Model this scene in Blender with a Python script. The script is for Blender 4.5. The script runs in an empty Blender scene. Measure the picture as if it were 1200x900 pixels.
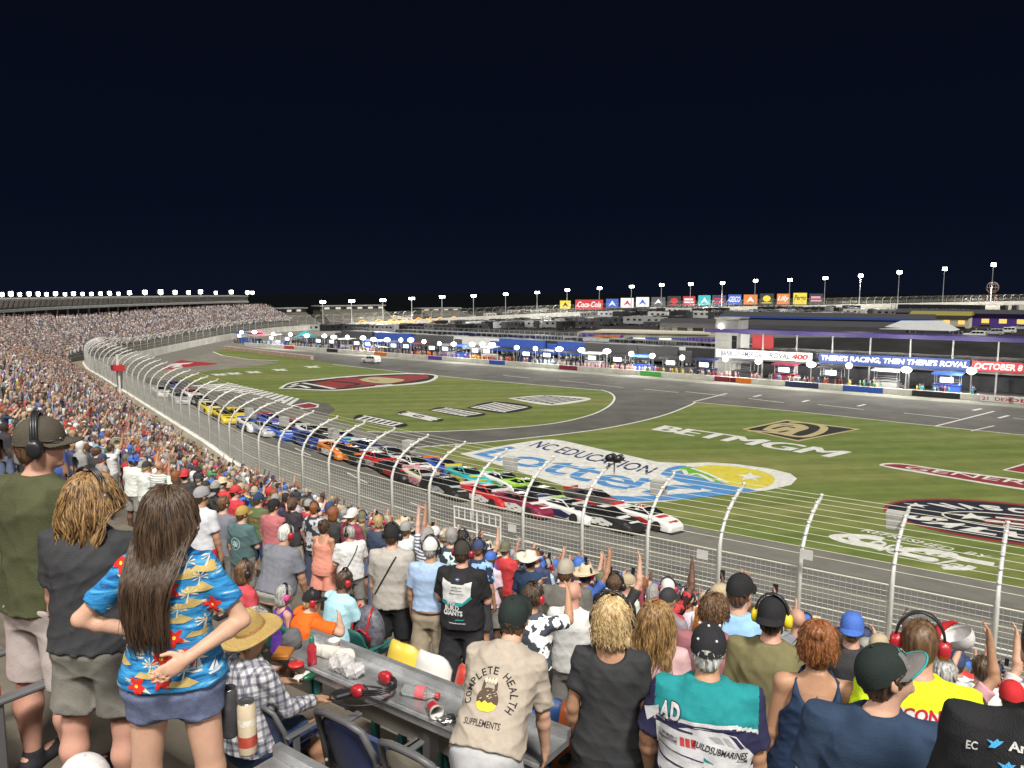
import bpy, bmesh, math, random
import numpy as np
from mathutils import Vector, Matrix
from mathutils.bvhtree import BVHTree

SC = bpy.context.scene
COL = SC.collection
R = math.radians
rnd = random.Random(7)
nrg = np.random.default_rng(7)

# ---------------------------------------------------------------- camera, world, light
FPX, PITCH, H = 906.0, R(6.8), 16.0          # focal length in photo pixels (1200 wide), pitch, eye height over the infield
cam = bpy.data.objects.new('camera', bpy.data.cameras.new('camera'))
COL.objects.link(cam)
cam.location = (0, 0, H)
cam.rotation_euler = (R(90) - PITCH, 0, 0)
cam.data.sensor_width = 36
cam.data.lens = FPX / 1200 * 36
cam.data.clip_start = 0.1
cam.data.clip_end = 6000
SC.camera = cam

W = bpy.data.worlds.new('World')
SC.world = W
W.use_nodes = True
_n = W.node_tree.nodes; _l = W.node_tree.links
_bg = _n['Background']
_tc = _n.new('ShaderNodeTexCoord'); _sx = _n.new('ShaderNodeSeparateXYZ'); _cr = _n.new('ShaderNodeValToRGB')
_l.new(_tc.outputs['Generated'], _sx.inputs[0]); _l.new(_sx.outputs['Z'], _cr.inputs[0]); _l.new(_cr.outputs[0], _bg.inputs['Color'])
_e = _cr.color_ramp.elements
_e[0].position = 0.0; _e[0].color = (.0026, .0039, .0096, 1)
_e[1].position = 0.45; _e[1].color = (.0013, .0019, .0047, 1)
_x = _cr.color_ramp.elements.new(.12); _x.color = (.0013, .0023, .0068, 1)
_bg.inputs['Strength'].default_value = 1.0

def lamp(name, kind, loc, target, energy, color=(1, .96, .9), size=4, size_y=None, angle=None, blend=.6):
    d = bpy.data.lights.new(name, kind)
    d.energy = energy; d.color = color
    if kind == 'AREA':
        d.shape = 'RECTANGLE'; d.size = size; d.size_y = size_y or size
    if kind == 'SUN':
        d.angle = size
    if kind == 'SPOT':
        d.spot_size = angle; d.spot_blend = blend; d.shadow_soft_size = size
    if kind == 'POINT':
        d.shadow_soft_size = size
    o = bpy.data.objects.new(name, d); COL.objects.link(o)
    o.location = loc
    v = Vector(target) - Vector(loc)
    o.rotation_euler = v.to_track_quat('-Z', 'Y').to_euler()
    return o
# the bank of floodlights on the roof of the stand behind the camera: one distant lamp for the bank, three area lamps for its spread
lamp('floodlight_bank_light', 'SUN', (22, -60, 95), (0, 0, 5), 2.9, (1, .955, .88), R(9))
for i, (x, y) in enumerate(((-52, 4), (-12, -26), (40, -40))):
    lamp('roof_floodlight_light', 'AREA', (x, y, 46), (x * .2 + 20, y * .2 + 40, 0), 7000, (1, .96, .9), 22, 5)

SC.view_settings.view_transform = 'Standard'
SC.view_settings.look = 'None'
SC.view_settings.exposure = 0.75
SC.view_settings.gamma = 1
SC.view_settings.use_curve_mapping = False
SC.cycles.use_denoising = True
SC.cycles.max_bounces = 4
SC.cycles.diffuse_bounces = 2
SC.cycles.glossy_bounces = 2
SC.cycles.transmission_bounces = 3
SC.cycles.transparent_max_bounces = 8

# ---------------------------------------------------------------- projection helpers (photo pixel -> point in the world)
_cp, _sp = math.cos(PITCH), math.sin(PITCH)
def ray(px, py):
    cx, cy = (px - 600) / FPX, (450 - py) / FPX
    return np.array((cx, _cp + cy * _sp, -_sp + cy * _cp))
def G(px, py, z=0.0):
    d = ray(px, py); t = (z - H) / d[2]
    return (d[0] * t, d[1] * t, z)
def at(px, py, y):
    d = ray(px, py); t = y / d[1]
    return (d[0] * t, y, H + d[2] * t)
def proj(p):
    v = np.asarray(p, float) - (0, 0, H)
    zc = v[1] * _cp - v[2] * _sp; yc = v[1] * _sp + v[2] * _cp
    return 600 + FPX * v[0] / zc, 450 - FPX * yc / zc, zc
NV = np.array((math.cos(R(54)), math.sin(R(54))))     # across the rows, towards the track
UV = np.array((-math.sin(R(54)), math.cos(R(54))))    # along the rows, away to the left
def on_row(px, py, p):
    d = ray(px, py); t = p / (NV[0] * d[0] + NV[1] * d[1])
    return np.array((d[0] * t, d[1] * t, H + d[2] * t))
def smooth(t):
    t = np.clip(t, 0, 1); return t * t * (3 - 2 * t)

# ---------------------------------------------------------------- materials
def sr(r, g, b):
    f = lambda c: (c / 255 / 12.92) if c / 255 <= .04045 else ((c / 255 + .055) / 1.055) ** 2.4
    return (f(r), f(g), f(b))
MATS = {}
def mat(name, col, rough=.7, var=.12, scale=3.0, metal=0.0, bump=0.0, bscale=None, emit=0.0, stretch=None, spec=.5, coords='Object', coat=0.0):
    """a surface with fine two-scale colour variation and optional bump"""
    if name in MATS: return MATS[name]
    m = bpy.data.materials.new(name); m.use_nodes = True
    n, l = m.node_tree.nodes, m.node_tree.links
    b = n['Principled BSDF']
    b.inputs['Roughness'].default_value = rough; b.inputs['Metallic'].default_value = metal
    b.inputs['Specular IOR Level'].default_value = spec
    b.inputs['Coat Weight'].default_value = coat
    c4 = (*col, 1)
    tc = n.new('ShaderNodeTexCoord'); mp = n.new('ShaderNodeMapping')
    l.new(tc.outputs[coords], mp.inputs['Vector'])
    if stretch: mp.inputs['Scale'].default_value = stretch
    if var > 0:
        t = n.new('ShaderNodeTexNoise'); t.inputs['Scale'].default_value = scale; t.inputs['Detail'].default_value = 6; t.inputs['Roughness'].default_value = .65
        l.new(mp.outputs[0], t.inputs['Vector'])
        r = n.new('ShaderNodeMapRange'); r.inputs['From Min'].default_value = .3; r.inputs['From Max'].default_value = .7
        r.inputs['To Min'].default_value = 1 - var; r.inputs['To Max'].default_value = 1 + var
        l.new(t.outputs['Fac'], r.inputs['Value'])
        x = n.new('ShaderNodeMix'); x.data_type = 'RGBA'; x.blend_type = 'MULTIPLY'; x.inputs['Factor'].default_value = 1
        x.inputs[6].default_value = c4; l.new(r.outputs[0], x.inputs[7]); l.new(x.outputs[2], b.inputs['Base Color'])
    else:
        b.inputs['Base Color'].default_value = c4
    if bump > 0:
        t2 = n.new('ShaderNodeTexNoise'); t2.inputs['Scale'].default_value = bscale or scale * 6; t2.inputs['Detail'].default_value = 4
        l.new(mp.outputs[0], t2.inputs['Vector'])
        bp = n.new('ShaderNodeBump'); bp.inputs['Strength'].default_value = bump; bp.inputs['Distance'].default_value = .02
        l.new(t2.outputs['Fac'], bp.inputs['Height']); l.new(bp.outputs[0], b.inputs['Normal'])
    if emit:
        b.inputs['Emission Color'].default_value = c4; b.inputs['Emission Strength'].default_value = emit
    MATS[name] = m
    return m
def mat_own(name, rough=.8, var=.14, scale=14.0, bump=.25, bscale=60, stretch=None, pattern=None):
    """colour comes from the object itself (its viewport colour), so copies share one mesh and differ in colour"""
    if name in MATS: return MATS[name]
    m = mat(name, (1, 1, 1), rough, var, scale, 0, bump, bscale, 0, stretch)
    n, l = m.node_tree.nodes, m.node_tree.links
    oi = n.new('ShaderNodeObjectInfo')
    mx = [q for q in n if q.bl_idname == 'ShaderNodeMix'][0]
    src = oi.outputs['Color']
    if pattern:
        tc = [q for q in n if q.bl_idname == 'ShaderNodeTexCoord'][0]
        v = n.new('ShaderNodeTexNoise' if pattern != 'stripe' else 'ShaderNodeTexWave')
        v.inputs['Scale'].default_value = 9 if pattern != 'stripe' else 7
        if pattern == 'stripe': v.bands_direction = 'Z'
        l.new(tc.outputs['Object'], v.inputs['Vector'])
        cr = n.new('ShaderNodeValToRGB'); cr.color_ramp.interpolation = 'CONSTANT'
        cr.color_ramp.elements[0].color = (.05, .06, .08, 1) if pattern != 'stripe' else (.75, .75, .75, 1); cr.color_ramp.elements[0].position = 0
        cr.color_ramp.elements[1].color = (1, 1, 1, 1); cr.color_ramp.elements[1].position = .5
        l.new(v.outputs[0], cr.inputs[0])
        m2 = n.new('ShaderNodeMix'); m2.data_type = 'RGBA'; m2.blend_type = 'MULTIPLY' if pattern != 'stripe' else 'MIX'
        if pattern == 'stripe':
            l.new(v.outputs[0], m2.inputs['Factor']); l.new(oi.outputs['Color'], m2.inputs[6]); m2.inputs[7].default_value = (.7, .7, .72, 1)
        else:
            m2.inputs['Factor'].default_value = 1; l.new(oi.outputs['Color'], m2.inputs[6]); l.new(cr.outputs[0], m2.inputs[7])
        src = m2.outputs[2]
    l.new(src, mx.inputs[6])
    return m
def mat_attr(name, rough=.8, attr='col'):
    if name in MATS: return MATS[name]
    m = mat(name, (1, 1, 1), rough, .15, 8)
    n, l = m.node_tree.nodes, m.node_tree.links
    a = n.new('ShaderNodeAttribute'); a.attribute_name = attr
    mx = [q for q in n if q.bl_idname == 'ShaderNodeMix'][0]
    l.new(a.outputs['Color'], mx.inputs[6])
    return m
def glow(name, col, strength):
    if name in MATS: return MATS[name]
    m = bpy.data.materials.new(name); m.use_nodes = True
    n, l = m.node_tree.nodes, m.node_tree.links
    n.clear(); e = n.new('ShaderNodeEmission'); o = n.new('ShaderNodeOutputMaterial')
    e.inputs['Color'].default_value = (*col, 1); e.inputs['Strength'].default_value = strength
    l.new(e.outputs[0], o.inputs[0]); MATS[name] = m
    m.cycles.emission_sampling = 'NONE' if strength < 3 else 'AUTO'
    return m

# ---------------------------------------------------------------- mesh builder
class MB:
    def __init__(s): s.v = []; s.f = []; s.m = []; s.mi = 0
    def add(s, vs, fs, mi=None):
        o = len(s.v); s.v.extend([tuple(map(float, q)) for q in vs])
        for f in fs: s.f.append([o + i for i in f]); s.m.append(s.mi if mi is None else mi)
        return s
    def box(s, lo, hi, mi=None):
        x0, y0, z0 = lo; x1, y1, z1 = hi
        return s.add([(x0, y0, z0), (x1, y0, z0), (x1, y1, z0), (x0, y1, z0), (x0, y0, z1), (x1, y0, z1), (x1, y1, z1), (x0, y1, z1)],
                     [(3, 2, 1, 0), (4, 5, 6, 7), (0, 1, 5, 4), (1, 2, 6, 5), (2, 3, 7, 6), (3, 0, 4, 7)], mi)
    def beam(s, a, b, w, h, mi=None, up=(0, 0, 1)):
        a, b = np.array(a, float), np.array(b, float)
        d = b - a; d /= np.linalg.norm(d) + 1e-9
        r = np.cross(d, up)
        if np.linalg.norm(r) < 1e-4: r = np.cross(d, (1, 0, 0))
        r /= np.linalg.norm(r); u = np.cross(r, d)
        r *= w / 2; u *= h / 2
        vs = [a - r - u, a + r - u, a + r + u, a - r + u, b - r - u, b + r - u, b + r + u, b - r + u]
        return s.add(vs, [(0, 1, 2, 3), (7, 6, 5, 4), (0, 4, 5, 1), (1, 5, 6, 2), (2, 6, 7, 3), (3, 7, 4, 0)], mi)
    def tube(s, pts, r, n=6, mi=None, cap=True):
        pts = [np.array(p, float) for p in pts]; k = len(pts)
        rs = [r] * k if np.isscalar(r) else r
        vs = []; ref = None
        for i, p in enumerate(pts):
            d = pts[min(i + 1, k - 1)] - pts[max(i - 1, 0)]; d /= np.linalg.norm(d) + 1e-9
            if ref is None:
                ref = np.cross(d, (0, 0, 1.0))
                if np.linalg.norm(ref) < .1: ref = np.cross(d, (1.0, 0, 0))
            ref = ref - d * np.dot(ref, d); ref /= np.linalg.norm(ref) + 1e-9
            b = np.cross(d, ref)
            for j in range(n):
                a = 2 * math.pi * j / n
                vs.append(p + rs[i] * (math.cos(a) * ref + math.sin(a) * b))
        fs = [(i * n + j, i * n + (j + 1) % n, (i + 1) * n + (j + 1) % n, (i + 1) * n + j) for i in range(k - 1) for j in range(n)]
        if cap: fs += [tuple(range(n - 1, -1, -1)), tuple((k - 1) * n + j for j in range(n))]
        return s.add(vs, fs, mi)
    def lathe(s, prof, n=24, c=(0, 0, 0), mi=None, sx=1, sy=1):
        vs = [(c[0] + sx * r * math.cos(2 * math.pi * j / n), c[1] + sy * r * math.sin(2 * math.pi * j / n), c[2] + z) for r, z in prof for j in range(n)]
        fs = [(i * n + j, i * n + (j + 1) % n, (i + 1) * n + (j + 1) % n, (i + 1) * n + j) for i in range(len(prof) - 1) for j in range(n)]
        return s.add(vs, fs, mi)
    def ball(s, c, r, n=10, k=6, mi=None):
        rx, ry, rz = (r, r, r) if np.isscalar(r) else r
        vs = [(c[0] + rx * math.sin(math.pi * i / k) * math.cos(2 * math.pi * j / n), c[1] + ry * math.sin(math.pi * i / k) * math.sin(2 * math.pi * j / n), c[2] + rz * math.cos(math.pi * i / k)) for i in range(k + 1) for j in range(n)]
        fs = [(i * n + j, (i + 1) * n + j, (i + 1) * n + (j + 1) % n, i * n + (j + 1) % n) for i in range(k) for j in range(n)]
        return s.add(vs, fs, mi)
    def poly(s, pts, mi=None):
        return s.add(pts, [tuple(range(len(pts)))], mi)
    def prism(s, pts, z0, z1, mi=None):
        n = len(pts)
        vs = [(p[0], p[1], z0) for p in pts] + [(p[0], p[1], z1) for p in pts]
        fs = [tuple(range(n - 1, -1, -1)), tuple(range(n, 2 * n))] + [(i, (i + 1) % n, n + (i + 1) % n, n + i) for i in range(n)]
        return s.add(vs, fs, mi)

def tag(o, label=None, cat=None, group=None, kind=None):
    if label: o['label'] = label
    if cat: o['category'] = cat
    if group: o['group'] = group
    if kind: o['kind'] = kind
    return o
def mesh_obj(name, v, f, mats, parent=None, mi=None, smooth_=False, loc=None):
    me = bpy.data.meshes.new(name)
    me.from_pydata([tuple(map(float, q)) for q in v] if not isinstance(v, np.ndarray) else v.tolist(), [], f)
    for q in (mats if isinstance(mats, (list, tuple)) else [mats]): me.materials.append(q)
    if mi is not None and len(mi): me.polygons.foreach_set('material_index', np.asarray(mi, np.int32))
    if smooth_: me.polygons.foreach_set('use_smooth', np.ones(len(me.polygons), bool))
    me.update()
    o = bpy.data.objects.new(name, me); COL.objects.link(o)
    if parent is not None: o.parent = parent
    if loc is not None: o.location = loc
    return o
def obj(name, mb, mats, parent=None, smooth_=False, loc=None):
    return mesh_obj(name, mb.v, mb.f, mats, parent, mb.m, smooth_, loc)
def world_obj(name, mb, mats, org, parent=None, smooth_=False):
    """mesh given in world coordinates, stored about org (a parent Empty at org, or an object origin of its own)"""
    o = np.array(org, float)
    v = np.array(mb.v, float) - o
    return mesh_obj(name, v, mb.f, mats, parent, mb.m, smooth_, None if parent is not None else tuple(org))
def empty(name, loc=(0, 0, 0), rz=0.0, label=None, cat=None, group=None):
    o = bpy.data.objects.new(name, None); COL.objects.link(o)
    o.location = loc; o.rotation_euler = (0, 0, rz); o.empty_display_size = .2
    return tag(o, label, cat, group)
def kids(o): return KIDS.get(o.name, [])
KIDS = {}
def copy_tree(o, parent=None):
    c = o.copy(); COL.objects.link(c)
    if parent is not None: c.parent = parent
    for ch in list(o.children): copy_tree(ch, c)
    return c
def structure(o): o['kind'] = 'structure'; return o

# ---------------------------------------------------------------- lettering
_tc_cache = {}
def text_mesh(s, bold=0.0, shear=0.0, spacing=1.0, fine=0.0):
    """flat letters: (N,2) points scaled to a 1 x 1 box (width, cap height) and faces; aspect = width / height"""
    k = (s, bold, shear, spacing, fine)
    if k in _tc_cache: return _tc_cache[k]
    cu = bpy.data.curves.new('lettering', 'FONT'); cu.body = s; cu.offset = bold; cu.shear = shear; cu.space_character = spacing
    cu.fill_mode = 'FRONT'; cu.resolution_u = 3
    o = bpy.data.objects.new('lettering', cu)
    me = o.to_mesh()
    bm = bmesh.new(); bm.from_mesh(me); o.to_mesh_clear()
    bmesh.ops.triangulate(bm, faces=bm.faces)
    if fine:
        for _ in range(5):
            es = [e for e in bm.edges if e.calc_length() > fine]
            if not es: break
            bmesh.ops.subdivide_edges(bm, edges=es, cuts=1)
            bmesh.ops.triangulate(bm, faces=[f for f in bm.faces if len(f.verts) > 3])
    v = np.array([q.co[:2] for q in bm.verts]) if len(bm.verts) else np.zeros((0, 2))
    bm.verts.index_update()
    f = [[q.index for q in p.verts] for p in bm.faces]
    bm.free(); bpy.data.objects.remove(o); bpy.data.curves.remove(cu)
    lo, hi = v.min(0), v.max(0)
    r = ((v - lo) / (hi - lo), f, (hi[0] - lo[0]) / (hi[1] - lo[1]))
    _tc_cache[k] = r
    return r
def bilinear(c, uv):
    """c: bottom-left, bottom-right, top-right, top-left"""
    u, v = uv[:, :1], uv[:, 1:2]
    c = [np.array(q, float) for q in c]
    return (1 - u) * (1 - v) * c[0] + u * (1 - v) * c[1] + u * v * c[2] + (1 - u) * v * c[3]
def text_on(mb, s, corners, bold=0.0, shear=0.0, mi=None, flip=False):
    uv, f, _ = text_mesh(s, bold, shear)
    return mb.add(bilinear(corners, uv), f, mi)
# ================================================================ THE SETTING
# ---- outer wall of the track, as one curve seen from above (x, y, z of the wall top)
_key = []
for a in (-46, -30, -15, 0, 12, 22):
    _key.append((14.87 - .809 * a, 20.47 + .588 * a, 4.9))
for b in (0, 14, 28, 42, 56, 70, 84):
    _key.append((-15.2 - .574 * b, 46 + .819 * b, 4.85))
_key += [(-76, 138, 3.9), (-84.5, 165, 2.3), (-89, 190, 1.9), (-91, 220, 2.1), (-90, 250, 2.7), (-86, 285, 3.1), (-74, 312, 3.0), (-52, 335, 3.5), (-20, 362, 4.5),
         (40, 410, 5.6), (129, 450, 7.5), (187, 462, 8.3), (311, 470, 10.6), (420, 462, 12.5), (520, 440, 13)]
_key = np.array(_key, float)
def catmull(K, step=2.0):
    out = []
    for i in range(len(K) - 1):
        p0, p1, p2, p3 = K[max(i - 1, 0)], K[i], K[i + 1], K[min(i + 2, len(K) - 1)]
        n = max(2, int(np.linalg.norm((p2 - p1)[:2]) / step))
        for t in np.arange(n) / n:
            out.append(.5 * (2 * p1 + (p2 - p0) * t + (2 * p0 - 5 * p1 + 4 * p2 - p3) * t * t + (3 * p1 - p0 - 3 * p2 + p3) * t ** 3))
    out.append(K[-1]); return np.array(out)
WC = catmull(_key)
WS = np.concatenate([[0], np.cumsum(np.linalg.norm(np.diff(WC[:, :2], axis=0), axis=1))])
_t = np.gradient(WC[:, :2], axis=0); _t /= np.linalg.norm(_t, axis=1)[:, None]
WN = np.stack([-_t[:, 1], _t[:, 0]], 1)            # outwards, towards the stands
def wall_at(s):
    i = [np.interp(s, WS, c) for c in (WC[:, 0], WC[:, 1], WC[:, 2], WN[:, 0], WN[:, 1])]
    n = np.array(i[3:5]); n /= np.linalg.norm(n)
    return np.array(i[:3]), n
def s_of(x, y):
    return WS[np.argmin((WC[:, 0] - x) ** 2 + (WC[:, 1] - y) ** 2)]
S_FAR = s_of(-63, 115); S_TURN = s_of(-86, 285); S_END = WS[-1]
S_STAND = s_of(-80, 302)

PA, PB = np.array(G(300, 406)[:2]), np.array(G(1200, 474)[:2])     # foot of the pit wall
PD = (PB - PA) / np.linalg.norm(PB - PA); PN = np.array((-PD[1], PD[0]))
if PN[1] < 0: PN = -PN
def pitq(x, y): return (np.asarray(x) - PA[0]) * PN[0] + (np.asarray(y) - PA[1]) * PN[1]
def pit(t, q, z=0.0):
    """t metres along the pit wall from its far end, q metres behind it"""
    p = PA + PD * t + PN * q
    return (p[0], p[1], z)
PL = np.linalg.norm(PB - PA)
def pit_t(px):
    """where the sight line of a photo column meets the pit wall"""
    c = (px - 600) / FPX
    # PA + PD t has x = c*y*k ; solve with the ground ray direction
    d = np.array((c, _cp + (450 - 440) / FPX * _sp))
    m = np.array([[PD[0], -d[0]], [PD[1], -d[1]]]); r = np.linalg.solve(m, -PA)
    return r[0]
def T(x, y):
    x = np.asarray(x, float)
    return 5.0 * smooth((pitq(x, y) - 20) / 55) * smooth((x + 5) / 95)

asph = mat('asphalt', (.125, .121, .111), .9, .22, .35, bump=.15, bscale=40, spec=.2)
asph_pit = mat('pit_asphalt', (.100, .097, .089), .9, .3, .18, bump=.1, bscale=30, spec=.2)
track_m = mat('track_asphalt', (.165, .158, .138), .9, .16, .5, bump=.1, bscale=30, spec=.2, stretch=(1, 1, 1))
tan_m = mat('runoff_asphalt', (.20, .185, .155), .95, .2, .25, spec=.2)
white_p = mat('white_paint', (.62, .62, .60), .8, .2, 1.2, spec=.2)
wall_m = mat('white_wall', (.70, .69, .63), .8, .2, .4)
conc = mat('concrete', (.26, .25, .23), .9, .22, 1.2, bump=.15)

# one sheet of land out to the horizon, and the infield with its rise on the far right
mb = MB(); mb.poly([(-4000, -2500, -.6), (4000, -2500, -.6), (4000, 5500, -.6), (-4000, 5500, -.6)])
structure(obj('ground', mb, mat('dark_land', (.004, .005, .006), 1, .3, .02, spec=0)))
gx = np.arange(-140, 560, 5.0); gy = np.arange(10, 500, 5.0)
GX, GY = np.meshgrid(gx, gy, indexing='ij')
gv = np.stack([GX, GY, T(GX, GY)], -1).reshape(-1, 3)
nx_, ny_ = len(gx), len(gy)
gf = [[i * ny_ + j, (i + 1) * ny_ + j, (i + 1) * ny_ + j + 1, i * ny_ + j + 1] for i in range(nx_ - 1) for j in range(ny_ - 1)]
structure(mesh_obj('infield_ground', gv, gf, [asph_pit, mat('lot_asphalt', (.030, .030, .030), .95, .35, .15, spec=.1)], None, [1 if pitq(gv[f[0]][0], gv[f[0]][1]) > 16 else 0 for f in gf], True))

# grass with mown streaks and dry patches
def grass_material():
    m = mat('mown_grass', (.10, .15, .035), .95, .16, .5, bump=.25, bscale=25, spec=.1)
    n, l = m.node_tree.nodes, m.node_tree.links
    mx = [q for q in n if q.bl_idname == 'ShaderNodeMix'][0]; tc = n.new('ShaderNodeTexCoord')
    def noise(rot, sc, s0, pos, cols):
        mp = n.new('ShaderNodeMapping'); mp.inputs['Rotation'].default_value = (0, 0, R(rot)); mp.inputs['Scale'].default_value = sc; l.new(tc.outputs['Object'], mp.inputs[0])
        t = n.new('ShaderNodeTexNoise'); t.inputs['Scale'].default_value = s0; t.inputs['Detail'].default_value = 5; l.new(mp.outputs[0], t.inputs['Vector'])
        r = n.new('ShaderNodeValToRGB'); l.new(t.outputs['Fac'], r.inputs[0]); e = r.color_ramp.elements
        e[0].position, e[1].position = pos; e[0].color, e[1].color = cols
        return r.outputs[0]
    def mul(a, b):
        x = n.new('ShaderNodeMix'); x.data_type = 'RGBA'; x.blend_type = 'MULTIPLY'; x.inputs['Factor'].default_value = 1; l.new(a, x.inputs[6]); l.new(b, x.inputs[7]); return x.outputs[2]
    c = noise(-8, (.010, .05, 1), 1.6, (.42, .72), ((.122, .160, .044, 1), (.198, .196, .072, 1)))
    c = mul(c, noise(-8, (.006, .45, 1), 2.0, (.30, .70), ((.91, .92, .90, 1), (1.09, 1.07, 1.07, 1))))
    # mower passes, alternately lighter and darker
    mp = n.new('ShaderNodeMapping'); mp.inputs['Rotation'].default_value = (0, 0, R(-8)); l.new(tc.outputs['Object'], mp.inputs[0])
    w = n.new('ShaderNodeTexWave'); w.bands_direction = 'Y'; w.inputs['Scale'].default_value = .075; w.inputs['Distortion'].default_value = .35; w.inputs['Detail Scale'].default_value = .3; l.new(mp.outputs[0], w.inputs['Vector'])
    r = n.new('ShaderNodeValToRGB'); r.color_ramp.elements[0].position = .38; r.color_ramp.elements[1].position = .62; r.color_ramp.elements[0].color = (.91, .93, .90, 1); r.color_ramp.elements[1].color = (1.07, 1.06, 1.05, 1); l.new(w.outputs['Fac'], r.inputs[0])
    c = mul(c, r.outputs[0]); l.new(c, mx.inputs[6])
    return m
grass_m = grass_material()
def ground_sheet(name, px_pts, m, dz, kind='structure', extra=None):
    pts = [G(*p) for p in px_pts]
    mb = MB(); mb.poly([(x, y, dz) for x, y, _ in pts])
    o = obj(name, mb, m); o['kind'] = kind
    return o
def curve_px(pts, n=8):
    K = np.array([(*p, 0) for p in pts], float)
    out = []
    for i in range(len(K) - 1):
        p0, p1, p2, p3 = K[max(i - 1, 0)], K[i], K[i + 1], K[min(i + 2, len(K) - 1)]
        for t in np.arange(n) / n:
            q = .5 * (2 * p1 + (p2 - p0) * t + (2 * p0 - 5 * p1 + 4 * p2 - p3) * t * t + (3 * p1 - p0 - 3 * p2 + p3) * t ** 3)
            out.append((q[0], q[1]))
    out.append(tuple(K[-1][:2])); return out
edgeA_right = curve_px([(392, 502.5), (420, 505), (452, 506.5), (520, 505.5), (590, 502), (650, 496), (690, 487), (712, 477), (720, 467.5), (716, 461), (705, 457)])
grassA = edgeA_right + [(640, 452), (560, 445), (480, 437), (420, 430), (350, 420), (300, 412.5), (270, 411), (300, 421), (330, 425.5), (250, 434), (208, 441.5), (229, 448), (300, 458), (345, 467), (385, 473.5), (393, 480), (377, 492)]
ground_sheet('infield_grass', grassA, grass_m, .008)
edgeB_left = curve_px([(815, 471.5), (806, 476), (780, 486), (745, 495), (700, 503.5), (640, 511), (560, 519), (470, 525.5), (450, 526.5)])
inner = [(450, 526.5), (480, 533), (560, 556), (640, 580), (720, 602), (800, 621.5), (1000, 658), (1200, 694.5), (1330, 718)]
grassB = edgeB_left + inner[1:] + [(1330, 526), (1200, 510), (1096, 499.5), (960, 485), (867, 476)]
ground_sheet('infield_grass', grassB, grass_m, .008)
ground_sheet('infield_grass', [(249, 412), (252, 408.5), (262, 407.5), (300, 415), (325, 421.5), (300, 421.5), (272, 419)], grass_m, .013)
ground_sheet('runoff', [(165, 441), (176, 433), (205, 422), (247, 412.5), (251, 408), (300, 421), (326, 425.5), (250, 434.5), (205, 442), (195, 446)], tan_m, .004)

def ground_line(mb, px_pts, w, dz, mi=0):
    pts = [np.array(G(*p)[:2]) for p in px_pts]
    n = len(pts); L = []; Rr = []
    for i, p in enumerate(pts):
        d = pts[min(i + 1, n - 1)] - pts[max(i - 1, 0)]; d /= np.linalg.norm(d) + 1e-9
        k = np.array((-d[1], d[0])) * w / 2
        L.append((*(p + k), dz)); Rr.append((*(p - k), dz))
    mb.add(L + Rr, [(i, i + 1, n + i + 1, n + i) for i in range(n - 1)], mi)
blue_p = mat('blue_paint', (.05, .09, .30), .8, .15, 1)
mb = MB()
ground_line(mb, edgeA_right, .30, .016)
ground_line(mb, edgeB_left, .30, .016)
ground_line(mb, [(867, 476), (960, 485), (1096, 499.5), (1200, 510), (1330, 526)], .22, .016)
ground_line(mb, [(815, 471.5), (867, 476)], .22, .016)
ground_line(mb, [(390, 427), (480, 437), (560, 445), (640, 452), (705, 457.5)], .3, .016)
ground_line(mb, [(249, 412), (252, 408.5), (262, 407.5)], .4, .016)
ground_line(mb, [(249, 412), (260, 416.5), (290, 421), (326, 423)], .4, .016)
# pit lane markings
for (a, b) in (((1096, 499.5), (1165, 482)), ((812, 471), (852, 461))): ground_line(mb, [a, b], .28, .012)
for x0, y0, x1, y1 in ((958, 474, 1012, 480), (1059, 484, 1125, 491), (877, 467, 919, 472), (1187, 490, 1260, 498), (803, 459, 850, 464), (755, 456, 795, 460), (690, 450, 730, 454), (1138, 505, 1165, 499), (656, 446, 690, 449), (590, 440, 620, 443)):
    ground_line(mb, [(x0, y0), (x1, y1)], .22, .012)
for x0, y0, x1, y1 in ((1170, 490, 1182, 487), (1140, 481, 1150, 479), (1005, 476, 1014, 474), (940, 471, 948, 469), (883, 465, 892, 463)):
    ground_line(mb, [(x0, y0), (x1, y1)], .4, .012)
o = structure(obj('painted_markings', mb, white_p))
mb = MB()
ground_line(mb, [(640, 580), (720, 602), (800, 622), (1000, 658.6), (1200, 695), (1330, 719)], .20, .03)
o = structure(obj('painted_line', mb, white_p))
mb = MB()
ground_line(mb, [(640, 581.5), (720, 604), (800, 624.2), (1000, 661.3), (1200, 698.5), (1330, 723)], .20, .03)
structure(obj('painted_line', mb, blue_p))
# pale worn strip in front of the pit wall
mb = MB(); n0 = 40
for i in range(n0):
    t0, t1 = -10 + (PL + 40) * i / n0, -10 + (PL + 40) * (i + 1) / n0
    mb.add([pit(t0, -4.2, .006), pit(t1, -4.2, .006), pit(t1, -.2, .006), pit(t0, -.2, .006)], [(0, 1, 2, 3)])
structure(obj('pit_apron', mb, mat('pit_apron_concrete', (.19, .19, .155), .9, .35, .25)))

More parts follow.
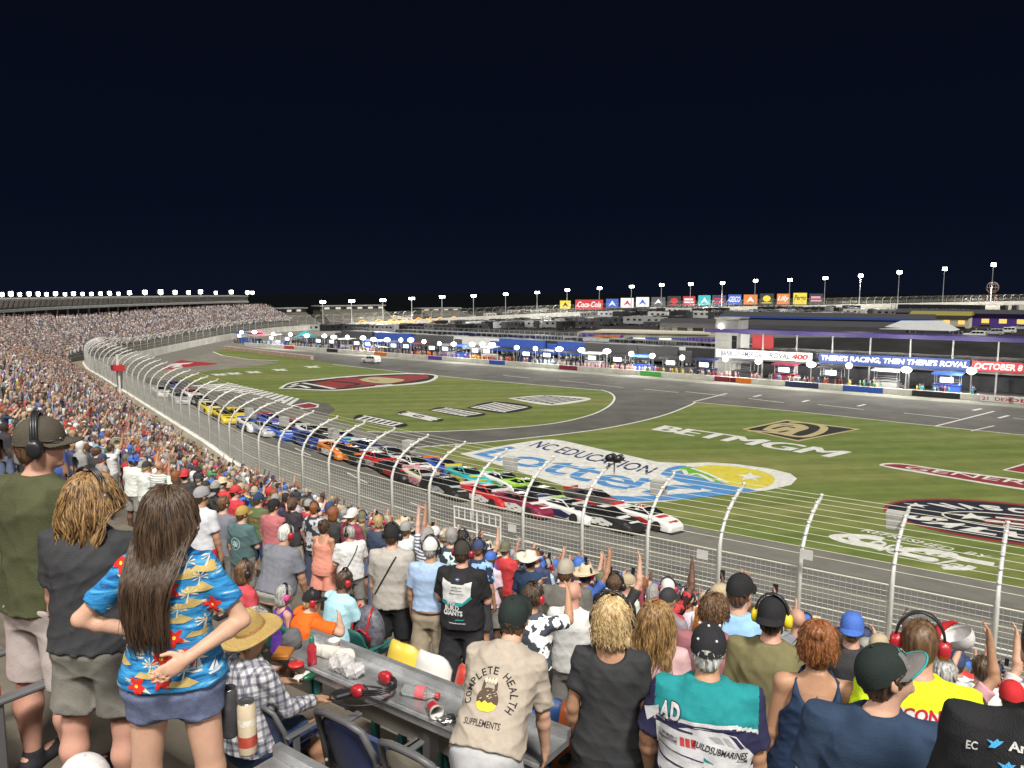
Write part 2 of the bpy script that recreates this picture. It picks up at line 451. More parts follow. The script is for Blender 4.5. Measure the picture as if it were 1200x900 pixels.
# ---- racing surface: banked strip inside the wall
idx = list(range(0, len(WC), 2))
vs = []; NW = 7
def track_w(s): return np.interp(s, [0, 60, S_FAR - 8, S_FAR + 18, S_FAR + 100, S_TURN, S_END], [23.5, 23.4, 22, 9, 10, 19, 20])
def track_drop(s): return np.interp(s, [0, 70, S_FAR, S_FAR + 55, S_FAR + 110, S_TURN, S_TURN + 100, S_END], [2.6, 2.6, 2.4, 1.9, 1.75, 1.9, 2.2, 2.2])
for i in idx:
    s = WS[i]; x, y, zt = WC[i]; n = WN[i]
    zo = zt - track_drop(s) ; w = track_w(s)
    zi = .02 if s < S_TURN - 40 else None
    for j in range(NW):
        f = j / (NW - 1); qx, qy = x - n[0] * (.25 + w * f), y - n[1] * (.25 + w * f)
        zin = .02 if zi is not None else max(float(T(qx, qy)) + .05, zo - 4.2)
        vs.append((qx, qy, zo + (zin - zo) * f))
nf = len(idx)
fs = [[i * NW + j, i * NW + j + 1, (i + 1) * NW + j + 1, (i + 1) * NW + j] for i in range(nf - 1) for j in range(NW - 1)]
structure(mesh_obj('race_track', vs, fs, track_m, smooth_=True))
# dark rubber groove and lane seams along the banking, a hair above it
def along(mb, s0, s1, f0, f1, dz, step=4):
    V = []
    for s in np.arange(s0, s1 + .1, step):
        p, n = wall_at(s); w = track_w(s); zo = p[2] - track_drop(s)
        for f in (f0, f1):
            q = p[:2] - n * (.25 + w * f); V.append((*q, zo + (.02 - zo) * f + dz))
    k = len(V) // 2
    mb.add(V, [(2 * i, 2 * i + 1, 2 * i + 3, 2 * i + 2) for i in range(k - 1)])
mb = MB()
along(mb, 0, S_FAR, .40, .56, .005); along(mb, 0, S_FAR, .66, .80, .005)
structure(obj('rubber_groove', mb, mat('rubbered_asphalt', (.115, .112, .101), .85, .25, .4)))
mb = MB()
for s in np.arange(10, S_FAR, 12): along(mb, s, s + 4, .45, .457, .010)
structure(obj('lane_dashes', mb, white_p))

# ---- wall between track and stands
V = []; M_ = []
for i in idx:
    s = WS[i]; x, y, zt = WC[i]; n = WN[i]; zo = min(zt - track_drop(s) - .3, zt - 1)
    th = .25
    V += [(x - n[0] * .2, y - n[1] * .2, zo), (x - n[0] * .2, y - n[1] * .2, zt), (x + n[0] * th, y + n[1] * th, zt), (x + n[0] * th, y + n[1] * th, zo)]
fs = [[i * 4 + j, (i + 1) * 4 + j, (i + 1) * 4 + (j + 1) % 4, i * 4 + (j + 1) % 4] for i in range(nf - 1) for j in range(4)]
o = mesh_obj('track_wall', V, fs, wall_m)
tag(o, 'long white concrete wall running around the outside of the track', 'wall')

# ---- walkway behind the fence
def strip(s0, s1, a, b, za, zb, step=3.0):
    V = []
    for s in np.arange(s0, s1 + .01, step):
        p, n = wall_at(s)
        V += [(*(p[:2] + n * a), p[2] + za), (*(p[:2] + n * b), p[2] + zb)]
    k = len(V) // 2
    return V, [(2 * i, 2 * i + 2, 2 * i + 3, 2 * i + 1) for i in range(k - 1)]
V, F = strip(0, S_STAND, .25, 2.6, -.28, -.28)
structure(mesh_obj('walkway', V, F, mat('walkway_concrete', (.25, .215, .145), .9, .3, .5)))

# ---- catch fence: posts, cables and wire mesh along the wall
def fence(s0, s1, name, label, post_step, fine):
    p0, _ = wall_at(s0)
    root = empty(name, tuple(p0), 0, label, 'fence')
    steel = mat('galvanised_steel', (.64, .64, .62), .45, .12, 3, metal=.15)
    prof = [(0, -.1), (0, 2.1)] + [(3.1 * (1 - math.cos(a)), 2.1 + 1.95 * math.sin(a)) for a in np.linspace(.12, 1.30, 7)]
    def P(s, o, z):
        p, n = wall_at(s); q = p[:2] - n * o
        return (q[0], q[1], p[2] + z)
    ss = []
    s = s0
    while s < s1: ss.append(s); s += post_step(s)
    rest = MB()
    for k, s in enumerate(ss):
        mb = rest if k >= 95 else MB()
        pts = [P(s, o + .1, z) for o, z in prof]
        mb.tube(pts, [.075] * 3 + [.065] * (len(pts) - 3), 6)
        for q in pts[3:]:
            mb.box((q[0] - .05, q[1] - .05, q[2] + .02), (q[0] + .05, q[1] + .05, q[2] + .12))
        if k < 95: world_obj('post', mb, steel, tuple(p0), root, True)
    if rest.v: world_obj('post', rest, steel, tuple(p0), root, True)['kind'] = 'stuff'
    # cables through the curved heads
    mb = MB()
    cab = [(.1, 2.12), (.12, 1.55), (.12, .9)] + [(3.1 * (1 - math.cos(a)) + .1, 2.1 + 1.95 * math.sin(a) + .08) for a in np.linspace(.2, 1.30, 11 if fine else 7)]
    st = 3.0
    sl = np.arange(s0, s1, st)
    for ci, (o, z) in enumerate(cab):
        V = []; r = .024 if ci < 3 else .0068
        for s in sl:
            p, n = wall_at(s); q = p[:2] - n * o
            if ci < 3: V += [(*q, p[2] + z - r), (*(q - n * r), p[2] + z), (*q, p[2] + z + r), (*(q + n * r), p[2] + z)]
            else: V += [(*(q - n * r), p[2] + z - r), (*(q + n * r), p[2] + z - r), (*q, p[2] + z + r)]
        m = 4 if ci < 3 else 3
        mb.add(V, [(i * m + j, (i + 1) * m + j, (i + 1) * m + (j + 1) % m, i * m + (j + 1) % m) for i in range(len(sl) - 1) for j in range(m)])
    world_obj('cable', mb, mat('cable_steel', (.58, .57, .46), .5, .1, 3, metal=.1), tuple(p0), root)
    # woven wire, a lattice of thin wires
    mb = MB(); w = .0062 if fine else .008
    hz = np.arange(.05, 2.1, .17 if fine else .35)
    sl = np.arange(s0, s1, 1.5)
    for z in hz:
        V = []
        for s in sl:
            p, n = wall_at(s); q = p[:2] - n * .1
            V += [(*(q - n * w), p[2] + z - w), (*(q + n * w), p[2] + z - w), (*q, p[2] + z + w)]
        mb.add(V, [(i * 3 + j, (i + 1) * 3 + j, (i + 1) * 3 + (j + 1) % 3, i * 3 + (j + 1) % 3) for i in range(len(sl) - 1) for j in range(3)])
    vst = .17 if fine else .6
    V = []; F = []
    for s in np.arange(s0, s1, vst):
        p, n = wall_at(s); q = p[:2] - n * .1; t = np.array((n[1], -n[0])); b = len(V)
        for z in (0, 2.1):
            V += [(*(q - n * w - t * w), p[2] + z), (*(q + t * w), p[2] + z), (*(q + n * w - t * w), p[2] + z)]
        F += [(b + j, b + (j + 1) % 3, b + 3 + (j + 1) % 3, b + 3 + j) for j in range(3)]
    mb.add(V, F)
    world_obj('wire_mesh', mb, mat('wire_mesh_steel', (.52, .52, .49), .5, .1, 3, metal=.1), tuple(p0), root)
    return root
fence(0.5, S_FAR + 12, 'catch_fence', 'tall curved catch fence with cables between the crowd and the track', lambda s: 2.75 if s < 70 else 2.75 + (s - 70) * .012, True)
fence(S_FAR + 13, S_END - 160, 'catch_fence', 'distant grey catch fence on the white wall around the far turn', lambda s: 5.0, False)

# ---- grandstand
STEP_D, STEP_H = .8, .344
def stand_depth(s): return float(np.interp(s, [0, 45, 70, 95, S_FAR, S_FAR + 60, S_STAND], [30, 30, 27, 19, 15.5, 15.5, 14]))
def stand_row(s, k):
    """floor of row k counted up from the walkway: point and height"""
    p, n = wall_at(s)
    z0 = p[2] + np.interp(s, [0, S_FAR, S_FAR + 60, S_END], [-.2, -.2, 1.2, 1.6])
    z0 += .1 * float(smooth((S_B0 + 16 - s) / 16))
    return p[:2] + n * (2.2 + STEP_D * k), z0 + STEP_H * k, n
# near rows line up with the camera's own row: row index from the camera side
Z_ROW0, P_ROW0 = 13.7, 1.55
def row_floor(k): return Z_ROW0 - .344 * min(k, 6) - .348 * max(0, k - 6)
S_B0 = s_of(14.87 - .809 * 26, 20.47 + .588 * 26)
def row_p(k): return P_ROW0 + .8 * k
stand = empty('grandstand', (0, 0, 0), 0, 'huge terraced grandstand full of spectators along the outside of the track', 'grandstand')
mb = MB()
# our own straight section, built on the camera's rows (p measured from the camera); it ends where the stand bends
for k in range(-6, 26):
    z = row_floor(k) if k >= 0 else Z_ROW0 - .344 * k; p0 = row_p(k) - .42; p1 = p0 + .8
    a0, a1 = -45, 27 + 0 * k
    c = lambda p, a, z: (NV[0] * p + UV[0] * a, NV[1] * p + UV[1] * a, z)
    mb.add([c(p0, a0, z), c(p1, a0, z), c(p1, a1, z), c(p0, a1, z)], [(0, 1, 2, 3)])
    mb.add([c(p1, a0, z - (.344 if k < 25 else 1.4)), c(p1, a1, z - (.344 if k < 25 else 1.4)), c(p1, a1, z), c(p1, a0, z)], [(0, 1, 2, 3)])
obj('terrace', mb, mat('terrace_concrete', (.115, .098, .075), .9, .3, 2.5, bump=.2), stand)
mb = MB()
sl = np.arange(S_B0 - 3, S_STAND, 4.0)
for k in range(0, 40):
    V = []
    for s in sl:
        if STEP_D * k > stand_depth(s): q, z, n = stand_row(s, int(stand_depth(s) / STEP_D)); z -= .05
        else: q, z, n = stand_row(s, k)
        V += [(*q, z - STEP_H if k else z - 1.5), (*q, z), (*(q + n * STEP_D), z)]
    mb.add(V, [(i * 3 + j, (i + 1) * 3 + j, (i + 1) * 3 + j + 1, i * 3 + j + 1) for i in range(len(sl) - 1) for j in range(2)])
obj('terrace', mb, mat('far_terrace_concrete', (.14, .13, .12), .9, .3, 1), stand)
# suites under a long flat roof at the back of the far stand
SR0, SR1 = s_of(-12, 43), s_of(-83, 294)
def back_pt(s, d, z):
    p, n = wall_at(s); dd = stand_depth(s) + 4.5 + d
    return (*(p[:2] + n * dd), z)
roof_lo, roof_hi = 11.9, 14.2
sl = np.arange(S_FAR - 62, SR1, 4.0)
def ribbon(rows, m, name, parent):
    mb = MB(); V = []
    for s in sl:
        V += [back_pt(s, d, z) for d, z in rows]
    k = len(rows)
    mb.add(V, [(i * k + j, (i + 1) * k + j, (i + 1) * k + j + 1, i * k + j + 1) for i in range(len(sl) - 1) for j in range(k - 1)])
    return obj(name, mb, m, parent)
ribbon([(-1.6, roof_hi), (-1.6, roof_hi + .35), (6, roof_hi + .5), (6, 3)], mat('roof_deck', (.30, .30, .29), .7, .15, .3), 'roof', stand)
ribbon([(-1.4, roof_hi), (-.9, roof_lo + .7)], mat('suite_front', (.20, .20, .18), .25, .35, .25, spec=.8), 'suite_window', stand)
ribbon([(-1.6, roof_lo), (-1.6, roof_lo + .55), (-.9, roof_lo + .7)], mat('suite_fascia', (.33, .33, .32), .7, .12, .4), 'fascia', stand)
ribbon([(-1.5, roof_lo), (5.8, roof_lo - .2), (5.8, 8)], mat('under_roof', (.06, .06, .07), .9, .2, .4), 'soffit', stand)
colm = mat('column_steel', (.22, .23, .25), .6, .1, 2)
for i, s in enumerate(np.arange(S_FAR - 60, SR1, 5.2)):
    if i >= 60: break
    mb = MB(); a = back_pt(s, -1.0, 8.2); b = back_pt(s, -1.0, roof_lo)
    mb.beam(a, b, .35, .35); obj('column', mb, colm, stand)
# white mullions between the suites
mb = MB()
for s in np.arange(S_FAR - 60, SR1, 2.6):
    mb.beam(back_pt(s, -1.48, roof_hi), back_pt(s, -1.0, roof_lo + .7), .12, .1)
obj('suite_mullion', mb, mat('mullion', (.30, .30, .28), .6, .1, 2), stand)
# pale end tower of the suites beside the turn
mb = MB(); s = s_of(-80, 150)
a = np.array(back_pt(s, -2.6, 0))
mb.box((a[0] - .9, a[1] - .9, 8.5), (a[0] + .9, a[1] + .9, 15.6)); mb.box((a[0] - 1.1, a[1] - 1.1, 15.0), (a[0] + 1.1, a[1] + 1.1, 15.5)); mb.box((a[0] - .95, a[1] - .97, 10.4), (a[0] - .2, a[1] - .9, 12.0), 1)
obj('stair_tower', mb, [mat('white_render', (.55, .55, .52), .7, .1, 1), mat('dark_opening', (.03, .03, .03))], stand)
# floodlights on the far roof: each a bank of lamps on a short bracket
lamp_m = glow('floodlight_glow', (1, .985, .94), 14)
lampbody = mat('lamp_body', (.25, .25, .26), .5, .05, 2)
proto = empty('floodlight', (0, 0, 0), 0, 'floodlight bank on the roof edge of the far grandstand', 'floodlight', 'floodlights along the far grandstand roof')
mb = MB(); mb.beam((0, 0, 0), (0, 0, .6), .15, .15); mb.box((-.75, .02, .5), (.75, .25, 1.25)); obj('bracket', mb, lampbody, proto)
mb = MB()
for u in (-.5, 0, .5):
    for w_ in (.68, 1.06): mb.ball((u, -.06, w_), (.27, .12, .22), 8, 5)
obj('lamp', mb, lamp_m, proto)
want = list(np.arange(-8, 140, 10.5)) + [152, 170, 188, 205, 221, 235, 253, 271, 290, 307]
sc_s = np.arange(S_FAR - 62, SR1, .25); sc_p = np.array([proj(back_pt(s, -1.3, roof_hi + .4))[0] for s in sc_s]); first = True
for px in want:
    s = sc_s[np.argmin(np.abs(sc_p - px))]
    q = back_pt(s, -1.3, roof_hi + .4)
    o = proto if first else copy_tree(proto); first = False
    o.location = q; p, n = wall_at(s); o.rotation_euler = (0, 0, math.atan2(-n[1], -n[0]) + R(90)); sc = rnd.uniform(.95, 1.25) if px < 140 else rnd.uniform(1.2, 1.6); o.scale = (sc, sc, sc)
    if px > 140: o['label'] = 'floodlight bank on the thinner, farther stretch of the grandstand roof'; o['group'] = 'floodlights along the farther roof'
# ================================================================ LOGOS PAINTED ON THE GRASS AND ASPHALT
DZ = .020
def gq(*pts): return [(*G(*p)[:2], DZ) for p in pts]
def painted(name, layers):
    """layers: list of (material, builder) each 3 mm above the one below"""
    mb = MB(); ms = []
    for i, (m, fn) in enumerate(layers):
        k = len(mb.v); mb.mi = i; fn(mb); ms.append(m)
        for j in range(k, len(mb.v)): x, y, z = mb.v[j]; mb.v[j] = (x, y, z + .006 * i)
    return structure(obj(name, mb, ms))
def P_poly(*pts): return lambda mb: mb.poly(gq(*pts))
def P_curve(*pts): return lambda mb: mb.poly(gq(*curve_px(list(pts) + [pts[0]])[:-1]))
def P_text(s, *c, bold=0, shear=0): return lambda mb: text_on(mb, s, gq(*c), bold, shear)
def ell_px(cx, cy, rx, ry, sk=0, n=40):
    """ellipse in the picture; sk shears it along x so that it lies with the stands"""
    return [(cx + rx * math.cos(a), cy + ry * math.sin(a) + sk * rx * math.cos(a)) for a in [2 * math.pi * i / n for i in range(n)]]
def P_ell(*a): return lambda mb: mb.poly(gq(*ell_px(*a)))
def P_star(cx, cy, rx, ry, sk=0, n=5):
    def f(mb):
        pts = []
        for i in range(2 * n):
            r = 1 if i % 2 == 0 else .42; a = math.pi * i / n + math.pi / 2
            pts.append((cx + rx * r * math.cos(a), cy - ry * r * math.sin(a) + sk * rx * r * math.cos(a)))
        c = len(pts); q = gq((cx, cy)) + gq(*pts)
        mb.add(q, [(0, 1 + i, 1 + (i + 1) % c) for i in range(c)])
    return f
def multi(*fs):
    def f(mb):
        for i, q in enumerate(fs):                     # each stroke a hair above the one before
            k = len(mb.v); q(mb)
            for j in range(k, len(mb.v)): x, y, z = mb.v[j]; mb.v[j] = (x, y, z + .0007 * i)
    return f
def stroke(pts, w):
    def f(mb): ground_line(mb, curve_px(pts, 6), w, DZ, mb.mi)
    return f
pw = mat('field_white', (.56, .56, .53), .85, .22, 1.5, spec=.1)
pb = mat('field_blue', (.075, .22, .46), .85, .15, 1.5, spec=.1)
pn = mat('field_navy', (.035, .045, .12), .85, .15, 1.5, spec=.1)
py = mat('field_yellow', (.52, .45, .06), .85, .15, 1.5, spec=.1)
pg = mat('field_green', (.12, .34, .03), .85, .15, 1.5, spec=.1)
pr = mat('field_red', (.21, .035, .035), .85, .18, 1.5, spec=.1)
pk = mat('field_black', (.022, .022, .022), .85, .25, 1.5, spec=.1)
pt = mat('field_tan', (.38, .32, .17), .85, .15, 1.5, spec=.1)

# lottery patch: white ground, navy line, big blue word, round emblem
patch = [(539, 532), (560, 528), (600, 520.5), (632, 515.5), (648, 515), (662, 517), (770, 541.5), (800, 543), (830, 542), (862, 544), (900, 549), (926, 555), (934, 561), (927, 568.5), (900, 574.5), (860, 579), (820, 583), (780, 588), (735, 590), (700, 588.5), (683, 581), (688, 577.5), (640, 563), (590, 547)]
painted('painted_logo', [
    (pw, P_poly(*patch)),
    (pn, P_text('NC EDUCATION', (619, 523), (762, 557.5), (772, 548.5), (632, 516.5), bold=.012, shear=.25)),
    (pb, multi(P_text('Lotte', (553, 533), (735, 577), (752, 556), (592, 522.5), bold=.016, shear=.1),
               P_text('r', (735, 572), (767, 578), (782, 563), (752, 560), bold=.016),
               stroke([(757, 579), (790, 571), (822, 573)], 1.2), stroke([(700, 583), (745, 585), (800, 582), (850, 577), (878, 573)], 1.5),
               P_curve((774, 556), (783, 549), (800, 546), (812, 550), (840, 562), (868, 572), (858, 577), (830, 574), (800, 566)))),
    (py, P_curve((812, 548), (835, 545.5), (868, 548), (897, 554), (908, 562), (900, 570), (878, 573), (852, 568), (834, 560))),
    (pg, P_curve((792, 551), (803, 547.5), (815, 549), (836, 560), (842, 566), (822, 561))),
    (pw, multi(P_star(879, 559.5, 17, 5.5, .06), stroke([(788, 553), (800, 551), (806, 557), (818, 556), (836, 565)], .45), stroke([(810, 549), (830, 556), (852, 566)], .4), stroke([(728, 577), (752, 572), (766, 576)], .4))),
])
# betting sponsor: bold italic word and a framed lion in profile
painted('painted_logo', [
    (pw, multi(*[P_text('BETMGM', (765 + dx, 504 + dy), (974 + dx, 536.5 + dy), (997 + dx, 529.5 + dy), (778 + dx, 498.5 + dy), shear=.1) for dx, dy in ((0, 0), (2.2, .35), (-2.2, -.35))])),
])
painted('painted_logo', [
    (pt, P_poly((869, 503), (921, 492), (1009, 503), (935, 517.5))),
    (pk, P_poly((875, 503.2), (922, 493.5), (1002, 503.2), (935, 516))),
    (pt, multi(stroke([(876, 505), (905, 507), (938, 512), (958, 508), (966, 502), (960, 498)], .9), P_curve((893, 504), (905, 498), (922, 496), (940, 498), (948, 502), (936, 506), (926, 510), (915, 508)), stroke([(925, 495), (945, 496), (962, 499)], .7))),
    (pk, multi(stroke([(905, 503), (920, 500), (932, 502)], .5), stroke([(912, 507), (924, 505)], .5), stroke([(915, 498), (930, 499)], .4))),
])
# tyre sponsor: dark red italic word outlined in white, and the start of a red arrow
painted('painted_logo', [
    (pw, multi(P_curve((1030, 545.5), (1036, 543.2), (1060, 543.8), (1110, 551), (1200, 562.5), (1260, 571), (1290, 585), (1200, 574.5), (1120, 561.5), (1075, 554), (1048, 549.5)), P_poly((1174, 551), (1206, 541.5), (1290, 556), (1250, 563)))),
    (pr, multi(P_curve((1035, 545.6), (1040, 544.4), (1062, 545), (1110, 552.4), (1200, 564), (1255, 571), (1275, 582), (1200, 572.6), (1120, 560), (1078, 552.5), (1050, 548.2)), P_poly((1179, 551), (1206, 543.3), (1278, 556), (1248, 561.5)))),
    (pw, P_text('GENERAL', (1062, 549.5), (1262, 577), (1258, 571), (1060, 546), bold=.0, shear=.3)),
])
# round salute emblem, half out of the frame
def salute_text(s, cx, cy, rx, ry, a0, a1, h, bold, flip=False):
    """letters set one by one along an arc of the emblem (angles in degrees, 90 = far side)"""
    def f(mb):
        n = len(s)
        for i, ch in enumerate(s):
            a = R(a0 + (a1 - a0) * (i + .5) / n); da = abs(a1 - a0) / n * .40
            q = []
            for du, rr in ((-da, 1 - h), (da, 1 - h), (da, 1 + h), (-da, 1 + h)):
                an = a + R(du) * (-1 if not flip else 1)
                if flip: rr = 2 - rr
                q.append(emb(cx, cy, rx * rr, ry * rr, an))
            text_on(mb, ch, q, bold)
    return f
_ec = np.array(G(1188, 612)[:2]); _ea = np.array(G(1035, 596.5)[:2]) - _ec
_eu = -_ea / np.linalg.norm(_ea); _ev = np.array((-_eu[1], _eu[0]));
if _ev[1] < 0: _ev = -_ev
_erx = np.linalg.norm(_ea); _ery = 5.7
def emb(cx, cy, rx, ry, a):
    p = _ec + _eu * (cx + rx * math.cos(a)) + _ev * (cy + ry * math.sin(a)); return (*p, DZ)
def E_ell(rx, ry, cx=0, cy=0): return lambda mb: mb.poly([emb(cx, cy, rx, ry, 2 * math.pi * i / 60) for i in range(60)])
def E_star(cx, cy, r):
    def f(mb):
        q = [emb(cx, cy, r * (1 if i % 2 == 0 else .4), r * .8 * (1 if i % 2 == 0 else .4), math.pi * i / 5 + math.pi / 2) for i in range(10)]
        mb.add([emb(cx, cy, 0, 0, 0)] + q, [(0, 1 + i, 1 + (i + 1) % 10) for i in range(10)])
    return f
def E_bar(x0, y0, x1, y1, w): return lambda mb: mb.poly([emb(x0, y0, 0, 0, 0), emb(x1, y1, 0, 0, 0), emb(x1, y1 + w, 0, 0, 0), emb(x0, y0 + w, 0, 0, 0)])
r_ = _erx
painted('painted_logo', [
    (pr, E_ell(r_, _ery)), (mat('field_blue_black', (.020, .022, .034), .85, .2, 1.5, spec=.1), E_ell(r_ * .965, _ery * .9)), 
    (pw, multi(salute_text('NASCAR', 0, 0, r_ * .72, _ery * .62, 138, 42, .21, .06), salute_text('SALUTES', 0, 0, r_ * .76, _ery * .60, 196, 344, .23, .06, True), E_star(-r_ * .72, 2.05, .95), E_star(r_ * .72, 2.05, .95), E_ell(r_ * .54, _ery * .36))),
    (pk, E_ell(r_ * .52, _ery * .32)),
    (pw, multi(E_star(-r_ * .30, .25, 1.35), E_bar(-r_ * .12, .5, r_ * .44, .35, .42), E_bar(-r_ * .22, -.7, r_ * .46, -.75, .4), E_bar(-r_ * .1, -1.4, r_ * .4, -1.45, .3))),
    (pr, multi(E_bar(-r_ * .15, .0, r_ * .47, -.15, .4), E_bar(-r_ * .24, -1.15, r_ * .44, -1.2, .34), E_bar(-r_ * .05, 1.05, r_ * .38, .95, .35))),
])
# soft drink script in white
painted('painted_logo', [
    (pw, multi(P_text('REFRESHED BY', (1006, 622), (1164, 656.5), (1170, 653.5), (1014, 619.5), bold=.0, spacing=1.0) if False else P_text('REFRESHED  BY', (1008, 622.5), (1158, 655.5), (1164, 652.5), (1014, 619.5), bold=.01, shear=.3),
               stroke([(1036, 645), (1024, 641), (1000, 637), (982, 632), (979, 629), (992, 628), (1020, 629), (1035, 632)], .75),
               stroke([(1034, 640), (1012, 637), (1000, 632), (1012, 630), (1034, 633)], .65),
               P_text('oca', (1014, 640.5), (1066, 650), (1072, 643), (1022, 632), bold=.012, shear=.4),
               stroke([(1096, 657), (1062, 650), (1046, 647), (1060, 644.5), (1095, 646), (1128, 655), (1165, 662)], .75),
               P_text('ola', (1072, 655), (1122, 668), (1136, 661), (1082, 648), bold=.012, shear=.4),
               stroke([(1100, 652), (1118, 651), (1110, 648), (1085, 649)], .45), stroke([(1104, 666), (1130, 667), (1140, 664)], .5))),
])
# shield-like red emblem on the far grass
painted('painted_logo', [
    (pw, P_curve((326, 455.5), (340, 448.5), (375, 444), (420, 440), (470, 437.5), (500, 438), (513, 440.5), (508, 446), (490, 450), (450, 453), (400, 457.5), (370, 457.5), (345, 456))),
    (pk, P_curve((331, 455), (343, 449), (378, 445), (420, 441), (470, 438.6), (500, 439), (509, 441), (502, 446), (478, 449.5), (440, 452.6), (398, 456.6), (370, 456.5), (345, 455))),
    (pr, P_poly((366, 449), (402, 443.5), (500, 438.6), (503, 443), (478, 447.6), (392, 455.6))),
    (pt, multi(P_curve((420, 445), (436, 442), (455, 443), (474, 445.5), (455, 449.5), (436, 448)), stroke([(424, 446), (445, 449), (470, 447)], .6))),
    (pw, multi(stroke([(338, 454), (350, 452), (362, 455)], .9), stroke([(355, 449), (372, 452), (392, 456)], .9), stroke([(404, 442.5), (418, 441)], 1.0), stroke([(440, 452.5), (460, 450.7)], .9), stroke([(342, 451.5), (349, 449.6)], .8))),
    (pk, multi(stroke([(390, 447), (420, 450), (405, 453)], 1.0), stroke([(432, 445), (444, 446.5)], .4))),
])
# row of small black and white sponsor marks on the oval grass
for i, q in enumerate((((415, 491.5), (462, 500.5), (474, 496.5), (426, 486.5)), ((464, 485), (506, 494), (518, 491), (477, 482.2)), ((503, 481), (545, 488.5), (567, 484.8), (522, 477.6)), ((548, 478), (590, 484), (622, 477), (580, 471)), ((598, 467), (645, 474.5), (690, 467.5), (640, 463.6)))):
    c = np.array(q).mean(0)
    def lerp(u, v, q=q): return tuple(bilinear([(*p, 0) for p in q], np.array([[u, v]]))[0][:2])
    bars = [stroke([lerp(u, .12), lerp(u + .04, .88)], .55) for u in np.linspace(.06, .9, 7)]
    if i == 1: bars = [stroke([lerp(.03, .5), lerp(.5, .1), lerp(.97, .5), lerp(.5, .9), lerp(.03, .5)], .5), P_poly(lerp(.1, .2), lerp(.35, .2), lerp(.35, .8), lerp(.1, .8)), P_poly(lerp(.6, .2), lerp(.9, .2), lerp(.9, .8), lerp(.6, .8)), P_poly(lerp(.4, .42), lerp(.56, .42), lerp(.56, .6), lerp(.4, .6))]
    painted('painted_logo', [(pk if i < 4 else pw, P_curve(*[tuple(c + (np.array(p) - c) * (1.06 if i != 1 else 1.02)) for p in q])),
                             (pw if i < 4 else pk, multi(*bars, stroke([lerp(.02, .1), lerp(.98, .1)], .4), stroke([lerp(.02, .92), lerp(.98, .92)], .4)))])
# small white marks on the far edge of that grass
for c in ((257, 439), (274, 437.8), (297, 436.2), (328, 433.5), (366, 430)):
    painted('painted_logo', [(pw, multi(stroke([(c[0] - 8, c[1] - .7), (c[0] + 8, c[1] + .8)], 1.3), stroke([(c[0] - 4, c[1] + 1.2), (c[0] + 5, c[1] - 1.2)], 1.0)))])
# long word in pale strokes on the apron beside the track, ending in a coloured flash
def apron(u, v): return tuple(bilinear([(222, 452, 0), (338, 478, 0), (352, 467.5, 0), (272, 449, 0)], np.array([[u, v]]))[0][:2])
pts = [P_poly(apron(u, .02), apron(u + .048, .02), apron(u + .052, .98), apron(u + .004, .98)) for u in np.linspace(0, .94, 14)]
pts += [P_poly(apron(u, .45), apron(u + .07, .45), apron(u + .07, .58), apron(u, .58)) for u in (.0, .14, .34, .5, .8)]
painted('painted_lettering', [(pw, multi(*pts))])
painted('painted_logo', [(pw, P_poly((304, 482), (362, 471.5), (374, 474), (373, 477.5), (340, 481.5))), (pb, P_poly((309, 481.5), (326, 477), (341, 479.5), (334, 481.4))), (pr, P_poly((346, 475.5), (362, 472.6), (372, 475), (369, 477.5), (357, 478.6))), (pk, P_poly((329, 477.4), (338, 475.4), (354, 478.5), (345, 479.8)))])
# red arrow-shaped runoff panel with a pale mark
painted('painted_panel', [(mat('panel_red', (.30, .03, .04), .85, .15, .6, spec=.1), P_curve((176, 434), (183, 428), (196, 423.5), (210, 422), (226, 423.6), (255, 426.3), (230, 429), (205, 432))), (pw, multi(P_poly((194, 427.6), (206, 425.9), (227, 424.9), (222, 426.4), (214, 427), (210, 430.4), (201, 431), (205, 427.5))))])
# ================================================================ PIT ROAD, GARAGES, BACKSTRETCH
import itertools
COLS = {'white': (.70, .70, .68), 'black': (.02, .02, .022), 'red': (.45, .025, .03), 'blue': (.03, .09, .42), 'navy': (.02, .03, .10), 'yellow': (.65, .50, .03), 'orange': (.62, .17, .02), 'teal': (.03, .38, .40), 'green': (.08, .40, .08),
        'grey': (.26, .26, .26), 'silver': (.42, .43, .44), 'purple': (.10, .05, .30), 'cream': (.60, .56, .44), 'dark grey': (.07, .07, .075), 'lime': (.32, .62, .06), 'maroon': (.2, .02, .05), 'banner_blue': (.022, .05, .20), 'olive_roof': (.26, .23, .06), 'pink': (.62, .25, .33), 'sky blue': (.22, .45, .70)}
def paint(c, rough=.4): return mat('paint_' + c.replace(' ', '_'), COLS[c], rough, .06, 1.5)
dark_glass = mat('dark_glass', (.015, .017, .02), .12, 0, spec=.8)
rubber = mat('rubber', (.02, .02, .02), .85, .1, 4)
steel_g = mat('painted_steel', (.35, .36, .37), .5, .1, 2)
pole_m = mat('pole_metal', (.30, .31, .32), .5, .08, 1)
balloon_m = glow('pit_lamp_glow', (1, .97, .9), 9)
screen_m = glow('screen_glow', (.75, .85, 1.0), 2.2)

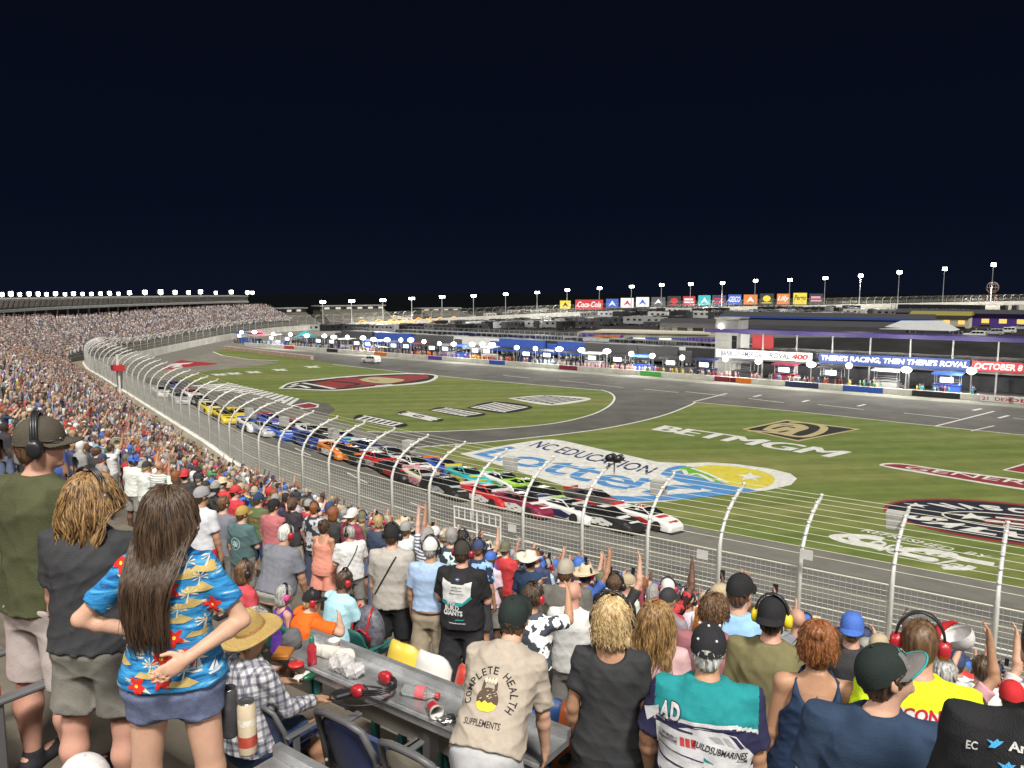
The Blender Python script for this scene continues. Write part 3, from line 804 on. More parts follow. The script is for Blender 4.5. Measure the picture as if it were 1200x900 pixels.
# pit wall, one low white wall made of painted boards
o = MB(); n = 60
for i in range(n):
    t0, t1 = -6 + (PL + 40) * i / n, -6 + (PL + 40) * (i + 1) / n - .05
    c = [pit(t0, 0), pit(t1, 0), pit(t1, .5), pit(t0, .5)]
    o.prism(c, 0, .95, 0)
w = obj('pit_wall', o, mat('pit_wall_white', (.58, .57, .52), .8, .2, .6))
tag(w, 'low white wall between pit road and the pit stalls', 'wall')
BOARD = ['red', 'navy', 'blue', 'black', 'teal', 'maroon', 'orange', 'yellow', 'green', 'purple']
def wall_board(t, wdt, col, text=None, tcol='white'):
    r = empty('pit_board', pit(t, -.06), math.atan2(PD[1], PD[0]), f'{col} sponsor board on the pit wall', 'board', 'sponsor boards on the pit wall')
    mb = MB(); mb.box((0, -.04, .06), (wdt, .02, .92)); obj('panel', mb, paint(col, .6), r)
    if text:
        mb = MB(); text_on(mb, text, [(.3, -.045, .25), (wdt - .3, -.045, .25), (wdt - .3, -.045, .75), (.3, -.045, .75)], .02); obj('lettering', mb, paint(tcol, .6), r)
    return r
for px, wd, c in ((1012, 6, 'blue'), (940, 5.5, 'navy'), (1098, 6.5, 'black'), (850, 4, 'maroon'), (868, 4, 'orange')):
    wall_board(pit_t(px) - wd / 2, wd, c)['label'] = f'{c} sponsor board on the pit wall below the pit suites'
b = wall_board(pit_t(1150), 4.2, 'white', '21  DEX', 'red'); b['label'] = 'white board with red 21 on the pit wall at the right edge'
b = wall_board(pit_t(1182), 4.2, 'white', 'DEX', 'red'); b['label'] = 'white board with red DEX lettering, last on the pit wall'
for i, t in enumerate(np.arange(14, pit_t(820), 19)):
    wall_board(t, 4.5, BOARD[(i * 3) % 10])['label'] = f'{BOARD[(i * 3) % 10]} sponsor board along the distant pit wall'

# pit stalls: a two-deck crew box with canopy each, and a glowing lamp on a pole
def pit_box(t, col, screen):
    lab = f'{col} two-deck pit crew box with canopy behind the pit wall'
    r = empty('pit_box', pit(t, 4.2), math.atan2(PD[1], PD[0]), lab, 'pit box', 'pit crew boxes behind the pit wall')
    m = paint(col); mb = MB(); mb.box((-1.8, -.8, .25), (1.8, 1, 1.7)); mb.box((-1.9, -.9, 1.7), (1.9, 1.1, 1.8)); obj('cabinet', mb, m, r)
    mb = MB()
    for x in (-1.7, 1.7):
        for y in (-.75, .95): mb.beam((x, y, 1.8), (x, y, 3.3), .08, .08)
    for z in (2.2, 2.55): mb.beam((-1.7, -.75, z), (1.7, -.75, z), .05, .05)
    obj('frame', mb, steel_g, r)
    mb = MB(); mb.add([(-2.1, -1.4, 3.25), (2.1, -1.4, 3.25), (2.1, 1.3, 3.5), (-2.1, 1.3, 3.5), (-2.1, -1.4, 3.5), (2.1, -1.4, 3.5), (2.1, 1.3, 3.62), (-2.1, 1.3, 3.62)], [(3, 2, 1, 0), (4, 5, 6, 7), (0, 1, 5, 4), (1, 2, 6, 5), (2, 3, 7, 6), (3, 0, 4, 7)])
    obj('canopy', mb, m, r)
    if screen:
        mb = MB(); mb.box((-.9, -1.0, 2.1), (.9, -.92, 2.9)); obj('screen', mb, screen_m, r)
    mb = MB()
    for x in (-1.3, 1.3): mb.tube([(x, -.9, .25), (x, -.72, .25)], .25, 10); mb.tube([(x, .9, .25), (x, 1.08, .25)], .25, 10)
    obj('wheel', mb, rubber, r)
    return r
lproto = None
def pit_lamp(t, q, h):
    global lproto
    if lproto is None:
        lproto = empty('pit_lamp', (0, 0, 0), 0, 'glowing white balloon lamp on a pole above the pit stalls', 'lamp', 'balloon lamps along pit road')
        mb = MB(); mb.tube([(0, 0, 0), (0, 0, 3.6)], .07, 6); mb.box((-.5, -.5, 0), (.5, .5, .12)); obj('pole', mb, pole_m, lproto)
        mb = MB(); mb.ball((0, 0, 4.2), (.58, .58, .50), 12, 8); obj('lamp_globe', mb, balloon_m, lproto, True)
        o = lproto
    else: o = copy_tree(lproto)
    u = rnd.uniform(.8, 1.4); o.location = pit(t + rnd.uniform(-1, 1), q + rnd.uniform(-.3, .6)); o.scale = (u, u, h / 4.2)
PIT_LAMP_PX = [260 + 20, 296, 318, 337, 356, 374, 390, 405, 420, 433, 447, 464, 479, 494, 510, 526, 545, 562, 576, 601, 624, 649, 680, 704, 735, 764, 800, 841, 887, 940, 998, 1066, 1143]
for px in PIT_LAMP_PX:
    t = pit_t(px); pit_lamp(t, 1.2, 4.0 + rnd.uniform(-.2, .3))
BOX_C = ['blue', 'black', 'white', 'black', 'navy', 'dark grey', 'black', 'white', 'black', 'blue', 'dark grey', 'navy', 'black', 'maroon', 'black', 'grey']
for i, px in enumerate(PIT_LAMP_PX):
    t = pit_t(px)
    c = BOX_C[i % len(BOX_C)]
    b = pit_box(t - 4.2, c, i % 3 != 1)
    if px > 800: b['label'] = f'{c} pit crew box under the {"white" if px < 930 else "blue"} banner of the pit suites' if px < 1100 else f'{c} pit crew box at the right end of the pit suites'
# lit lamps really throw light on the stalls
for px in (330, 430, 540, 640, 740, 850, 940, 1040, 1130):
    q = pit(pit_t(px), 1.5, 5.2); lamp('pit_lamp_light', 'POINT', q, (q[0], q[1], 0), 2600, (1, .97, .9), .6)

# glass-fronted pit suites with a purple roof and long banners
ps = empty('pit_suites', pit(pit_t(812), 11), math.atan2(PD[1], PD[0]), 'two-storey pit suites with purple roof beam and sponsor banners', 'building')
Ls = PL + 60 - pit_t(812)
mb = MB(); mb.box((0, 0, 3.1), (Ls, 7, 3.5)); obj('deck', mb, mat('suite_deck', (.30, .30, .29), .8, .15, 1), ps)
mb = MB(); mb.box((-2, -2.2, 8.3), (Ls, -1.7, 9.0)); mb.box((-2, -1.7, 8.5), (Ls, 8, 8.8)); obj('roof', mb, mat('purple_fascia', (.038, .026, .115), .5, .1, .5), ps)
for i, x in enumerate(np.arange(3, Ls, 6.2)):
    mb = MB(); mb.beam((x, -1.2, 0), (x, -1.2, 8.5), .22, .22); obj('column', mb, mat('suite_column', (.34, .34, .33), .6, .1, 1), ps)
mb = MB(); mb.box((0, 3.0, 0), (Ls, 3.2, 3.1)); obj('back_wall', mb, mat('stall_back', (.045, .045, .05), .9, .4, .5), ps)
mb = MB(); mb.box((0, 5.4, 3.5), (Ls, 5.6, 5.4)); obj('rear_rail', mb, mat('rear_panel', (.40, .40, .39), .7, .25, .25), ps)
def banner(x0, x1, z0, z1, col, runs):
    mb = MB(); mb.box((x0, -1.58, z0), (x1, -1.45, z1)); b = obj('banner', mb, paint(col, .6), ps)
    for txt, a, c, tcol, bold in runs:
        mb = MB(); h0, h1 = z0 + (z1 - z0) * .2, z0 + (z1 - z0) * .82
        text_on(mb, txt, [(a, -1.60, h0), (c, -1.60, h0), (c, -1.60, h1), (a, -1.60, h1)], bold, .15)
        obj('lettering', mb, paint(tcol, .6), b)
def xs(px): return pit_t(px) * 1.0 - pit_t(812)
k_ = lambda px: xs(px) * 1.0
banner(k_(813), k_(930), 3.55, 5.15, 'white', [('BANK OF AMERICA', k_(819), k_(868), 'navy', .01), ('ROVAL', k_(878), k_(903), 'dark grey', .02), ('400', k_(905), k_(925), 'red', .05)])
banner(k_(938), k_(1124), 3.5, 5.3, 'banner_blue', [("THERE'S RACING, THEN THERE'S ROVAL", k_(941), k_(1122), 'white', .04)])
banner(k_(1127), k_(1290), 3.6, 5.2, 'red', [('OCTOBER 8', k_(1130), k_(1190), 'white', .03)])
# red logo boards standing on the upper deck
for x0, x1, c in ((k_(847), k_(873), 'red'), (k_(832), k_(843), 'white')):
    b = MB(); b.box((x0, 2.4, 5.2), (x1, 2.6, 7.9)); o = obj('upper_panel', b, paint(c, .6), ps)
# tower at the end of the suites
tw = empty('concrete_tower', pit(pit_t(805), 12), math.atan2(PD[1], PD[0]), 'square pale concrete tower with a round lamp beside the pit suites', 'tower')
mb = MB(); mb.box((0, 0, 0), (4.6, 5, 10.8)); obj('shaft', mb, mat('tower_concrete', (.40, .39, .36), .8, .15, .4, bump=.1), tw)
mb = MB(); mb.box((-.15, -.15, 10.8), (4.75, 5.15, 11.1)); obj('cap', mb, conc, tw)
mb = MB()
for z in (2.2, 4.4, 6.6, 8.8): mb.box((-.02, -.03, z), (4.62, -.001, z + .06))
obj('joint', mb, mat('tower_joint', (.2, .2, .19), .9, .1), tw)
mb = MB(); mb.box((3.2, -.03, 5.2), (4.4, 0, 7.6)); obj('window', mb, dark_glass, tw)
mb = MB(); mb.ball((1.2, -.25, 9.3), (.45, .2, .45), 12, 8); obj('lamp', mb, balloon_m, tw)

# ---- vehicles in the infield
def tpt(px, py, guess=220):
    """where the sight line meets the rising infield"""
    d = ray(px, py); best = None
    for t in np.arange(60, 620, 1.0):
        x, y, z = d[0] * t, d[1] * t, H + d[2] * t
        if z <= T(x, y): return (x, y, float(T(x, y)))
    return None
def extrude_profile(mb, prof, x0, x1, mi=None):
    n = len(prof)
    vs = [(x0, y, z) for y, z in prof] + [(x1, y, z) for y, z in prof]
    mb.add(vs, [tuple(range(n)), tuple(range(2 * n - 1, n - 1, -1))] + [(i, n + i, n + (i + 1) % n, (i + 1) % n) for i in range(n)], mi)
def wheels(root, ys, hw, r, w=.24):
    for y in ys:
        for sx in (-1, 1):
            mb = MB(); mb.tube([(sx * (hw - w), y, r), (sx * hw, y, r)], r, 14); o = obj('wheel', mb, rubber, root)
            mb = MB(); mb.tube([(sx * (hw + .005), y, r), (sx * (hw + .012), y, r)], r * .6, 10); obj('rim', mb, steel_g, o)
def make_suv(col):
    r = empty('parked_suv', (0, 0, 0), 0, '', 'suv', 'cars parked behind the pit suites')
    mb = MB(); extrude_profile(mb, [(-2.35, .35), (2.35, .35), (2.4, .75), (2.3, 1.0), (1.1, 1.08), (.35, 1.68), (-1.9, 1.72), (-2.35, 1.1)], -.92, .92); o = obj('body', mb, paint(col, .3), r)
    o.modifiers.new('round', 'BEVEL').width = .07
    for s in (-1, 1):
        mb = MB(); x = s * .925
        for poly in ([(.85, 1.12), (.3, 1.6), (-.3, 1.62), (-.3, 1.12)], [(-.38, 1.12), (-.38, 1.62), (-1.1, 1.62), (-1.1, 1.12)], [(-1.18, 1.12), (-1.18, 1.62), (-1.8, 1.62), (-2.05, 1.15)]):
            mb.poly([(x, a, b) for a, b in (poly if s > 0 else poly[::-1])])
        obj('window', mb, dark_glass, r)
    mb = MB(); mb.poly([(-.75, 1.08, 1.13), (.75, 1.08, 1.13), (.68, .46, 1.62), (-.68, .46, 1.62)]); obj('windscreen', mb, dark_glass, r)
    wheels(r, (1.45, -1.45), .95, .37)
    return r
def make_rv(col, L=9.5):
    r = empty('motorhome', (0, 0, 0), 0, '', 'motorhome', 'motorhomes parked in the infield')
    mb = MB(); extrude_profile(mb, [(-L / 2, .5), (L / 2, .5), (L / 2 + .15, 1.4), (L / 2, 3.2), (-L / 2, 3.25)], -1.25, 1.25); o = obj('body', mb, paint(col, .4), r)
    mb = MB()
    for s in (-1, 1):
        for y0 in (-L * .35, -L * .1, L * .2): mb.poly([(s * 1.256, y0, 1.7), (s * 1.256, y0 + 1.3, 1.7), (s * 1.256, y0 + 1.3, 2.5), (s * 1.256, y0, 2.5)][::s])
    mb.poly([(-1.1, L / 2 + .16, 1.5), (1.1, L / 2 + .16, 1.5), (1.1, L / 2 + .03, 2.9), (-1.1, L / 2 + .03, 2.9)])
    obj('window', mb, dark_glass, r)
    mb = MB(); mb.box((-.6, -1, 3.25), (.6, 0, 3.5)); mb.box((-.5, 2, 3.25), (.5, 2.8, 3.45)); obj('roof_unit', mb, paint('grey'), r)
    wheels(r, (L * .3, -L * .27), 1.24, .45)
    return r
def make_hauler(col):
    r = empty('team_hauler', (0, 0, 0), 0, '', 'truck', 'team haulers parked behind the pits')
    mb = MB(); mb.box((-1.3, -8, .9), (1.3, 6, 4.1)); obj('trailer', mb, paint(col, .4), r)
    mb = MB(); mb.box((-1.2, 6.4, .7), (1.2, 9.3, 3.4)); o = obj('cab', mb, paint(col, .4), r); o.modifiers.new('round', 'BEVEL').width = .2
    mb = MB(); mb.poly([(-1, 9.31, 2.0), (1, 9.31, 2.0), (1, 9.31, 3.0), (-1, 9.31, 3.0)]); obj('windscreen', mb, dark_glass, o)
    mb = MB(); mb.box((-1.25, -8, 4.1), (1.25, 2, 4.25)); 
    for y in np.arange(-7.5, 2, 1.9):
        for s in (-1.2, 1.2): mb.beam((s, y, 4.2), (s, y, 5.2), .05, .05)
    for s in (-1.2, 1.2): mb.beam((s, -8, 5.2), (s, 2, 5.2), .05, .05)
    obj('roof_rail', mb, steel_g, r)
    wheels(r, (8.3, 5.0, -6.4, -7.4), 1.28, .5)
    return r
def spread_copies(protos, spots, labelf):
    used = set()
    for i, (loc, rz, c) in enumerate(spots):
        p = protos[c]
        if c in used: o = copy_tree(p)
        else: o = p; used.add(c)
        o.location = loc; o.rotation_euler = (0, 0, rz)
        o['label'] = labelf(c, i)
    for c, p in protos.items():
        if c not in used:
            for ch in p.children_recursive: bpy.data.objects.remove(ch)
            bpy.data.objects.remove(p)
pang = math.atan2(PD[1], PD[0])
spots = []
for px, py, c, a in ((1141, 396, 'white', .2), (1163, 393, 'silver', .35), (1178, 391, 'white', .25), (1195, 387, 'silver', .2), (1150, 387, 'dark grey', .3), (1120, 390, 'black', .2), (1215, 392, 'white', .3)):
    q = tpt(px, py); spots.append((q, pang + R(90) + a, c))
spread_copies({c: make_suv(c) for c in ('white', 'silver', 'dark grey', 'black')}, spots, lambda c, i: ['white suv, nearest of the cars parked above the purple roof', 'silver suv second in the parked row above the purple roof', 'white suv third in the parked row above the purple roof', 'silver suv at the right edge above the purple roof', 'dark grey suv parked behind the white one', 'black suv parked left of the white one', 'white suv beyond the right edge of the parked row'][i])
spots = []
for py, x0, x1, st in ((368, 590, 850, 12), (373, 560, 860, 14), (379, 470, 700, 16), (372, 860, 960, 11), (376, 870, 1000, 13), (367, 900, 1010, 10), (376, 420, 560, 13), (383, 335, 600, 12), (389, 350, 560, 13), (372, 430, 610, 11), (381, 600, 800, 12), (385, 560, 700, 13), (364, 975, 1200, 12), (371, 1000, 1060, 12), (388, 770, 830, 14)):
    for px in np.arange(x0, x1, st):
        q = tpt(px + rnd.uniform(-3, 3), py + rnd.uniform(-1.2, 1.2))
        if q: spots.append((q, pang + rnd.choice((0, R(90))) + rnd.uniform(-.1, .1), rnd.choice(('black', 'black', 'black', 'dark grey', 'dark grey', 'dark grey', 'grey', 'silver', 'white'))))
spread_copies({c: make_rv(c) for c in ('black', 'dark grey', 'grey', 'silver', 'white')}, spots, lambda c, i: f'{c} motorhome in the crowded infield lot before the backstretch')
spots = []
for px in np.arange(345, 800, 24):
    t = pit_t(px); spots.append((pit(t + rnd.uniform(-1.5, 1.5), 24 + rnd.uniform(-1, 1)), pang + R(180) * rnd.choice((0, 1)) - R(90), rnd.choice(('blue', 'black', 'navy', 'dark grey', 'dark grey', 'white', 'black', 'dark grey', 'grey'))))
for px in np.arange(360, 760, 30):
    t = pit_t(px); spots.append((pit(t, 40), pang + R(180) - R(90), rnd.choice(('black', 'black', 'navy', 'dark grey', 'white'))))
spread_copies({c: make_hauler(c) for c in ('blue', 'black', 'navy', 'white', 'maroon', 'dark grey', 'grey')}, spots, lambda c, i: f'{c} team hauler among the trucks behind the pit boxes')
# safety car on pit road
s_ = make_suv('white'); s_.location = G(435, 425.5); s_.rotation_euler = (0, 0, pang + R(90)); s_.name = 'pace_car'; s_['label'] = 'white car driving alone along pit road'; s_['category'] = 'car'; del s_['group']

# garages and hospitality behind
def shed(name, px, py, w, d, h, col, label, cat, rz=0, roofcol='grey', windows=None, lit=None, slope=1.2):
    q = tpt(px, py); r = empty(name, q, pang + rz, label, cat)
    mb = MB(); mb.box((-w / 2, 0, -1), (w / 2, d, h)); obj('wall', mb, paint(col, .7), r)
    mb = MB(); mb.add([(-w / 2 - .5, -.6, h), (w / 2 + .5, -.6, h), (w / 2 + .5, d / 2, h + slope), (-w / 2 - .5, d / 2, h + slope), (w / 2 + .5, d + .6, h), (-w / 2 - .5, d + .6, h)], [(0, 1, 2, 3), (3, 2, 4, 5), (1, 4, 2), (0, 3, 5), (0, 5, 4, 1)]); obj('roof', mb, paint(roofcol, .6), r)
    if windows:
        for i in range(windows):
            x = -w / 2 + w * (i + .5) / windows; ww = w / windows * (.22 if lit else .33)
            mb = MB(); mb.poly([(x - ww, -.03, h * .3), (x + ww, -.03, h * .3), (x + ww, -.03, h * .62), (x - ww, -.03, h * .62)])
            obj('window', mb, lit if lit else dark_glass, r)
    return r
warm = glow('warm_window', (1, .62, .14), .75)
shed('garage_building', 905, 396, 62, 10, 3.3, 'grey', 'long grey garage with ribbed sloping roof behind the pit suites', 'garage', R(6), 'dark grey', 14)
g = shed('garage_building', 960, 385, 60, 10, 3.4, 'dark grey', 'second long garage with blue eave farther back', 'garage', R(6), 'dark grey', 12)
mb = MB(); mb.box((-30.5, -.75, 2.8), (30.5, -.62, 3.4)); obj('eave', mb, paint('blue', .6), g)
shed('hospitality_hall', 1134, 383, 42, 10, 4.2, 'purple', 'purple hospitality hall with glowing yellow windows', 'hall', R(2), 'dark grey', 9, warm)
y_ = shed('hospitality_hall', 1100, 384, 16, 8, 3.8, 'cream', 'small cream hall with yellow lit windows beside the purple one', 'hall', R(2), 'olive_roof', 4, warm)
tn = tpt(1072, 398); tr = empty('marquee_tent', tn, pang, 'white marquee tent with peaked roof behind the purple roof', 'tent')
mb = MB(); mb.add([(-8, 0, 2.2), (8, 0, 2.2), (8, 8, 2.2), (-8, 8, 2.2), (-4, 4, 4.2), (5, 4, 4.4)], [(0, 1, 5, 4), (1, 2, 5), (2, 3, 4, 5), (3, 0, 4)]); obj('roof', mb, mat('tent_cloth', (.45, .46, .47), .8, .08, .6), tr)
mb = MB()
for x in (-7.8, 0, 7.8):
    for y in (.2, 7.8): mb.beam((x, y, -1), (x, y, 2.2), .12, .12)
obj('pole', mb, pole_m, tr)
sb = tpt(1098, 379); sr_ = empty('sign_building', sb, pang, 'dark building face with faint bank lettering', 'building')
mb = MB(); mb.box((-13, 0, -1), (13, 6, 6.5)); obj('wall', mb, mat('dark_facade', (.018, .02, .03), .6, .2, .5), sr_)
mb = MB(); text_on(mb, 'BANK OF AMERICA', [(-9, -.03, 3.6), (10, -.03, 3.6), (10, -.03, 5.2), (-9, -.03, 5.2)], .02); obj('lettering', mb, paint('grey', .6), sr_)
mb = MB()
for x in (-15, -13.6): 
    mb.beam((x, 0, -1), (x, 0, 6.5), .18, .18)
for z in (0, 1.6, 3.2, 4.8, 6.3): mb.beam((-15, 0, z), (-13.6, 0, z), .12, .12)
obj('stair_frame', mb, pole_m, sr_)
# long low building with a coloured wave along its wall
cq = tpt(738, 406); cb = empty('painted_building', cq, pang * .5, 'long low building with a rainbow coloured wave on its wall', 'building')
mb = MB(); mb.box((-15, 0, -.5), (24, 10, 3.6)); obj('wall', mb, mat('painted_wall', (.40, .37, .29), .7, .12, .5), cb)
for j, (c, z0, z1, x0, x1) in enumerate((('purple', 2.2, 3.5, -15, -2), ('orange', 1.2, 3.0, -11, -3.5), ('yellow', .9, 2.2, -8, 1), ('green', .9, 1.7, -5, 3), ('blue', .4, 2.6, -1.5, 14), ('yellow', .9, 2.0, 9, 12.5), ('purple', 1.0, 2.9, 14, 24))):
    mb = MB(); mb.poly([(x0, -.02 - .004 * j, z0), (x1, -.02 - .004 * j, z0 + .1), (x1 + 1.0, -.02 - .004 * j, z1), (x0 + 1.4, -.02 - .004 * j, z1)]); obj('mural', mb, paint(c, .7), cb)
mb = MB(); mb.box((-10, -.3, 3.6), (21, 10.3, 4.1)); obj('roof', mb, paint('cream', .7), cb)
mb = MB()
for x in (1, 8): mb.box((x, -.6, 1.5), (x + 3.2, -.06, 2.4))
obj('light_box', mb, glow('light_box', (1, .95, .7), 1.0), cb)
# orange light strings over the far garage stalls
for i, (a, b) in enumerate((((420, 389), (475, 385)), ((455, 388), (505, 383)), ((500, 385), (548, 381)))):
    A_, B_ = tpt(*a), tpt(*b); mb = MB()
    pts = [np.array(A_) + (np.array(B_) - np.array(A_)) * t + np.array((0, 0, 3.6 + .9 * math.sin(t * 19 + i))) for t in np.linspace(0, 1, 26)]
    mb.tube(pts, .16, 5); w = world_obj('light_string', mb, glow('orange_string', (1, .42, .06), 1.6), A_)
    tag(w, ['orange light string over the leftmost far stalls', 'orange light string over the middle far stalls', 'orange light string over the rightmost far stalls'][i], 'light string')
# turquoise canopy and red-white tent by the turn
for px, py, c, lab in ((352, 405, 'teal', 'bright teal canopy by the far end of pit road'), (297, 403, 'pink', 'small red and white tent at the end of the pit wall')):
    q = tpt(px, py); r = empty('canopy_tent', q, pang, lab, 'tent')
    mb = MB(); mb.add([(-3, 0, 2.4), (3, 0, 2.4), (3, 4, 2.4), (-3, 4, 2.4), (0, 2, 4.4)], [(0, 1, 4), (1, 2, 4), (2, 3, 4), (3, 0, 4)]); obj('roof', mb, paint(c, .6), r)
    mb = MB()
    for x in (-2.9, 2.9):
        for y in (.1, 3.9): mb.beam((x, y, 0), (x, y, 2.4), .1, .1)
    obj('pole', mb, pole_m, r)

# red-white barrier along the start of pit road
mb = MB()
B0, B1 = np.array(G(262, 409)), np.array(G(366, 421.5))
for i in range(26):
    a, b = B0 + (B1 - B0) * i / 26, B0 + (B1 - B0) * (i + .94) / 26
    mb.beam(a + (0, 0, .45), b + (0, 0, .45), .8, .9, mi=0)
o = world_obj('barrier', mb, [mat('barrier_pink', (.48, .34, .30), .8, .15, .4)], tuple(B0)); tag(o, 'long pale pink barrier dividing the turn from pit road', 'barrier')

# ---- backstretch: light poles, billboards, low stands
pl = empty('light_pole', (0, 0, 0), 0, 'tall light pole with a bright lamp bank along the backstretch', 'light pole', 'light poles along the backstretch')
mb = MB(); mb.tube([(0, 0, 0), (0, 0, 14)], [.26, .16], 7); obj('pole', mb, mat('light_pole_metal', (.40, .41, .42), .5, .08, 1), pl)
mb = MB(); mb.beam((-1.5, 0, 14), (1.5, 0, 14), .2, .2); mb.beam((-1.5, 0, 14.9), (1.5, 0, 14.9), .15, .15); obj('crossarm', mb, lampbody, pl)
mb = MB()
for x in (-1.1, -.37, .37, 1.1):
    for z in (14.15, 14.85): mb.ball((x, -.25, z), (.40, .16, .34), 8, 5)
obj('lamp', mb, glow('pole_lamp_glow', (1, .985, .93), 16), pl)
POLES = [(382, 353), (416, 352), (451, 351), (487, 349), (523, 347), (560, 346), (596, 344), (633, 342), (670, 339), (706, 337), (742, 335), (778, 333), (813, 332), (849, 331), (887, 328), (926, 327), (967, 325), (1010, 322), (1057, 318), (1109, 314), (1165, 309)]
def wall_hit(px, y=355, off=3.0):
    """point just outside the far wall in the direction of a photo column"""
    d = ray(px, y)[:2]; d = d / np.linalg.norm(d)
    m = WS > S_TURN - 10
    c = (WC[m, 0] * d[1] - WC[m, 1] * d[0])
    i = np.argmin(np.abs(c)); i = np.arange(len(WS))[m][i]
    p = WC[i, :2] + WN[i] * off
    return p, WC[i, 2], WN[i], i
for k, (px, py) in enumerate(POLES):
    p, zw, n, i = wall_hit(px)
    top = at(px, py, p[1])[2]
    o = pl if k == 0 else copy_tree(pl)
    sc = (top - zw + 1.0) / 14.9
    o.location = (p[0], p[1], zw - 1.0); o.scale = (1, 1, sc); o.rotation_euler = (0, 0, math.atan2(-n[1], -n[0]) + R(90))
    for ch in o.children:
        if not ch.name.startswith('pole'): pass
for px in (450, 640, 830, 1010, 1150):
    p, zw, n, i = wall_hit(px); q = (p[0], p[1], zw + 15)
    lamp('backstretch_pole_light', 'SPOT', q, (p[0] - n[0] * 22, p[1] - n[1] * 22, zw - 6), 52000, (1, .97, .92), 1.0, angle=R(150), blend=.4)
# earth bank under the poles, outside the wall
V = []
sl = np.arange(S_TURN - 30, S_END, 6)
for s in sl:
    p, n = wall_at(s); V += [(*(p[:2] + n * .5), p[2] - .5), (*(p[:2] + n * 14), p[2] - .6), (*(p[:2] + n * 60), -.5)]
structure(mesh_obj('earth_bank', V, [(i * 3 + j, (i + 1) * 3 + j, (i + 1) * 3 + j + 1, i * 3 + j + 1) for i in range(len(sl) - 1) for j in range(2)], mat('bank_soil', (.07, .08, .05), .95, .3, .3)))
BB = [(656, 669, 352, 362, 'yellow', 'black', ''), (674, 707, 351, 363, 'red', 'white', 'Coca-Cola'), (710, 725, 350, 361, 'blue', 'white', ''), (727, 743, 349, 361, 'white', 'red', ''), (745, 761, 348, 360, 'white', 'blue', ''), (763, 780, 348, 359, 'dark grey', 'white', ''),
      (782, 798, 347, 359, 'black', 'red', ''), (800, 815, 347, 358, 'red', 'white', ''), (818, 833, 346, 358, 'teal', 'white', ''), (835, 851, 346, 358, 'navy', 'red', ''), (853, 869, 345, 357, 'blue', 'white', 'GEICO'), (871, 888, 345, 357, 'orange', 'white', ''),
      (890, 907, 344, 357, 'black', 'yellow', ''), (910, 926, 344, 357, 'orange', 'white', 'Lilly'), (929, 946, 343, 357, 'yellow', 'black', 'Pergo'), (948, 965, 344, 357, 'black', 'pink', '')]
BBL = ['small yellow billboard at the left end of the backstretch row', 'wide red billboard with white script', 'blue billboard just right of the wide red one', 'white billboard with red emblem', 'white billboard with blue emblem', 'dark grey billboard with white emblem', 'black billboard with red emblem', 'red billboard left of the teal one', 'teal billboard', 'navy billboard with red emblem', 'blue billboard with white lettering', 'orange billboard right of the blue lettered one', 'black billboard with yellow emblem', 'orange billboard with white script lettering', 'bright yellow billboard with dark lettering', 'black billboard at the right end of the row']
BBL = [q + ' on the backstretch' if len(q.split()) < 9 else q for q in BBL]
for x0, x1, y0, y1, c, c2, txt in BB:
    p, zw, n, i = wall_hit((x0 + x1) / 2, off=5)
    Y = p[1]; a, b = at(x0, y1, Y), at(x1, y0, Y)
    wd, z0, z1 = b[0] - a[0], a[2], b[2]
    extra = {'red': 'white script' if txt else 'white emblem'}.get(c, c2 + ' emblem')
    r = empty('billboard', ((a[0] + b[0]) / 2, Y, zw - .5), 0, BBL.pop(0), 'billboard')
    zl = zw - .5; lo, hi = max(z0, zw + .3) - zl, z1 - zl
    lit = glow('board_' + c.replace(' ', '_'), tuple(.03 + q for q in COLS[c]), .95 if c not in ('white',) else .7)
    mb = MB(); mb.box((-wd / 2, .02, lo), (wd / 2, .5, hi)); mb.box((-wd / 2 + .5, .5, 0), (-wd / 2 + .9, .8, hi)); mb.box((wd / 2 - .9, .5, 0), (wd / 2 - .5, .8, hi)); obj('frame', mb, paint('dark grey'), r)
    mb = MB(); mb.poly([(-wd / 2 + .15, 0, lo + .15), (wd / 2 - .15, 0, lo + .15), (wd / 2 - .15, 0, hi - .15), (-wd / 2 + .15, 0, hi - .15)]); obj('panel', mb, lit, r)
    mb = MB(); l2 = glow('board_' + c2, tuple(.03 + q for q in COLS[c2]), .95)
    h = hi - lo
    if txt: text_on(mb, txt, [(-wd * .42, -.04, lo + h * .25), (wd * .42, -.04, lo + h * .25), (wd * .42, -.04, lo + h * .8), (-wd * .42, -.04, lo + h * .8)], .02, .3)
    else:
        kk = rnd.randrange(3)
        if kk == 0: mb.poly([(wd * .28 * math.cos(a_), -.04, lo + h * .55 + h * .28 * math.sin(a_)) for a_ in np.linspace(0, 2 * math.pi, 16, False)]); mb.box((-wd * .35, -.05, lo + h * .12), (wd * .35, -.03, lo + h * .2))
        elif kk == 1: mb.box((-wd * .38, -.05, lo + h * .55), (wd * .3, -.03, lo + h * .75)); mb.box((-wd * .38, -.05, lo + h * .28), (wd * .38, -.03, lo + h * .42))
        else: mb.add([(-wd * .3, -.04, lo + h * .2), (0, -.04, lo + h * .8), (wd * .3, -.04, lo + h * .2), (0, -.04, lo + h * .42)], [(0, 1, 3), (3, 1, 2)])
    obj('emblem', mb, l2, r)
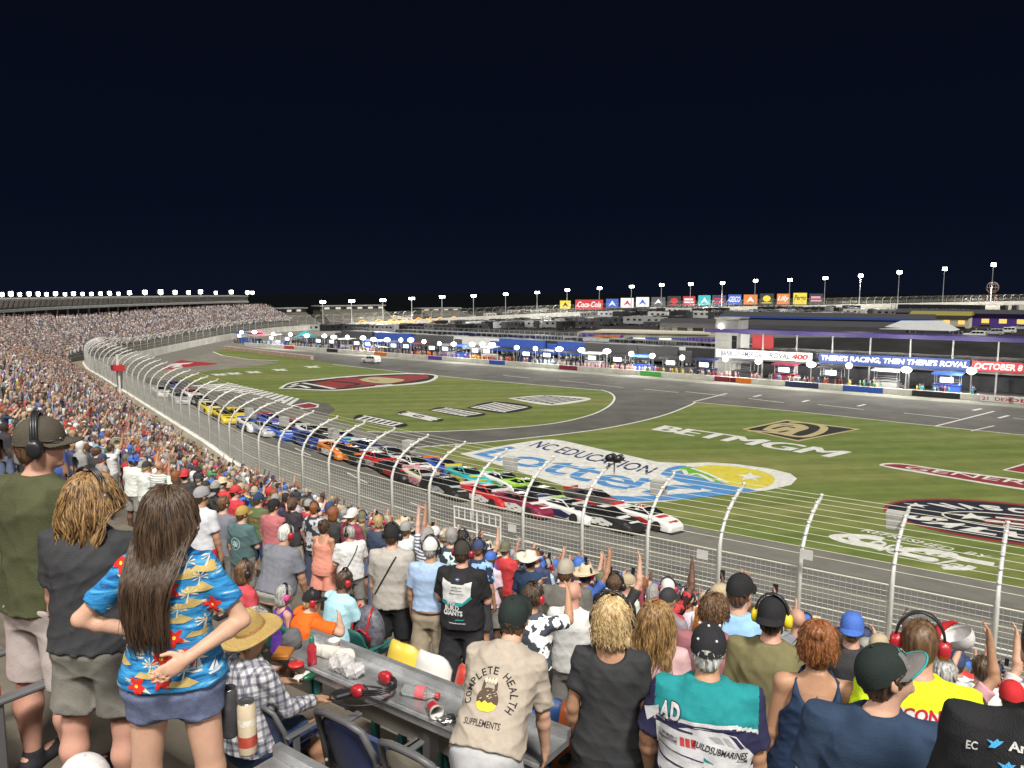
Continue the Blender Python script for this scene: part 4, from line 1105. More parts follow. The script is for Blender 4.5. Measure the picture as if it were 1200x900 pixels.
# low far stands beyond the far turn
for (x0, x1, y0, y1, lab) in ((318, 345, 366, 378, 'low dim block of stands right of the far roof'), (345, 382, 362, 377, 'tiered dim stands with suites beyond the far turn'), (382, 470, 359, 375, 'long dim suite building with lit windows beyond the far turn'), (500, 556, 362, 372, 'low pale roofed stand beyond the backstretch wall')):
    p, zw, n, i = wall_hit((x0 + x1) / 2, off=14); Y = p[1]
    a, b = at(x0, y1, Y), at(x1, y0, Y); wd = b[0] - a[0]
    r = empty('far_stand', ((a[0] + b[0]) / 2, Y, zw - 1), math.atan2(-n[1], -n[0]) + R(90), lab, 'grandstand')
    h = b[2] - zw + 1
    mb = MB(); extrude_profile(mb, [(0, 0), (0, 1.0), (8, h * .8), (14, h * .8), (14, 0)], -wd / 2, wd / 2); obj('terrace', mb, mat('far_stand_concrete', (.085, .08, .07), .9, .4, .6), r)
    mb = MB(); mb.box((-wd / 2, 8, h * .8), (wd / 2, 14, h)); obj('suite', mb, mat('far_suite', (.10, .10, .10), .6, .3, .4), r)
    mb = MB(); mb.box((-wd / 2 - .5, 7.2, h), (wd / 2 + .5, 14.5, h + .4)); obj('roof', mb, mat('far_roof', (.28, .28, .26), .7, .2, .4), r)
    mb = MB()
    for x in np.arange(-wd / 2 + 2, wd / 2 - 2, 5.5): mb.box((x, 7.9, h * .84), (x + 2.4, 7.98, h * .95))
    if mb.v: obj('window', mb, glow('far_window', (1, .93, .75), .5), r)
# round globe on red legs beyond the wall at the right
p, zw, n, i = wall_hit(1163, off=12); Y = p[1]; q = at(1163, 337, Y)
r = empty('globe_landmark', (q[0], Y, zw - 1), 0, 'latticed globe on red legs beyond the backstretch', 'landmark')
mb = MB(); rad = 3.4
for k in range(6):
    a = math.pi * k / 6; mb.tube([(rad * math.cos(t) * math.cos(a), rad * math.cos(t) * math.sin(a), q[2] - zw + 1 + rad * math.sin(t)) for t in np.linspace(0, 2 * math.pi, 25)], .16, 4)
for zf in (-.6, 0, .6): mb.tube([(rad * math.sqrt(1 - zf * zf) * math.cos(t), rad * math.sqrt(1 - zf * zf) * math.sin(t), q[2] - zw + 1 + rad * zf) for t in np.linspace(0, 2 * math.pi, 25)], .16, 4)
obj('lattice', mb, mat('globe_metal', (.35, .25, .22), .6, .2, 1), r)
for sx in (-1, 1):
    mb = MB(); mb.beam((sx * 3.6, 0, 0), (sx * 1.6, 0, q[2] - zw - 1.6), .5, .5); obj('leg', mb, paint('red'), r)
# ================================================================ PEOPLE
class Field:
    """signed distance on a grid; primitives are blended into it, then a smooth skin is drawn round the zero level"""
    def __init__(s, lo, hi, h):
        s.h = h; s.lo = np.array(lo, float)
        s.n = np.maximum(4, np.ceil((np.array(hi) - s.lo) / h).astype(int) + 1)
        s.ax = [s.lo[i] + h * np.arange(s.n[i]) for i in range(3)]
        s.F = np.full(s.n, .15, np.float32)
    def box(s, lo, hi, m):
        sl = []
        for i in range(3):
            a = int(max(0, math.floor((lo[i] - m - s.lo[i]) / s.h))); b = int(min(s.n[i], math.ceil((hi[i] + m - s.lo[i]) / s.h) + 1))
            if b <= a: return None, None
            sl.append(slice(a, b))
        X, Y, Z = np.meshgrid(s.ax[0][sl[0]], s.ax[1][sl[1]], s.ax[2][sl[2]], indexing='ij', sparse=True)
        return tuple(sl), (X, Y, Z)
    def put(s, sl, d, k):
        a = s.F[sl]
        if k > 0:
            h = np.maximum(k - np.abs(a - d), 0) / k
            s.F[sl] = np.minimum(a, d) - h * h * k * .25
        else: s.F[sl] = np.minimum(a, d)
    def cone(s, a, b, ra, rb, k=.02, flat=False):
        a, b = np.array(a, float), np.array(b, float); r = max(ra, rb)
        sl, P = s.box(np.minimum(a, b) - r, np.maximum(a, b) + r, .05)
        if sl is None: return
        d = b - a; L = np.linalg.norm(d) + 1e-9; d = d / L
        x, y, z = P[0] - a[0], P[1] - a[1], P[2] - a[2]
        t = x * d[0] + y * d[1] + z * d[2]
        if flat:
            q = np.sqrt(np.maximum(x * x + y * y + z * z - t * t, 0))
            D = np.maximum(q - (ra + (rb - ra) * np.clip(t / L, 0, 1)), np.maximum(t - L, -t - ra * .5))
        else:
            tc = np.clip(t, 0, L)
            D = np.sqrt((x - d[0] * tc) ** 2 + (y - d[1] * tc) ** 2 + (z - d[2] * tc) ** 2) - (ra + (rb - ra) * tc / L)
        s.put(sl, D, k)
    def ell(s, c, r, k=.02, M=None, sub=False):
        """ellipsoid with half axes r along the rows of M"""
        c, r = np.array(c, float), np.array(r, float); R_ = r.max()
        sl, P = s.box(c - R_, c + R_, .05)
        if sl is None: return
        x, y, z = P[0] - c[0], P[1] - c[1], P[2] - c[2]
        if M is None: u, v, w = x, y, z
        else: u, v, w = [M[i][0] * x + M[i][1] * y + M[i][2] * z for i in range(3)]
        q = np.sqrt((u / r[0]) ** 2 + (v / r[1]) ** 2 + (w / r[2]) ** 2)
        g = np.sqrt((u / r[0] ** 2) ** 2 + (v / r[1] ** 2) ** 2 + (w / r[2] ** 2) ** 2) + 1e-6
        D = q * (q - 1) / g
        if sub: s.F[sl] = np.maximum(s.F[sl], -D)
        else: s.put(sl, D, k)
    def stack(s, o, A, X, Y, prof, k=.03, t0=None, t1=None):
        """body of elliptical sections along axis A from o: prof rows are (t, half width, half depth, depth offset)"""
        p = np.array(prof, float); e0, e1 = o + A * p[0, 0], o + A * p[-1, 0]
        r = p[:, 1:3].max() + abs(p[:, 3]).max()
        sl, P = s.box(np.minimum(e0, e1) - r, np.maximum(e0, e1) + r, .05)
        if sl is None: return
        x, y, z = P[0] - o[0], P[1] - o[1], P[2] - o[2]
        t = x * A[0] + y * A[1] + z * A[2]
        rx, ry, dy = [np.interp(t, p[:, 0], p[:, j]) for j in (1, 2, 3)]
        u = x * X[0] + y * X[1] + z * X[2]; v = x * Y[0] + y * Y[1] + z * Y[2] - dy
        e = 2.4
        q = (np.abs(u / rx) ** e + np.abs(v / ry) ** e) ** (1 / e)
        D = (q - 1) * np.minimum(rx, ry) * .92
        lo_, hi_ = p[0, 0] if t0 is None else t0, p[-1, 0] if t1 is None else t1
        D = np.maximum(D, np.maximum(lo_ - t, t - hi_))
        s.put(sl, D, k)
    def plane(s, c, n):
        """cut away everything on the side n points to"""
        X, Y, Z = np.meshgrid(*s.ax, indexing='ij', sparse=True)
        s.F = np.maximum(s.F, (X - c[0]) * n[0] + (Y - c[1]) * n[1] + (Z - c[2]) * n[2]).astype(np.float32)
    def wrinkle(s, amp, seed, wl=.09, flatten=.55):
        g = np.random.default_rng(seed); X, Y, Z = np.meshgrid(*s.ax, indexing='ij', sparse=True)
        N = 0
        for i in range(5):
            d = g.normal(size=3); d[2] *= 1 / flatten; d /= np.linalg.norm(d); w = 2 * math.pi / (wl * g.uniform(.7, 2.2))
            e = g.normal(size=3) * 9
            ph = w * (X * d[0] + Y * d[1] + Z * d[2]) + g.uniform(0, 6) + 1.3 * np.sin(X * e[0] + Y * e[1] + Z * e[2] + g.uniform(0, 6))
            c = np.abs(np.sin(ph * .5)); N = N + (.42 - 1.6 * (1 - c) ** 2.2) * g.uniform(.5, 1)
        s.F = (s.F + amp * N / 2.2).astype(np.float32)
    def mesh(s):
        F = s.F; ins = F < 0
        c = np.zeros(np.array(F.shape) - 1, np.int8)
        for i in (0, 1):
            for j in (0, 1):
                for k in (0, 1): c += ins[i:F.shape[0] - 1 + i, j:F.shape[1] - 1 + j, k:F.shape[2] - 1 + k]
        I = np.argwhere((c > 0) & (c < 8))
        if len(I) == 0: return np.zeros((0, 3)), []
        idx = np.full(c.shape, -1, np.int32); idx[tuple(I.T)] = np.arange(len(I))
        S = np.zeros((len(I), 3)); n = np.zeros(len(I))
        cor = [(i, j, k) for i in (0, 1) for j in (0, 1) for k in (0, 1)]
        for a in range(8):
            for b in range(a + 1, 8):
                ca, cb = np.array(cor[a]), np.array(cor[b])
                if np.abs(ca - cb).sum() != 1: continue
                fa, fb = F[tuple((I + ca).T)], F[tuple((I + cb).T)]
                m = (fa < 0) != (fb < 0)
                t = fa[m] / (fa[m] - fb[m])
                S[m] += ca + (cb - ca) * t[:, None]; n[m] += 1
        V = s.lo + s.h * (I + S / n[:, None])
        faces = []
        for ax in range(3):
            o1, o2 = [(1, 2), (2, 0), (0, 1)][ax]
            sa = [slice(None)] * 3; sb = [slice(None)] * 3; sa[ax] = slice(0, -1); sb[ax] = slice(1, None)
            A_, B_ = ins[tuple(sa)], ins[tuple(sb)]
            E = np.argwhere(A_ != B_)
            ok = (E[:, o1] > 0) & (E[:, o2] > 0) & (E[:, o1] < F.shape[o1] - 1) & (E[:, o2] < F.shape[o2] - 1)
            E = E[ok]
            u = np.zeros(3, int); v = np.zeros(3, int); u[o1] = 1; v[o2] = 1
            q = np.stack([idx[tuple((E - u - v).T)], idx[tuple((E - v).T)], idx[tuple(E.T)], idx[tuple((E - u).T)]], 1)
            fl = ~A_[tuple(E.T)]
            q[fl] = q[fl][:, ::-1]
            faces.append(q)
        f = np.concatenate(faces); f = f[(f >= 0).all(1)]
        return V, f
def np_mesh(name, V, F, m, parent=None, smooth_=True, mi=None):
    me = bpy.data.meshes.new(name)
    me.vertices.add(len(V)); me.vertices.foreach_set('co', np.asarray(V, np.float32).ravel())
    k = F.shape[1]
    me.loops.add(F.size); me.loops.foreach_set('vertex_index', F.astype(np.int32).ravel())
    me.polygons.add(len(F)); me.polygons.foreach_set('loop_start', np.arange(0, F.size, k, dtype=np.int32)); me.polygons.foreach_set('loop_total', np.full(len(F), k, np.int32))
    for q in (m if isinstance(m, (list, tuple)) else [m]): me.materials.append(q)
    if mi is not None: me.polygons.foreach_set('material_index', np.asarray(mi, np.int32))
    me.polygons.foreach_set('use_smooth', np.full(len(F), smooth_, bool))
    me.update(calc_edges=True)
    o = bpy.data.objects.new(name, me); COL.objects.link(o)
    if parent is not None: o.parent = parent
    return o
def zones(P, V, F, fn):
    """material slot of each face from its place in the trunk's own frame"""
    c = V[F].mean(1) - P.pel; t, l, d = c @ P.A, c @ P.X, c @ P.Y
    return fn(t, l, d).astype(np.int32)
def unit(v): v = np.array(v, float); return v / (np.linalg.norm(v) + 1e-12)
def rotx(a): c, s = math.cos(a), math.sin(a); return np.array([[1, 0, 0], [0, c, -s], [0, s, c]])
def rotz(a): c, s = math.cos(a), math.sin(a); return np.array([[c, -s, 0], [s, c, 0], [0, 0, 1]])

ARM_DOWN = ((.16, .02, -1), (.05, .22, -1))
ARM_HIP = ((.62, -.30, -.72), (-.72, .12, -.50))
ARM_UP = ((.35, .35, .8), (-.05, .30, 1))
ARM_FOLD = ((.22, .18, -1), (-.78, .62, .08))
ARM_PHONE = ((.25, .85, -.15), (-.35, .62, .75))
ARM_FRONT = ((.15, .35, -.95), (-.45, .85, -.1))
class Pose:
    """skeleton in a body frame (x right, y the way the person faces, z up), all lengths for a height of 1.75"""
    def __init__(s, lean=0, side=0, twist=0, sit=None, armL=ARM_DOWN, armR=ARM_DOWN, wide=1.0, belly=0.0, female=False, head=(0, 0), thighs=None, shins=None, hips=1.0, shoulder=1.0, legspread=.10):
        s.female = female; s.wide = wide; s.belly = belly; s.hips = hips * (1.06 if female else 1)
        s.sit = sit
        s.pel = np.array((0, 0, .93 if sit is None else sit + .11), float)
        s.A = unit((math.sin(R(side)), math.sin(R(lean)), math.cos(R(lean))))
        X = rotz(R(twist)) @ np.array((1.0, 0, 0)); s.X = unit(X - s.A * np.dot(X, s.A)); s.Y = np.cross(s.A, s.X)
        sw = (.150 if female else .170) * (1 + (wide - 1) * .55) * shoulder
        s.sh = {d: s.pel + s.A * .462 + s.X * sw * d for d in (-1, 1)}
        s.neck = s.pel + s.A * .535
        ha = unit(s.A * .65 + np.array((0, .10, .5)))
        yaw, pit = R(head[0]), R(head[1])
        s.headM = (rotz(-yaw) @ rotx(-pit))           # columns: the head's right, front, up
        s.hc = s.neck + ha * .15 + s.headM[:, 1] * .02
        s.el, s.wr, s.fd = {}, {}, {}
        for d, arm in ((-1, armL), (1, armR)):
            u, f = [unit(q[0] * d * s.X + q[1] * np.array((s.Y[0], s.Y[1], 0)) + q[2] * np.array((0, 0, 1))) for q in arm]
            s.el[d] = s.sh[d] + u * .285; s.wr[d] = s.el[d] + f * .245; s.fd[d] = f
        s.hip, s.kn, s.an = {}, {}, {}
        for d in (-1, 1):
            s.hip[d] = s.pel + np.array((d * .085 * s.hips * (1 + (wide - 1) * .6), 0, -.04))
            td = unit((d * legspread, 0, -1)) if sit is None else unit((d * .18, 1, -.08))
            sd = unit((d * legspread * .3, -.03, -1)) if sit is None else unit((d * .05, .12, -1))
            if thighs: td = unit(thighs[0 if d < 0 else 1])
            if shins: sd = unit(shins[0 if d < 0 else 1])
            s.kn[d] = s.hip[d] + td * .42
            s.an[d] = s.kn[d] + sd * .40
    def prof(s, inf=0.0, hem=None):
        w, b, h = s.wide, s.belly, s.hips
        if s.female:
            P = [(-.16, .150 * h, .115, 0), (-.06, .176 * h, .128, 0), (.04, .170 * h, .122, .0), (.17, .140, .105, .005), (.28, .146, .108, .012), (.38, .148, .122, .022), (.455, .122, .092, .004), (.52, .070, .062, -.005), (.55, .06, .055, -.005)]
        else:
            P = [(-.16, .135 * h, .11, 0), (-.06, .168 * h, .122, 0), (.06, .165 * h, .118, 0), (.18, .152, .112, .004), (.30, .162, .118, .008), (.40, .170, .122, .008), (.465, .140, .098, -.002), (.525, .080, .068, -.008), (.55, .06, .055, -.008)]
        return [(t, rx * (w if t < .32 else 1 + (w - 1) * (.75 if t < .43 else .45)) + inf, ry * (1 + (w - 1) * .8) + (b * max(0, 1 - abs(t - .12) / .28)) + inf, dy + b * .8 * max(0, 1 - abs(t - .12) / .28)) for t, rx, ry, dy in P]
    def bounds(s, m=.16):
        pts = np.array([s.pel, s.neck, s.hc + (0, 0, .13)] + [q[d] for q in (s.sh, s.el, s.hip, s.kn, s.an) for d in (-1, 1)] + [s.wr[d] + s.fd[d] * .2 for d in (-1, 1)])
        b = m + .12 * max(0, s.wide - 1) + s.belly
        lo, hi = pts.min(0) - b, pts.max(0) + b; lo[2] = pts[:, 2].min() - .12; return lo, hi

def build_body(P, h, hands=True, curl=.5, palm=None, face=True):
    """one continuous skin: head with face and ears, neck, trunk, arms with fingers, legs, feet"""
    f = Field(*P.bounds(), h)
    f.stack(P.pel, P.A, P.X, P.Y, P.prof(-.020), .03)
    f.cone(P.neck - P.A * .05, P.hc - P.headM[:, 2] * .05, .060 if not P.female else .050, .054 if not P.female else .046, .03)
    M = P.headM.T
    H_ = lambda x, y, z: P.hc + P.headM @ np.array((x, y, z))
    f.ell(H_(0, -.008, .022), (.074, .093, .092), .02, M)
    f.ell(H_(0, .028, -.045), (.056, .062, .070), .03, M)
    if face:
        f.cone(H_(0, .090, .012), H_(0, .108, -.026), .008, .013, .012)
        f.ell(H_(0, .074, -.064), (.024, .016, .007), .008, M)
        f.ell(H_(0, .070, -.100), (.022, .018, .016), .02, M)
        for d in (-1, 1):
            f.ell(H_(d * .076, -.008, -.012), (.010, .020, .031), .008, M)
            f.ell(H_(d * .032, .086, .022), (.022, .010, .007), .01, M)
    for d in (-1, 1):
        w = 1 + (P.wide - 1) * .7; g = .88 if P.female else 1
        f.cone(P.neck - P.A * .040 + P.X * d * .045, P.sh[d], .036, .046 * w * g, .04)
        f.cone(P.sh[d], P.el[d], .047 * w * g, .040 * w * g, .03)
        m_ = P.el[d] + P.fd[d] * .07
        f.cone(P.el[d], m_, .038 * w * g, .041 * w * g, .015)
        f.cone(m_, P.wr[d], .041 * w * g, .027 * g, .015)
        D = P.fd[d]
        N = unit(np.cross(D, (0, 0, 1.0))) if palm is None or palm.get(d) is None else unit(np.array(palm[d], float) - D * np.dot(palm[d], D))
        if palm is None or palm.get(d) is None:
            N = -P.X * d; N = unit(N - D * np.dot(N, D))
        S = np.cross(D, N) * d
        if np.dot(S, P.Y + np.array((0, 0, .5))) < 0: S = -S                      # thumb side looks forwards and up
        if hands:
            f.cone(P.wr[d], P.wr[d] + D * .03, .025 * g, .027 * g, .015)
            f.ell(P.wr[d] + D * .055, (.040 * g, .052, .0165), .014, (S, D, N))
            for i, (o, L) in enumerate(((.031, .068), (.011, .078), (-.010, .073), (-.030, .056))):
                b = P.wr[d] + D * (.094 - abs(o) * .25) + S * o * g
                c1 = curl * (.55 + .12 * i); c2 = curl * 1.5
                d1 = unit(D * math.cos(c1) + N * math.sin(c1) + S * o * 1.6); d2 = unit(D * math.cos(c2) + N * math.sin(c2) + S * o)
                f.cone(b - D * .02, b + d1 * L * .5, .0098 * g, .0092 * g, .006)
                f.cone(b + d1 * L * .5, b + d1 * L * .5 + d2 * L * .5, .0092 * g, .0076 * g, .005)
            b = P.wr[d] + D * .03 + S * .028
            t1 = unit(D * .75 + S * .75 + N * .25)
            f.cone(b, b + t1 * .042, .013, .0105, .010); f.cone(b + t1 * .042, b + t1 * .042 + unit(D + S * .25 + N * .3) * .034, .0105, .0085, .006)
        else:
            f.ell(P.wr[d] + D * .075, (.040, .085, .022), .02, (S, D, N))
    for d in (-1, 1):
        w = (1 + (P.wide - 1) * .7) * (1.04 if P.female else 1)
        f.cone(P.hip[d], P.kn[d], .084 * w, .056 * w, .04)
        sd = unit(P.an[d] - P.kn[d]); back = unit(np.array((0, -1.0, 0)) - sd * np.dot((0, -1.0, 0), sd))
        f.cone(P.kn[d], P.kn[d] + sd * .14 + back * .018, .053 * w, .056 * w, .03)
        f.cone(P.kn[d] + sd * .14 + back * .018, P.an[d], .056 * w, .036, .03)
        f.cone(P.an[d] - (0, .03, .03), P.an[d] + (d * .03, .15, -.045), .036, .032, .03)
    return f.mesh()
def build_shirt(P, h, sleeve=.62, hem=-.08, seed=0, fit=.018, amp=.0055, tank=False, long_sleeve=False, neck=.066, vneck=0, scoop=0):
    lo, hi = P.bounds()
    lo = lo.copy(); lo[2] = min(P.pel[2] - .22, min(P.el[d][2] for d in (-1, 1)) - .05, (min(P.wr[d][2] for d in (-1, 1)) - .06) if long_sleeve else 9)
    f = Field(lo, hi, h)
    pr = P.prof(fit); pr = [q for q in pr]
    hemflare = [(hem - .001, np.interp(hem, [q[0] for q in pr], [q[1] for q in pr]) + .006, np.interp(hem, [q[0] for q in pr], [q[2] for q in pr]) + .008, np.interp(hem, [q[0] for q in pr], [q[3] for q in pr]))]
    pr2 = hemflare + [q for q in pr if q[0] > hem]
    f.stack(P.pel, P.A, P.X, P.Y, pr2, .02, t0=hem)
    w = 1 + (P.wide - 1) * .7; g = .92 if P.female else 1
    for d in (-1, 1):
        if not tank: f.cone(P.neck - P.A * .037 + P.X * d * .050, P.sh[d], .048, .058 * w * g, .04)
        else: f.cone(P.neck - P.A * .05 + P.X * d * .09, P.neck - P.A * .07 + P.X * d * .10, .034, .036, .02)
        if long_sleeve:
            f.cone(P.sh[d], P.el[d], .060 * w * g, .056 * w * g, .03); f.cone(P.el[d], P.el[d] + (P.wr[d] - P.el[d]) * .93, .056 * w * g, .042 * w * g, .02, True)
        elif not tank:
            e = P.sh[d] + (P.el[d] - P.sh[d]) * sleeve
            f.cone(P.sh[d] - (P.el[d] - P.sh[d]) * .05, e, .056 * w * g, .068 * w * g, .035, True)
    f.wrinkle(amp, seed)
    # neckline
    c = P.neck + P.A * .03
    f.ell(c - P.Y * .0 + P.Y * (.01 + vneck * .5), (neck, neck + vneck * .5, .085), 0, (P.X, P.Y, P.A), True)
    if scoop: f.ell(P.neck - P.Y * .09 + P.A * .02, (max(.10, scoop * .8), .13, .03 + scoop), 0, (P.X, P.Y, P.A), True)
    if tank:
        for d in (-1, 1): f.ell(P.sh[d] + P.X * d * .035, (.088, .16, .150), 0, (P.X, P.Y, P.A), True)
    return f.mesh()
def build_lower(P, h, length=.62, seed=1, fit=.016, amp=.004, loose=.0, top_in=True):
    """shorts or trousers; length as a fraction of the leg, 1 = to the knee, 2 = to the ankle"""
    lo, hi = P.bounds(); f = Field(lo, hi, h)
    top = .035
    f.stack(P.pel, P.A, P.X, P.Y, [(-.16, .125, .110, 0)] + [(t, a + fit * e, b + fit * e, c) for (t, a, b, c), e in zip(P.prof(0)[1:4], (.9, .25 if top_in else .9, .2 if top_in else .9))], .03, t0=-.16, t1=top)
    w = (1 + (P.wide - 1) * .7)
    for d in (-1, 1):
        a = P.hip[d] - (0, 0, .01)
        if length <= 1: f.cone(a, P.hip[d] + (P.kn[d] - P.hip[d]) * length, .094 * w + fit * .5, (.088 - .022 * length) * w + fit + loose, .045, True)
        else:
            f.cone(a, P.kn[d], .094 * w + fit * .5, .066 * w + fit + loose, .045)
            f.cone(P.kn[d], P.kn[d] + (P.an[d] - P.kn[d]) * (length - 1), .066 * w + fit + loose, .050 * w + fit + loose, .02, True)
    f.wrinkle(amp, seed, .10, 1.0)
    return f.mesh()
def build_shoes(P, h):
    lo = np.minimum(P.an[-1], P.an[1]) - (.1, .16, .12); hi = np.maximum(P.an[-1], P.an[1]) + (.1, .30, .06); f = Field(lo, hi, h)
    for d in (-1, 1):
        f.cone(P.an[d] - (0, .035, .048), P.an[d] + (d * .03, .17, -.055), .045, .042, .03); f.cone(P.an[d] + (0, 0, .01), P.an[d] - (0, 0, .04), .046, .046, .02)
    f.plane((0, 0, min(P.an[-1][2], P.an[1][2]) - .095), (0, 0, -1))
    return f.mesh()
def build_hair(P, h, kind='short', seed=3, under_cap=False):
    H_ = lambda x, y, z: P.hc + P.headM @ np.array((x, y, z)); M = P.headM.T
    lo, hi = P.hc - .24, P.hc + .2; lo[2] -= .15
    f = Field(lo, hi, h)
    t = .010 if kind == 'short' else .017
    if kind == 'buzz': t = .005
    f.ell(H_(0, -.008, .022), (.074 + t, .093 + t, .092 + t), 0, M)
    if kind == 'short': f.ell(H_(0, -.05, -.04), (.062, .050, .055), .02, M)
    if kind == 'buzz': f.ell(H_(0, -.05, -.03), (.060, .046, .050), .02, M)
    if kind in ('bob', 'long', 'ponytail', 'bun'):
        f.ell(H_(0, -.045, -.03), (.078, .060, .085), .03, M)
    if kind == 'bob': f.ell(H_(0, -.04, -.08), (.090, .068, .075), .03, M)
    if kind == 'long':
        f.cone(H_(0, -.05, -.04), H_(0, -.085, -.22), .080, .072, .03); f.cone(H_(.05, -.04, -.06), H_(.07, -.07, -.20), .04, .03, .02); f.cone(H_(-.05, -.04, -.06), H_(-.07, -.07, -.20), .04, .03, .02)
    if kind == 'ponytail':
        f.cone(H_(0, -.10, .02), H_(0, -.135, -.02), .028, .032, .02); f.cone(H_(0, -.135, -.02), H_(0, -.11, -.17), .032, .016, .02)
    if kind == 'bun': f.ell(H_(0, -.085, .085), (.048, .045, .042), .015, M)
    # vertical lock relief
    X, Y, Z = np.meshgrid(*f.ax, indexing='ij', sparse=True); g = np.random.default_rng(seed)
    N = 0
    for i in range(5):
        a = g.uniform(0, 6.28); w = 2 * math.pi / g.uniform(.012, .035)
        N = N + np.sin(w * (X * math.cos(a) + Y * math.sin(a)) + 2.2 * np.sin(Z * g.uniform(18, 45) + g.uniform(0, 6)) + g.uniform(0, 6))
    f.F = (f.F + (.0022 if kind != 'buzz' else .0006) * N).astype(np.float32)
    # open the face and the neck
    c = H_(0, .050, -.012); n = P.headM @ unit((0, 1, -.38)); f2 = f
    f2.plane(c, n) if kind not in ('long',) else f2.plane(H_(0, .045, -.02), P.headM @ unit((0, 1, -.15)))
    if kind in ('short', 'buzz'): f2.plane(H_(0, -.05, -.078), P.headM @ unit((0, .35, -1)))
    if under_cap: f2.plane(H_(0, 0, .020), P.headM[:, 2])
    return f2.mesh()
def xf(P, V): return P.hc + (P.headM @ np.asarray(V, float).T).T
def cap_mesh(flip=False, n=30):
    """crown (0) and brim (1) of a cap in the head's frame"""
    mb = MB(); prof = []
    for i in range(9):
        a = math.pi / 2 * i / 8; prof.append(a)
    vs = []; nb = len(prof)
    for a in prof:
        for j in range(n):
            th = 2 * math.pi * j / n; seam = 1 - .012 * max(0, math.cos(th * 6)) ** 6
            r = math.sin(a) * seam; zz = math.cos(a) ** .85 if a < math.pi / 2 else 0
            rim = -.010 * math.cos(th) * 0
            vs.append((.089 * r * math.cos(th), -.006 + .109 * r * math.sin(th) + .006 * zz, .022 + .108 * zz - .016 * (a / (math.pi / 2)) ** 4 * (1 if math.sin(th) < 0 else .0)))
    mb.add(vs, [(i * n + j, (i + 1) * n + j, (i + 1) * n + (j + 1) % n, i * n + (j + 1) % n) for i in range(nb - 1) for j in range(n)], 0)
    # rolled edge
    b = (nb - 1) * n; e = [vs[b + j] for j in range(n)]
    mb.add(e + [(x * .95, y * .95, z + .012) for x, y, z in e], [(j, n + j, n + (j + 1) % n, (j + 1) % n) for j in range(n)], 0)
    mb.ball((0, -.0, .132), .008, 8, 4, 0)
    s = -1 if flip else 1; m = 14; top = []; bot = []
    for i in range(m + 1):
        th = math.pi * (.08 + .84 * i / m)
        for q in (0, .5, 1):
            x = .086 * math.cos(th) * (1 + .02 * q); y = .105 * math.sin(th) + q * .082 * math.sin(th) ** .7
            z = .020 - .012 * q - .020 * (abs(math.cos(th)) ** 2)
            top.append((x, s * y - .006, z + .004)); bot.append((x, s * y - .006, z - .003))
    k = 3 * (m + 1)
    F = []
    for i in range(m):
        for q in (0, 1):
            a = i * 3 + q; F += [(a, a + 3, a + 4, a + 1), (k + a + 1, k + a + 4, k + a + 3, k + a)]
        F.append((i * 3 + 2, i * 3 + 5, k + i * 3 + 5, k + i * 3 + 2))
    F += [(0, 1, k + 1, k), (1, 2, k + 2, k + 1), (m * 3 + 1, m * 3, k + m * 3, k + m * 3 + 1), (m * 3 + 2, m * 3 + 1, k + m * 3 + 1, k + m * 3 + 2)]
    mb.add(top + bot, F, 1)
    return mb
def hat_mesh(crown=.125, brim=.20, curl=0.0, wob=.01, dent=.0, n=48, rings=False):
    mb = MB(); rows = []
    prof = [(0, crown - dent), (.04, crown - dent * .6), (.062, crown - .008), (.075, crown - .03), (.083, crown * .55), (.092, .03), (.096, .012)]
    m = 7
    for i in range(1, m + 1): prof.append((.096 + (brim - .096) * i / m, .010 - .018 * (i / m) + (.003 * (-1) ** i if rings else 0)))
    prof2 = [(r, z - .006) for r, z in reversed(prof)]
    vs = []
    for pi, (r, z) in enumerate(prof + prof2):
        for j in range(n):
            th = 2 * math.pi * j / n; out = max(0, (r - .096) / (brim - .096 + 1e-6))
            zz = z + out * (curl * math.cos(th) ** 2 + wob * math.sin(3 * th + 1) - .02 * math.sin(th)) 
            vs.append((r * .95 * math.cos(th), r * 1.10 * math.sin(th) - .004, zz + .03 + (.010 * math.cos(2 * th) * (z > crown * .5) * (dent > 0))))
    k = len(prof) * 2
    return mb.add(vs, [(i * n + j, (i + 1) * n + j, (i + 1) * n + (j + 1) % n, i * n + (j + 1) % n) for i in range(k - 1) for j in range(n)])
def phones_mesh(band=True):
    mb = MB()
    pts = [(.098 * math.cos(t), -.005, .022 + .128 * math.sin(t)) for t in np.linspace(-.18, math.pi + .18, 22)]
    for dy in (-.010, 0, .010): mb.tube([(x, y + dy, z) for x, y, z in pts], .0065, 6, 0)
    for d in (-1, 1):
        vs = []; prof = [(.0, .045), (.022, .045), (.036, .037), (.040, .018), (.040, .004), (.034, -.004), (0, -.004)]
        n = 18
        for r, x in prof:
            for j in range(n): a = 2 * math.pi * j / n; vs.append((d * (.078 + x), -.005 + r * .88 * math.cos(a), -.008 + r * 1.15 * math.sin(a)))
        F = [(i * n + j, i * n + (j + 1) % n, (i + 1) * n + (j + 1) % n, (i + 1) * n + j) for i in range(len(prof) - 1) for j in range(n)]
        mb.add(vs, F if d > 0 else [q[::-1] for q in F], 1)
    return mb
